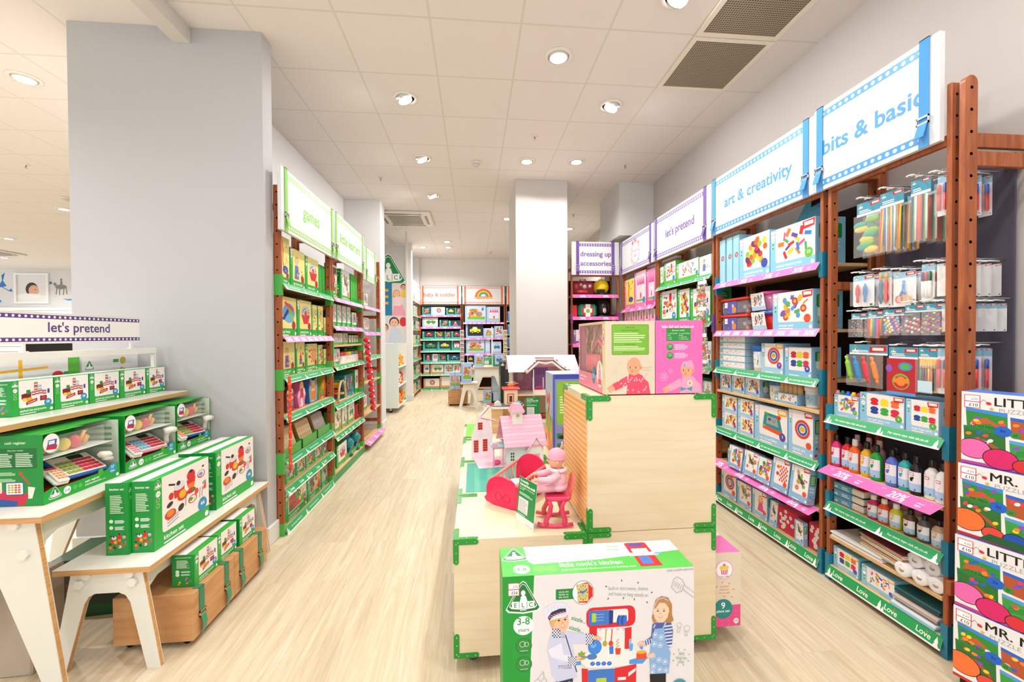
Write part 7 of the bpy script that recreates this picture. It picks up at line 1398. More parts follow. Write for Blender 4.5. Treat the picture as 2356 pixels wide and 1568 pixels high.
# ------------------------------------------------------------ toys on the crates
def cradle():
    e = empty('doll_cradle', (.20, 2.14, .573), math.radians(-41), 'hot pink plastic doll cradle with rounded ends and peach rails', 'doll cradle')
    pts = [(-.1, .035), (-.085, .0), (-.04, -.0), (0, -.002), (.04, 0), (.085, .0), (.1, .035), (.095, .11), (.07, .14), (.03, .155), (-.03, .155), (-.07, .14), (-.095, .11)]
    end = [(-.115, .03), (-.1, .012), (-.05, .002), (0, 0), (.05, .002), (.1, .012), (.115, .03), (.1, .045)] + [(.1 * math.cos(a), .085 + .08 * math.sin(a)) for a in (PI * i / 12 for i in range(13))] + [(-.1, .045)]
    for y, k in ((-.1, .93), (.17, 1.25)):
        m = MB('plastic', '#e01f56').prism([(x, z * k) for x, z in end], y, y + .012, 'y')
        if y < 0: m.use('plastic', '#d81a4e', 1).tube([(-.02 + .02 * math.cos(a), y - .001, .05 + .02 * math.sin(a)) for a in (i * PI / 6 for i in range(13))], .0015, 4).tube([(.03 + .02 * math.cos(a), y - .001, .05 + .02 * math.sin(a)) for a in (i * PI / 6 for i in range(13))], .0015, 4)
        m.build('end_board', e)
    for x in (-.085, .085):
        m = MB('plastic', '#f78a80').use(smooth=1).tube([(x, -.095, .12), (x * 1.05, .17, .155)], .008, 8).tube([(x * .9, -.095, .045), (x * .9, .17, .05)], .008, 8)
        for i in range(8): y = -.07 + i * .03; m.tube([(x * .9, y, .045), (x, y, .122 + (y + .07) * .13)], .004, 6)
        m.build('slatted_side', e)
    MB('plastic', '#e8305f').box(-.078, -.088, .035, .078, .17, .045).build('cradle_base', e)
    MB('fabric', '#f8c6d2').use(smooth=1).ball((0, .02, .075), (.06, .085, .03)).ball((.02, -.05, .07), (.045, .03, .03)).build('bedding', e)
cradle()
def chair_doll():
    e = empty('doll_chair', (.375, 1.875, .573), math.radians(-95), 'pink and coral plastic doll high chair beside the cradle', 'doll chair')
    for x in (-.062, .062):
        m = MB('plastic', '#f26a6c' if x < 0 else '#e8406a').use(smooth=1)
        m.tube([(x, -.05, .012), (x, -.052, .035), (x, -.035, .07), (x, -.03, .1), (x, -.04, .125)], .012, 8, .01).tube([(x, .03, .012), (x, .034, .035), (x, .022, .07), (x, .02, .1), (x, .032, .125)], .012, 8, .01).tube([(x, -.09, .02), (x, -.05, .012), (x, -.01, .009), (x, .03, .012), (x, .07, .018)], .009, 8).tube([(x, -.045, .13), (x, .05, .13)], .01, 8)
        m.build('leg_frame', e)
    MB('plastic', '#d8285a').bbox(-.07, -.055, .128, .07, .06, .142, .005).build('seat', e)
    b = [(-.035, .0), (.035, .0), (.045, .04), (.042, .08), (.02, .098), (-.02, .098), (-.042, .08), (-.045, .04)]
    MB('plastic', '#f4706a').prism(b, .055, .066, 'y', Matrix.Translation((0, 0, .142)) @ Matrix.Rotation(-.2, 4, 'X')).build('backrest', e)
    d = empty('baby_doll', (.375, 1.875, .583), math.radians(-95), 'baby doll in pink outfit and knotted pink hat sitting in the high chair', 'doll')
    m = MB('fabric', '#f4bccb').use(smooth=1)
    m.ball((0, .012, .19), (.045, .038, .055)).ball((0, .008, .16), (.05, .045, .025)).tube([(0, .01, .2), (0, .01, .24)], .03, 12, .022)
    for q in (-1, 1): m.tube([(q * .035, .008, .222), (q * .055, -.03, .205), (q * .042, -.085, .2)], .019, 10, .013).tube([(q * .025, -.01, .16), (q * .035, -.07, .158), (q * .035, -.12, .15)], .02, 10, .015)
    m.build('romper', d)
    m = MB('plastic', '#f2b28e').use(smooth=1).ball((0, .0, .282), (.036, .038, .04), 18, 12).ball((0, -.036, .278), (.006, .008, .006)).ball((-.036, .004, .278), (.006, .008, .01)).ball((.036, .004, .278), (.006, .008, .01)).tube([(0, .01, .235), (0, .006, .255)], .018, 10); m.use('plastic', '#2a3550', 1).ball((-.013, -.034, .288), .0045, 8, 6).ball((.013, -.034, .288), .0045, 8, 6).use('plastic', '#d8605a', 1).ball((0, -.036, .263), (.007, .003, .003), 8, 5); m.build('head', d)
    for q in (-1, 1):
        m = MB('plastic', '#f2b28e').use(smooth=1)
        m.ball((q * .04, -.096, .2), (.011, .013, .009))
        for j in range(4): m.tube([(q * .04 + (-.0075 + j * .005), -.103, .2), (q * .04 + (-.008 + j * .0055), -.118 + abs(j - 1.5) * .002, .197)], .0028, 5, .002)
        m.tube([(q * .03, -.094, .202), (q * .024, -.104, .206)], .003, 5); m.build('hand', d)
    m = MB('fabric', '#f3a6bb').use(smooth=1); m.ball((0, .006, .3), (.042, .043, .036), 18, 10); m.tube([(.0, .02, .33), (.004, .028, .35), (-.002, .03, .364)], .004, 8, .003).ball((0, .03, .345), .006); m.tube([(.039 * math.cos(a), .005 + .04 * math.sin(a), .291) for a in (i * PI / 10 for i in range(21))], .005, 6); m.build('hat', d)
    MB('fabric', '#f8dce2').use(smooth=1).tube([(.034 * math.cos(a), .01 + .034 * math.sin(a), .238) for a in (i * PI / 8 for i in range(17))], .009, 8).build('collar', d)
chair_doll()
def credit_sign(x0, y0, x1, y1, z, h, label, hs=1):
    L = math.hypot(x1 - x0, y1 - y0); e = empty('credit_sign', (x0, y0, z), math.atan2(y1 - y0, x1 - x0), label, 'sign')
    A = Art().rect(0, 0, L, h, '#eceae8').rect(0, h * .17, L, h, '#1f8c45'); b = L / .145
    for i, t in enumerate(('12 months', 'interest-free credit')): A.txt(.01 * b, h * (.9 - .075 * i), .012 * b, t, '#ffffff', maxw=L * .86, bold=.03)
    for i, t in enumerate(('Now available on all purchases', 'over £99*')): A.txt(.01 * b, h * (.77 - .045 * i), .007 * b, t, '#e8f4e8', maxw=L * .85)
    A.lines(.01 * b, h * .62, L * .8, h * .06, 3, '#cfe8d4').rect(.01 * b, h * .24, L * .62, h * .56, '#e6e4e4').lines(.014 * b, h * .25, L * .5, h * .28, 8, '#b9b4b4').lines(.01 * b, h * .19, L * .6, h * .02, 1, '#e8f4e8').txt(L * .95, h * .03, .005 * b, 'early learning centre', '#4a6a4a', 'r', bold=0)
    m = MB('card', '#eceae8').box(0, 0, 0, L, .0015, h, Matrix.Rotation(-.12, 4, 'X')); M = Matrix.Rotation(-.12, 4, 'X'); m.art(A, lambda u, v, k: tuple(M @ Vector((u, -k, v)))); m.build('printed_card', e)
    MB('card', '#dcdad8').add([(L * .6, .027 * 1, h * .2), (L * .95, .027, h * .2), (L * .95, .08, 0), (L * .6, .08, 0)], [(0, 1, 2, 3)]).build('strut', e)
credit_sign(.19, 1.917, .253, 1.787, .574, .205, 'green and white credit offer card standing before the cradle')
credit_sign(.50, 3.95, .63, 3.95, .62, .22, 'green and white credit offer card before the big dolls house')

def pink_house():
    e = empty('pink_dolls_house', (.21, 2.72, .574), math.radians(9), 'pale pink and white wooden dolls house with a bell tower', 'dolls house')
    P1, P2 = '#f6bccb', '#f2f0ec'
    MB('plastic', P2).prism([(0, 0), (.26, 0), (.26, .14), (.235, .15), (.2, .13), (.12, .13), (0, .13)], 0, .006, 'y').build('front_wall', e)
    MB('plastic', '#e4efec').box(0, .006, 0, .006, .2, .13).build('side_wall', e); MB('plastic', P2).box(.254, .006, 0, .26, .2, .13).build('side_wall', e); MB('plastic', P2).box(0, .2, 0, .26, .206, .13).build('back_wall', e)
    m = MB('plastic', P2).prism([(.14, .0), (.25, 0), (.25, .11), (.195, .18), (.14, .11)], -.03, .0, 'y')
    A = Art().rect(.165, .0, .225, .075, P1).rect(.17, .005, .194, .07, '#f0a6bc').rect(.197, .005, .22, .07, '#f0a6bc').ring(.195, .125, .014, .0015, '#e8a0b0', 18); m.art(A, lambda u, v, k: (u, -.03 - k, v)); m.build('gable_porch', e)
    A = Art()
    for i in range(2):
        for j in range(3): A.rect(.03 + i * .014, .03 + j * .02, .04 + i * .014, .044 + j * .02, '#5a5040')
    A.ring(0, 0, .0001, .0001, '#fff'); MB('plastic').art(A, lambda u, v, k: (u, -.0 - k, v)).build('window', e)
    def roof(x0, x1, y0, z0, y1, z1, c='#f6b4c6'):
        m = MB('plastic', c); n = 9
        for i in range(n):
            a, b = i / n, (i + 1) / n; m.use('plastic', c if i % 2 else '#f3aabf'); Y0, Y1, Z0, Z1 = y0 + (y1 - y0) * a, y0 + (y1 - y0) * b, z0 + (z1 - z0) * a, z0 + (z1 - z0) * b
            m.add([(x0, Y0, Z0), (x1, Y0, Z0), (x1, Y1, Z1), (x0, Y1, Z1), (x0, Y0, Z0 + .006), (x1, Y0, Z0 + .006), (x1, Y1, Z1 + .004), (x0, Y1, Z1 + .004)], [(0, 1, 2, 3), (4, 7, 6, 5), (0, 4, 5, 1), (1, 5, 6, 2), (3, 2, 6, 7), (0, 3, 7, 4)])
        return m
    roof(-.02, .275, -.035, .125, .1, .31).build('roof', e); roof(-.02, .275, .235, .125, .1, .31).build('roof', e)
    m = MB('plastic', '#f6b4c6').add([(.13, -.045, .09), (.195, -.045, .185), (.195, .06, .2), (.13, .02, .1), (.26, -.045, .09), (.26, .02, .1)], [(0, 1, 2, 3), (1, 4, 5, 2)]); m.build('porch_roof', e)
    MB('plastic', '#efece8').box(.06, .06, .24, .13, .13, .34).build('tower', e); MB('plastic', '#e8e6e2').box(.05, .05, .335, .14, .14, .345).build('tower_ledge', e); MB('plastic', '#c9a45a').use(smooth=1).lathe([(.012, 0), (.008, .012), (0, .018)], 10, at=(.095, .058, .315)).build('bell', e)
    MB('plastic', '#f4a6b8').add([(.045, .045, .345), (.145, .045, .345), (.145, .145, .345), (.045, .145, .345), (.07, .07, .40), (.12, .07, .40), (.12, .12, .40), (.07, .12, .40)], [(0, 1, 5, 4), (1, 2, 6, 5), (2, 3, 7, 6), (3, 0, 4, 7), (4, 5, 6, 7)]).build('tower_roof', e)
    # opened wing
    w = MB('plastic', '#f4e4ea').prism([(-.2, 0), (-.05, 0), (-.05, .2), (-.075, .26), (-.15, .29), (-.185, .2), (-.2, .16)], .22, .228, 'y')
    A = Art()
    for x, z, nx, nz in ((-.185, .04, 2, 5), (-.12, .045, 2, 5), (-.155, .2, 2, 3)):
        A.rect(x, z, x + .035, z + .022 * nz * .8, '#e8564a')
        for i in range(nx):
            for j in range(nz): A.rect(x + .005 + i * .014, z + .005 + j * .017, x + .015 + i * .014, z + .015 + j * .017, '#3a3a2c')
    A.ring(-.13, .165, .014, .0015, '#e8a0b0', 16); w.art(A, lambda u, v, k: (u, .22 - k, v)); w.build('open_wing', e)
    MB('plastic', '#f6bccb').add([(-.15, .22, .29), (-.02, .2, .26), (-.02, .26, .26), (-.15, .26, .29)], [(0, 1, 2, 3)]).add([(-.15, .22, .286), (-.02, .2, .256), (-.02, .26, .256), (-.15, .26, .286)], [(3, 2, 1, 0)]).build('wing_roof', e)
    MB('plastic', '#f8c6d2').bbox(-.19, -.02, 0, -.0, .22, .005, .001).build('base', e)
    MB('plastic', '#9cc4cc').box(-.1, -.02, .13, 0, .1, .138).build('balcony', e); m = MB('plastic', '#f4a6bc').box(-.095, -.018, .005, -.085, -.008, .13).box(-.03, -.018, .005, -.02, -.008, .13).box(-.095, -.018, .12, -.02, -.012, .13).box(-.1, -.02, .138, -.06, -.01, .16); m.build('balcony_post', e)
    MB('plastic', '#e2508a').use(smooth=1).ball((-.06, .03, .02), (.03, .02, .015)).build('furniture', e)
pink_house()
def garage():
    e = empty('toy_garage', (.3, 3.68, .574), 0, 'wooden toy garage with a grey deck and red-roofed tower', 'toy garage')
    MB('plastic', '#e8e6e2').use(smooth=0).prism([(-.19, -.02), (-.14, -.09), (.06, -.1), (.15, .04), (.1, .12), (-.1, .12), (-.18, .06)], .225, .24, 'z').build('deck_rim', e); MB('matte', '#6a6c6e').prism([(-.17, -.02), (-.13, -.075), (.05, -.085), (.13, .035), (.09, .105), (-.09, .105), (-.16, .05)], .24, .243, 'z').build('deck', e)
    for x, y in ((-.1, -.03), (.08, 0), (-.02, .09)): MB('oak_shelf').box(x - .05, y - .008, 0, x + .05, y + .008, .225).build('support', e)
    MB('plastic', '#ecd9b0').bbox(-.03, -.0, .243, .09, .1, .38, .003).build('tower', e); MB('plastic', '#dd2f2c').bbox(-.05, -.02, .38, .11, .12, .395, .004).build('tower_roof', e)
    MB('plastic').art(Art().rect(.0, 0, .06, .09, '#d83a34').rect(.008, .008, .052, .082, '#e8d4a8').rect(.018, .015, .045, .07, '#5a2a3a'), lambda u, v, k: (u - .005, -.001 - k, .255 + v)).build('shutter', e)
    MB('plastic', '#cfcac4').use(smooth=1).tube([(-.17, -.02, .24), (-.26, -.06, .15), (-.24, -.1, .08)], .012).build('ramp', e)
    MB('plastic', '#e4e2de').prism([(-.13, .243), (-.06, .243), (-.07, .275), (-.09, .285), (-.12, .27)], -.04, .01, 'y').build('ticket_booth', e); MB('plastic', '#e02f2c').box(-.19, -.05, .255, -.125, -.042, .265).build('barrier', e)
    c = empty('toy_car', (.395, 3.63, .8175), .2, 'small turquoise toy car parked on the garage deck', 'toy car'); MB('plastic', '#2fa8b8').use(smooth=1).bbox(-.035, -.016, .008, .035, .016, .026, .006).ball((-.002, 0, .028), (.022, .015, .015)).build('car_body', c); MB('glass', '#1a3038').box(-.02, -.0165, .028, .016, .0165, .036).build('car_window', c)
    for x in (-.02, .02):
        for y in (-.015, .015): MB('matte', '#1a1a1a').use(smooth=1).lathe([(.008, -.003), (.008, .003)], 10, rotm('X', 90, (x, y, .008))).build('wheel', c)
    h = empty('toy_helicopter', (.33, 3.72, .97), .4, 'orange and white toy helicopter on the garage roof', 'toy helicopter'); MB('plastic', '#ee7a2c').use(smooth=1).ball((0, 0, .022), (.035, .02, .02)).tube([(.02, 0, .025), (.08, 0, .035)], .008, 8, .004).build('fuselage', h); MB('plastic', '#f2f0ec').use(smooth=1).box(-.05, -.005, .045, .05, .005, .048).box(-.025, -.018, 0, .025, -.014, .004).box(-.025, .014, 0, .025, .018, .004).box(-.002, -.002, .04, .002, .002, .046).box(-.015, -.016, .004, -.012, .016, .01).build('rotor', h)
garage()
def big_house():
    e = empty('large_dolls_house', (.36, 4.14, .574), 0, 'large dolls house with a pink shingled roof and lacy arch', 'dolls house'); W = .68
    MB('plastic', '#e8d2ae').box(.02, .3, 0, W, .31, .52).build('back_wall', e); MB('plastic', '#ecdcc4').box(.015, .02, 0, .03, .3, .52).build('side_wall', e); MB('plastic', '#ecdcc4').box(W - .01, .02, 0, W + .005, .3, .52).build('side_wall', e)
    A = Art().rect(0, .27, .24, .52, '#a4687e').rect(.24, .27, .42, .52, '#8a5a92').rect(.42, .27, W, .52, '#b07a8a').rect(0, 0, .3, .25, '#dcb078').rect(.3, 0, W, .25, '#d8c09a')
    for i in range(10):
        for j in range(10): A.ell(.01 + i * .024, .28 + j * .024, .004, .006, '#b8849a', n=4)
    A.ell(.115, .42, .035, .045, '#a89a9a', n=20).rect(.16, .1, .26, .18, '#e8d4b0').ell(.21, .13, .03, .018, '#c89a7a').rect(.03, .17, .06, .22, '#c83a3a')
    for i in range(9): A.rect(.25 + i * .02, .44, .26 + i * .02, .51, '#6a4a7a')
    MB('card').art(A, lambda u, v, k: (.02 + u, .299 - k, v)).build('wallpaper', e)
    for z in (.255, .0): MB('plastic', '#e9d8ba').box(.0, .0, z, W + .01, .3, z + .012).build('floor_board', e)
    for x in (.025, .24): MB('plastic', '#f2eee6').box(x, .02, .0, x + .01, .03, .52).build('post', e)
    n = 7; pk = MB('plastic', '#f6b8cc'); R = random.Random(5)
    arch = lambda t: max(0, 1 - abs(t - .55) / .33)
    for i in range(n):
        for j in range(22):
            a, b = i / n, (i + 1) / n; z0, z1 = .5 + .16 * a, .5 + .16 * b; y0, y1 = -.05 + .22 * a, -.05 + .22 * b; t = (j + .5) / 22
            if z1 < .5 + .14 * min(1, arch(t) * 1.6): continue
            pk.use('plastic', R.choice(['#f6b8cc', '#f8c4d4', '#f4aec6'])); x0, x1 = -.02 + (W + .05) * j / 22, -.02 + (W + .05) * (j + 1) / 22
            pk.add([(x0, y0, z0), (x1, y0, z0), (x1, y1, z1), (x0, y1, z1)], [(0, 1, 2, 3)])
    pk.build('shingle_roof', e); MB('plastic', '#f4b4c8').add([(-.02, .17, .66), (W + .03, .17, .66), (W + .03, .33, .5), (-.02, .33, .5)], [(0, 1, 2, 3)]).build('rear_roof', e)
    MB('plastic', '#e8e2d4').use(smooth=1).tube([(.14, -.052, .505), (.2, -.03, .56), (.27, .0, .625), (.45, .0, .625), (.52, -.03, .56), (.6, -.052, .505)], .008, 6).tube([(.16, -.05, .49), (.22, -.04, .54), (.29, -.02, .595), (.36, -.02, .58), (.43, -.02, .595), (.5, -.04, .54), (.57, -.05, .49)], .012, 6).build('lace_trim', e)
    MB('plastic', '#f2ece2').box(.26, .1, .267, .38, .22, .30).box(.26, .2, .3, .27, .22, .42).box(.37, .2, .3, .38, .22, .42).build('toy_bed', e); MB('fabric', '#c8325a').use(smooth=1).ball((.32, .15, .31), (.05, .05, .02)).build('bedspread', e)
    MB('plastic', '#5a3a6a').use(smooth=1).bbox(.14, .1, .012, .28, .2, .07, .02).build('toy_sofa', e); MB('plastic', '#8a2a3a').use(smooth=1).bbox(.32, .02, .012, .42, .12, .06, .01).build('toy_stove', e)
big_house()
def fire_box():
    W, D, H = .5, .3, .585; A = Art().rect(0, 0, W, H, '#8a94cc').rect(0, H - .035, W, H, '#3a50b8').rect(0, 0, .015, H, '#4a62c0').rect(.03, H * .38, .45, H - .05, '#8fc23c').txt(.15, H - .09, .011, 'playing tips', '#2a5a1f', 'c').txt(.15, H - .115, .01, 'for indoors and around!', '#2a5a1f', 'c').lines(.05, H * .52, .36, .13, 7, '#e8f4c8').rr(.03, H * .2, .3, H * .27, .004, '#2a8a44').txt(.06, H * .225, .012, 'big city fire', '#ffffff').rr(.03, .03, .3, .085, .004, '#2a8a44').txt(.06, .05, .012, 'busy city life', '#ffffff').rr(.07, .12, .11, .2, .01, '#c8322c').ell(.08, .13, .04, .015, '#2a2426').ell(.13, .16, .02, .03, '#d8d0c8')
    L = Art().rect(0, 0, D, H, '#b8c8d8').poly([(0, 0), (D, 0), (D, H * .25), (0, H * .35)], '#e8743a').poly([(0, H * .3), (D, H * .2), (D, H * .45), (0, H * .5)], '#7fbf4a'); R = random.Random(12)
    for i in range(26): L.ell(R.uniform(.02, D - .02), R.uniform(.05, H * .75), R.uniform(.01, .03), R.uniform(.02, .05), R.choice(['#d8322c', '#e8602c', '#f0c03a', '#c8d0d8', '#7fa8d8', '#8a3a2c']), 0, 10)
    T = Art().rect(0, 0, W, D, '#cfd8f0').rect(0, 0, W, D * .2, '#f4a08a').poly([(W * .3, 0), (W, D * .3), (W, D), (W * .5, D)], '#a8b8ec')
    m = MB('card', '#8a94cc').bbox(-W / 2, 0, 0, W / 2, D, H, .001); m.art(A, fFront(W)); m.art(clamp(L, D, H), fLeft(W, D)); m.art(T, fTop(W, H)); tag(m.build('fire_station_box', None, (.813, 2.915, .575)), 'tall blue and lime toy fire station box behind the scale-sided crate', 'boxed toy')
fire_box()

# ------------------------------------------------------------ far white tables with blue boxes
def trestle(w, h, foot, t=.03, top=None):
    """end panel with a tapering arch, in x-z, feet splayed"""
    k = .09; return [(foot * 0, 0), (.06, 0), (.105, h * .62), (.13, h * .7), (w - .13, h * .7), (w - .105, h * .62), (w - .06, 0), (w, 0), (w - .025, h), (.025, h)]
def white_table(x0, y0, x1, y1, z, label, name='display_table', long_apron=True, bolts=True, ins=0, fi=0):
    W, D = x1 - x0, y1 - y0; e = empty(name, (x0, y0, 0), 0, label, 'display table'); T = .026
    m = MB('plastic', '#edece4').box(0, 0, z - .003, W, D, z); m.build('laminate_top', e); MB('ply_edge').box(.0, 0, z - T, W, D, z - .003).build('plywood_top', e)
    h = z - T; f = .05 * (z / .47); k = .095 if z < .6 else .19
    pts = [(.015, 0), (.07, 0), (min(.02 + k, W / 2 - .02), h * .68), (min(.035 + k, W / 2 - .01), h * .75), (min(.06 + k, W / 2), h * .78), (max(W - .06 - k, W / 2), h * .78), (max(W - .035 - k, W / 2 + .01), h * .75), (max(W - .02 - k, W / 2 + .02), h * .68), (W - .085, 0), (W - .03, 0), (W - .05, h), (.05, h)]
    W -= ins; pts = [(min(x, x - ins if x > W / 2 + ins / 2 else x), zz) for x, zz in pts] if ins else pts
    pts = [(x + (-(f if x < W / 2 else -f) * (1 - zz / h)), zz) for x, zz in pts]
    for y in (.025, D - .048):
        if y > .1: pts = [(min(x, x - fi) if x > W / 2 else x, zz) for x, zz in pts]
        g = MB('ply_edge').prism(pts, y + .003, y + .02, 'y'); g.use('plastic', '#e3e1d6').prism(pts, y, y + .003, 'y').prism(pts, y + .02, y + .023, 'y'); g.build('trestle_leg', e)
        if bolts:
            for x, zz in ((W - .085, h - .05 if z < .6 else h - .13), (.085, h - .05 if z < .6 else h - .13), (W * .3, h - .012), (W * .75, h - .012)):
                MB('plastic', '#e8e6dc').lathe([(.0, -.012), (.019, -.012), (.021, -.008), (.021, 0)], 6, rotm('X', -90, (x, y, zz))).build('hex_bolt', e)
    if long_apron:
        for x in (W - .075, .055):
            a = [(.048, h), (.048, h - .19), (.075, h - .1), (.12, h - .075), (D - .12, h - .075), (D - .075, h - .1), (D - .05, h - .19), (D - .05, h)]
            MB('plastic', '#dfddd2').prism(a, x, x + .02, 'x').build('apron', e)
    return e
white_table(-.03, 8.6, .64, 9.15, .79, 'far white table carrying pale blue boxes near the dolls houses', bolts=False)
white_table(-.27, 8.12, .06, 8.5, .51, 'low white bench tucked beside the far white table', bolts=False)
def blue_box(x0, x1, y, z, h, label, c='#a8bce0', pic='land', d=.2): 
    o = carton(x1 - x0, d, h, c, pic, '', int(x0 * 100) + 50, panel='#b4c8e8', lod=0); o.name = 'lilac_box'; o.location = ((x0 + x1) / 2, y, z + .001); tag(o, label, 'boxed toy')
blue_box(.0, .19, 8.68, .79, .24, 'lilac blue box standing on the far white table'); blue_box(.4, .62, 8.65, .79, .26, 'green car box standing at the end of the far table', '#2f8a6a', 'car'); credit_sign(.205, 8.65, .37, 8.65, .791, .23, 'small green credit card sign on the far white table')
blue_box(-.26, -.05, 8.2, .51, .39, 'tall blue box on the low far bench', '#9cb8dc'); blue_box(-.51, -.405, 8.58, .33, .36, 'slim blue box on the far wooden crate'); blue_box(-.4, -.295, 8.58, .33, .36, 'slim blue box beside its twin on the far crate')
blue_box(.19, .36, 8.75, 0, .29, 'blue box with a ladybird on the floor under the far table'); blue_box(.37, .55, 8.75, 0, .25, 'black tool set box under the far table', '#1c211c', 'none'); blue_box(.37, .54, 8.75, .252, .32, 'grey and lime box stacked under the far table', '#b4bcb8', 'none')
e = empty('wheeled_crate', (-.54, 8.56, 0), 0, 'small brown wooden crate on wheels by the far bench', 'wooden crate'); MB('crate_wood').bbox(0, 0, .03, .4, .3, .325, .003).build('crate_body', e); MB('matte', '#1a1512').box(.03, .02, 0, .07, .06, .03).box(.33, .02, 0, .37, .06, .03).build('caster', e)
e = empty('sign_pole', (.38, 8.7, .791), 0, 'thin white upright pole on the far white table', 'pole'); MB('plastic', '#eceae6').box(-.012, -.012, 0, .012, .012, .84).build('pole', e); MB('plastic', '#e8e6e2').box(-.05, -.05, 0, .05, .05, .006).build('pole_foot', e)
o = carton(.3, .35, 1.12, '#202421', 'none', '', 3, panel='#2c322e', lod=0, side='#202421'); o.name = 'tool_bench_box'; o.location = (.40, 5.1, .0); o.location = (.47, 5.0, 0); tag(o, 'tall black toolbench carton standing before the pillar', 'boxed toy')
# ------------------------------------------------------------ stepped white tables before the wall stub
white_table(-1.777, 1.89, -1.395, 2.92, .46, 'low white bench with splayed legs, lowest of the stepped display')
white_table(-2.14, 1.745, -1.675, 2.935, .75, 'middle white table of the stepped display carrying cash registers', fi=.25)
white_table(-2.6, 1.80, -1.89, 2.90, 1.09, 'highest white table of the stepped display carrying grocery boxes', ins=.33)
# register cartons: window box, shelf of bagged fruit, till
def register(y0, y1, blue, label):
    W, D, H = y1 - y0 - .006, .2, .29; e = empty('cash_register_box', (-1.775, (y0 + y1) / 2, .7515), PI / 2, label, 'boxed toy')
    G1 = '#24a437'; g = MB('card', G1).box(-W / 2, 0, 0, W / 2, D, .003).box(-W / 2, 0, 0, -W / 2 + .003, D, H).box(W / 2 - .003, 0, 0, W / 2, D, H * .97).box(-W / 2, D - .003, 0, W / 2, D, H).box(-W / 2, D * .2, H - .003, W / 2, D, H)
    g.add([(-W / 2, 0, H), (0, -.004, H + .002), (-.01, D * .22, H), (-W / 2, D * .22, H)], [(0, 1, 2, 3)])
    A = Art().rect(0, 0, D, H, '#118a35').txt(D * .5, H * .88, .011, 'cash register', '#dff0d8', 'c').rr(.014, H * .53, D - .02, H * .82, .003, '#0a6a2c').txt(D * .5, H * .78, .007, 'discover inside:', '#d8ecd0', 'c', bold=0).lines(.02, H * .56, D * .36, H * .2, 8, '#cfe6c8').lines(D * .5, H * .56, D * .34, H * .2, 8, '#cfe6c8')
    for k in (0, 1): A.ell(.024, H * (.46 - .09 * k), .009, .009, '#2f9a44', n=12).ring(.024, H * (.46 - .09 * k), .009, .001, '#cfe6c8', 12).lines(.042, H * (.44 - .09 * k), .06, H * .05, 3, '#cfe6c8')
    bc = '#2a4f9a' if blue else '#d8306a'; A.poly([(.01, .01), (.13, .002), (.15, .05), (.03, .07)], '#c8283c').poly([(.005, .004), (.1, .0), (.11, .02), (.02, .035)], bc).rr(.06, .045, .13, .1, .006, bc).rr(.064, .049, .126, .096, .004, '#ece8d4').rr(.015, .055, .048, .1, .004, '#ece8d4').line(.15, .09, .12, .13, .006, '#d83a3a').ell(.118, .135, .007, .007, '#d83a3a').poly([(.145, .03), (.16, .03), (.172, .075), (.145, .08)], '#ece8d4')
    for i in range(4):
        for j in range(4): A.rect(.07 + i * .0125, .055 + j * .0095, .079 + i * .0125, .061 + j * .0095, '#c8283c' if i > 1 else '#9ab04a')
    for i in range(2):
        for j in range(4): A.rect(.022 + i * .012, .06 + j * .008, .03 + i * .012, .065 + j * .008, '#c8283c')
    g.art(A, fLeft(W, D)); g.art(Art().rect(0, 0, D, H * .97, '#c9d8c4').lines(.03, H * .5, .14, H * .4, 4, '#8aa884'), lambda u, v, k: (W / 2 - .004 - k, u, v)); g.build('carton', e)
    F = Art(); F.poly([(0, 0), (W, 0), (W, .062), (W - .02, .072), (W - .06, .06), (W - .1, .045), (.1, .045), (.06, .052), (.04, .062), (.0, .05)], G1); elc(.048, .034, .052, A=F, c='#1a7f33'); F.ell(.1, .027, .0165, .0165, '#ffffff', n=20).txt(.1, .02, .012, '3-8', GD, 'c').ell(.135, .026, .01, .01, '#4fbf4a', n=14).ell(.16, .026, .01, .01, '#4fbf4a', n=14).txt(.182, .028, .0105, 'cash register', '#ffffff', maxw=.085).lines(.182, .014, .11, .008, 2, '#e0f4dc').ell(W - .04, .05, .0235, .0235, '#2f9ac0', n=22).txt(W - .04, .05, .014, '37', '#ffffff', 'c').lines(W - .053, .034, .027, .01, 2, '#e4f4fa').ell(W - .014, .012, .008, .008, '#ffffff').ell(W - .105, .052, .014, .017, '#4fae2c', n=14)
    m = MB('card', G1).box(-W / 2, -.001, 0, W / 2, 0, .05); m.art(F, lambda u, v, k: (u - W / 2, -.001 - k, v)); m.build('front_lip_lettering', e)
    A = Art().ell(.0, 0, .034, .04, '#f2f0ee', n=22).poly([(-.018, -.012), (.02, -.012), (.024, .014), (-.012, .014)], '#3f5fb0').poly([(-.022, -.024), (.02, -.03), (.026, -.012), (-.018, -.008)], '#c8283c').rect(-.01, -.005, .014, .01, '#e8e4f0'); MB('card').art(A, lambda u, v, k: (-W / 2 + .036 + u, -.001 - k, H - .042 + v)).build('round_print', e)
    MB('card', '#f0efea').box(-W / 2 + .003, .004, H * .63, W / 2 - .03, D - .004, H * .637).build('inner_shelf', e)
    for i, (c, nm) in enumerate((('#ee9a6a', 0), ('#8fd08a', 0), ('#f0cf2c', 0), ('#e8455a', 0), ('#eab04a', 1))):
        x = -W / 2 + .045 + i * .05; m = MB('plastic', c).use(smooth=1)
        if nm: m.tube([(x, .06, H * .64 + .01), (x + .012, .05, H * .64 + .04), (x + .008, .055, H * .64 + .075)], .012, 8, .007).tube([(x - .015, .07, H * .64 + .01), (x - .004, .06, H * .64 + .045), (x + .004, .055, H * .64 + .07)], .011, 8, .006)
        else: m.ball((x, .055, H * .64 + .031), (.026, .026, .03 if i else .02))
        m.build('play_fruit', e)
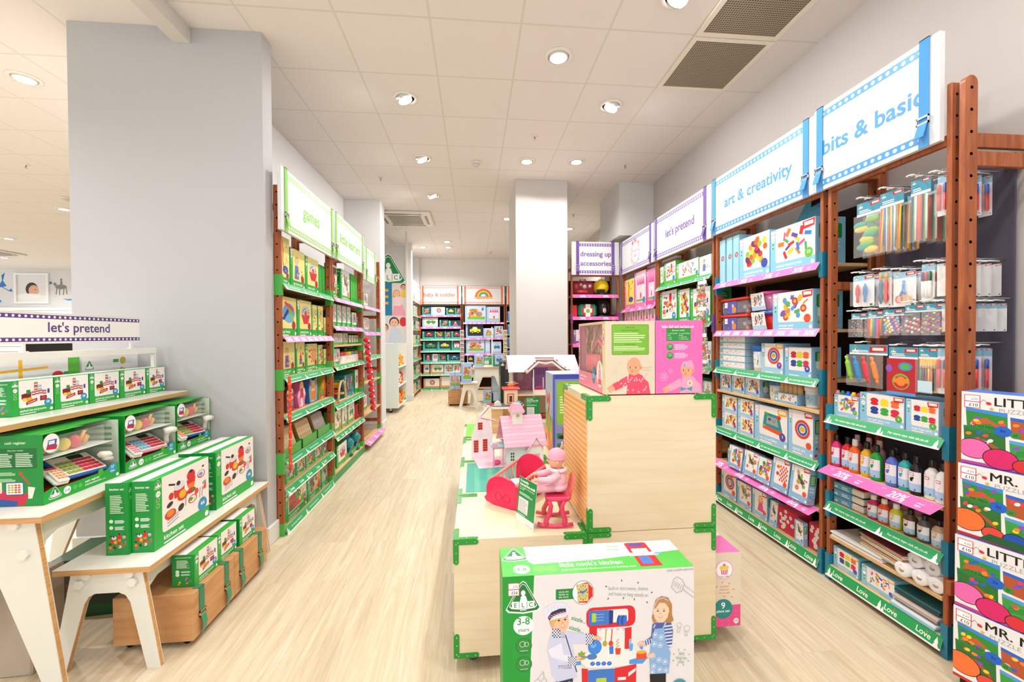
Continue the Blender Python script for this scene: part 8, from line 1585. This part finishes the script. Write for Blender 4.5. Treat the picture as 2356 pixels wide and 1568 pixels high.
    MB('film', '#ffffff').box(-W / 2 + .02, .018, H * .64, W / 2 - .06, .0185, H - .02).build('clear_wrap', e)
    b, k2 = ('#1f6ac8', '#9aad4a') if blue else ('#f2a4b4', '#7fb8d4')
    M = Matrix.Translation((.02, .02, .05)) @ Matrix.Rotation(math.radians(32), 4, 'X') @ Matrix.Rotation(math.radians(-6), 4, 'Z')
    MB('plastic', '#d8203a' if blue else '#e0306a').bbox(-.15, .0, .008, .13, .17, .04, .008).build('till_drawer', e)
    m = MB('plastic', b).bbox(-.085, .0, 0, .105, .14, .022, .007, M); m.use('plastic', '#efece0').bbox(-.078, .006, .02, .098, .134, .028, .004, M)
    m.build('till', e); m = MB('plastic', '#16181c').box(.0, .1, .0285, .06, .125, .0305, M)
    for i in range(7):
        for j in range(4):
            m.use('plastic', k2 if i < 3 else '#cf2340'); m.box(-.07 + i * .0225, .012 + j * .022, .028, -.053 + i * .0225, .027 + j * .022, .032, M)
    m.build('key_buttons', e)
    M2 = Matrix.Translation((-.135, .008, .055)) @ Matrix.Rotation(math.radians(36), 4, 'X') @ Matrix.Rotation(math.radians(-10), 4, 'Z')
    m = MB('plastic', '#efece0').bbox(0, 0, 0, .06, .1, .022, .008, M2).bbox(.006, .0, .02, .054, .075, .032, .005, M2); m.use('plastic', '#c8283c').box(.01, .082, .0225, .05, .094, .024, M2)
    for i in range(3):
        for j in range(4): m.use('plastic', '#f08a3a' if blue else '#e8607a'); m.box(.012 + i * .0135, .012 + j * .015, .032, .021 + i * .0135, .021 + j * .015, .034, M2)
    m.build('card_reader', e)
    m = MB('plastic', '#f0eddf').use(smooth=1)
    if blue == 1: m.bbox(.05, -.02, .135, .1, .03, .165, .012, rotm('Y', 14)).tube([(.1, .0, .115), (.14, .0, .1)], .013, 10, .01)
    else: m.tube([(.09, .0, .15), (.12, -.012, .155), (.145, -.02, .15)], .02, 12, .016).tube([(.12, .0, .15), (.13, .02, .11), (.135, .02, .07)], .012, 10, .013).use('plastic', '#c8283c', 1).ball((.146, -.021, .15), (.004, .008, .008))
    m.build('scanner', e)
register(1.855, 2.228, 1, 'green cash register box with a blue till, first of three')
register(2.255, 2.62, 0, 'green cash register box with a pink till, middle of three')
register(2.625, 2.94, 2, 'green cash register box with a blue till, nearest the grey wall')
for i in range(3):
    o = MB('card', '#1f9a38').bbox(-.165, 0, 0, .165, .14, .27, .002).use('matte', '#101410').box(-.12, .02, .27, .14, .12, .2705).build('cash_register_box'); o.location = (-1.985, 2.05 + i * .345, .7515); o.rotation_euler = (0, 0, PI / 2); tag(o, 'green register box in the row behind, %s from the front of the row' % ORD[i + 1], 'boxed toy')

def side_box(x, y0, y1, z, h, d, label, pic, title, badge, name, near=True, cache=None, **k):
    o = carton(y1 - y0 - .004, d, h, GR, pic, title, 3, badge=badge, topc='#f2efee', side='#12913a', **k); o.name = name; o.location = (x, (y0 + y1) / 2, z + .0015); o.rotation_euler = (0, 0, PI / 2); return tag(o, label, 'boxed toy')
ys = (2.037, 2.2, 2.383, 2.573, 2.764, 2.925)
for i in range(5): side_box(-2.045, ys[i] if i else 2.012, ys[i + 1], 1.09, .158, .1, 'green grocery cans box, %s of five along the highest white table' % ORD[i + 1], 'cans', 'playfood cans and groceries', '58', 'grocery_box')
for i, (a, b, dx) in enumerate(((2.008, 2.402, 0), (2.462, 2.862, 0), (1.995, 2.39, -.0975), (2.455, 2.85, -.0975))):
    side_box(-1.462 + dx, a, b, .46, .325, .095, ['green kitchen set box, front one at the open end of the low bench', 'green kitchen set box, front one nearest the wall on the low bench', 'green kitchen set box hidden behind the front one at the open end', 'green kitchen set box behind the wall-side one on the low bench'][i], 'pans', 'kitchen set', '44', 'kitchen_set_box')
for i, (a, b, x) in enumerate(((2.075, 2.256, -1.335), (2.262, 2.435, -1.34), (2.452, 2.618, -1.335))):
    side_box(x, a, b, .253, .152, .1, 'green grocery cans box, %s of three on the strapped crates' % ORD[i + 1], 'cans', 'playfood cans and groceries', '58', 'grocery_box')
# two white toy boxes behind and the sign rail
A = Art().rect(0, 0, .385, .26, '#e9e6ea').path([(.09, .0), (.09, .26)], .018, '#f0b52c').path([(.0, .19), (.22, .2)], .012, '#f0b52c').poly([(.03, .09), (.1, .15), (.18, .09)], '#c9cf3a').ell(.08, .1, .025, .02, '#dd3a30').ell(.13, .1, .025, .02, '#dd3a30').rect(.07, .03, .17, .08, '#7fa8dc').ell(.27, .16, .04, .035, '#e4e4e4').ell(.27, .155, .03, .022, '#d8262f').rr(.3, .145, .36, .17, .004, '#2f9a44')
m = MB('card', '#e9e6ea').bbox(-.195, 0, 0, .195, .12, .26, .001); m.art(A, fFront(.39)); m.use('card', '#5ab03a').box(.13, -.0008, .0, .195, -.0003, .26); tag(m.build('ironing_set_box', None, (-2.2, 2.315, 1.091), PI / 2), 'white toy box with a yellow frame and red irons under the pretend sign', 'boxed toy')
A = Art().rect(0, 0, .385, .255, '#e8e4ea'); elc(.045, .19, .06, A=A); A.ell(.22, .1, .05, .03, '#c9cf3a').poly([(.2, .06), (.33, .06), (.34, .13), (.26, .17), (.2, .12)], '#b9c43a').ell(.27, .12, .03, .018, '#e8e4ea').ell(.1, .1, .04, .02, '#f2dcc0').ell(.15, .08, .02, .015, '#ee8a3c').ell(.27, .21, .022, .022, '#b8a83a').rr(.2, .2, .24, .22, .003, '#2f9a44').ell(.21, .15, .02, .022, '#eae0e0')
m = MB('card', '#e8e4ea').bbox(-.19, 0, 0, .19, .12, .255, .001); m.art(A, fFront(.38)); tag(m.build('mixer_box', None, (-2.2, 2.715, 1.091), PI / 2), 'white toy box with a lime green mixer, wall side of the pair', 'boxed toy')
e = empty('sign_rail', (-2.1, 1.75, 1.09), 0, 'white metal sign rail standing on the highest table', 'sign rail')
MB('plastic', '#ebe9e2').box(-.012, .04, .25, .012, 1.165, .285).build('top_rail', e)
for y in (.04, 1.145): MB('plastic', '#e4e2dc').box(-.01, y, 0, .01, y + .02, .25).build('rail_post', e)
for y in (.37, .97): MB('plastic', '#eceae4').box(-.004, y, .285, .004, y + .01, .33).box(-.01, y - .008, .285, .01, y + .018, .29).build('clip', e)
W, H = 1.02, .142; A = Art().rect(0, 0, W, H, '#f3f1ee').rect(0, .004, W, .024, '#5c3d86').rect(0, H - .026, W, H - .006, '#5c3d86')
for i in range(38): A.ell(.013 + i * .0268, .014, .0063, .0063, '#f3f1ee', n=12).ell(.013 + i * .0268, H - .016, .0063, .0063, '#f3f1ee', n=12)
A.txt(.635, .052, .05, "let's pretend", '#5c3d86', 'c', bold=.012)
e = empty('shelf_sign', (-2.1, 2.285, 1.42), PI / 2, "long low white sign reading let's pretend with purple dotted borders", 'sign'); m = MB('card', '#f3f1ee').box(-W / 2, 0, 0, W / 2, .008, H); m.art(A, fFront(W)); m.build('sign_board', e); MB('plastic', '#e9e7e2').box(-W / 2, -.002, -.006, W / 2, .01, 0).box(-W / 2, -.002, H, W / 2, .01, H + .006).build('sign_frame', e)
# strapped crates on the floor
for i, (a, b) in enumerate(((2.018, 2.351), (2.354, 2.70))):
    e = empty('strapped_crate', (-1.306, a, .03), 0, ['varnished wooden crate with green straps at the open end under the bench', 'varnished wooden crate with green straps nearest the wall under the bench'][i], 'wooden crate'); L = b - a
    MB('crate_wood').bbox(-.345, 0, 0, 0, L, .222, .003).build('crate_body', e)
    for y in (.06, .26):
        MB('fabric', '#1f7a4c').box(0, y - .018, .11, .003, y + .018, .224).box(-.03, y - .018, .222, .003, y + .018, .2245).build('strap', e)
        MB('metal', '#d8b98a').box(.002, y - .023, .088, .008, y + .023, .093).box(.002, y - .023, .108, .008, y + .023, .113).box(.002, y - .023, .088, .008, y - .019, .113).box(.002, y + .019, .088, .008, y + .023, .113).build('buckle', e)
        MB('fabric', '#2a8a5a').add([(.006, y - .017, .1), (.006, y + .017, .1), (.016, y + .018, .05), (.018, y - .016, .05), (.008, y - .014, .0), (.006, y + .018, .01)], [(0, 1, 2, 3), (3, 2, 5, 4)]).build('strap_end', e)
    for x in (-.3, -.05):
        for y in (.04, L - .04): MB('matte', '#17130f').use(smooth=1).lathe([(.015, -.008), (.015, .008)], 14, rotm('X', 90, (x, y, -.015))).build('caster', e)
# brown carton, low bench and dark stock under the tables
e = empty('cardboard_box', (-2.25, 1.9, 0), math.radians(3), 'crumpled pale cardboard box on the floor under the tables', 'cardboard box'); MB('card', '#b9aa98').bbox(0, 0, 0, .36, .16, .41, .006).build('carton', e); MB('card', '#a8977f').box(.0, .07, .41, .36, .09, .412).build('tape', e)
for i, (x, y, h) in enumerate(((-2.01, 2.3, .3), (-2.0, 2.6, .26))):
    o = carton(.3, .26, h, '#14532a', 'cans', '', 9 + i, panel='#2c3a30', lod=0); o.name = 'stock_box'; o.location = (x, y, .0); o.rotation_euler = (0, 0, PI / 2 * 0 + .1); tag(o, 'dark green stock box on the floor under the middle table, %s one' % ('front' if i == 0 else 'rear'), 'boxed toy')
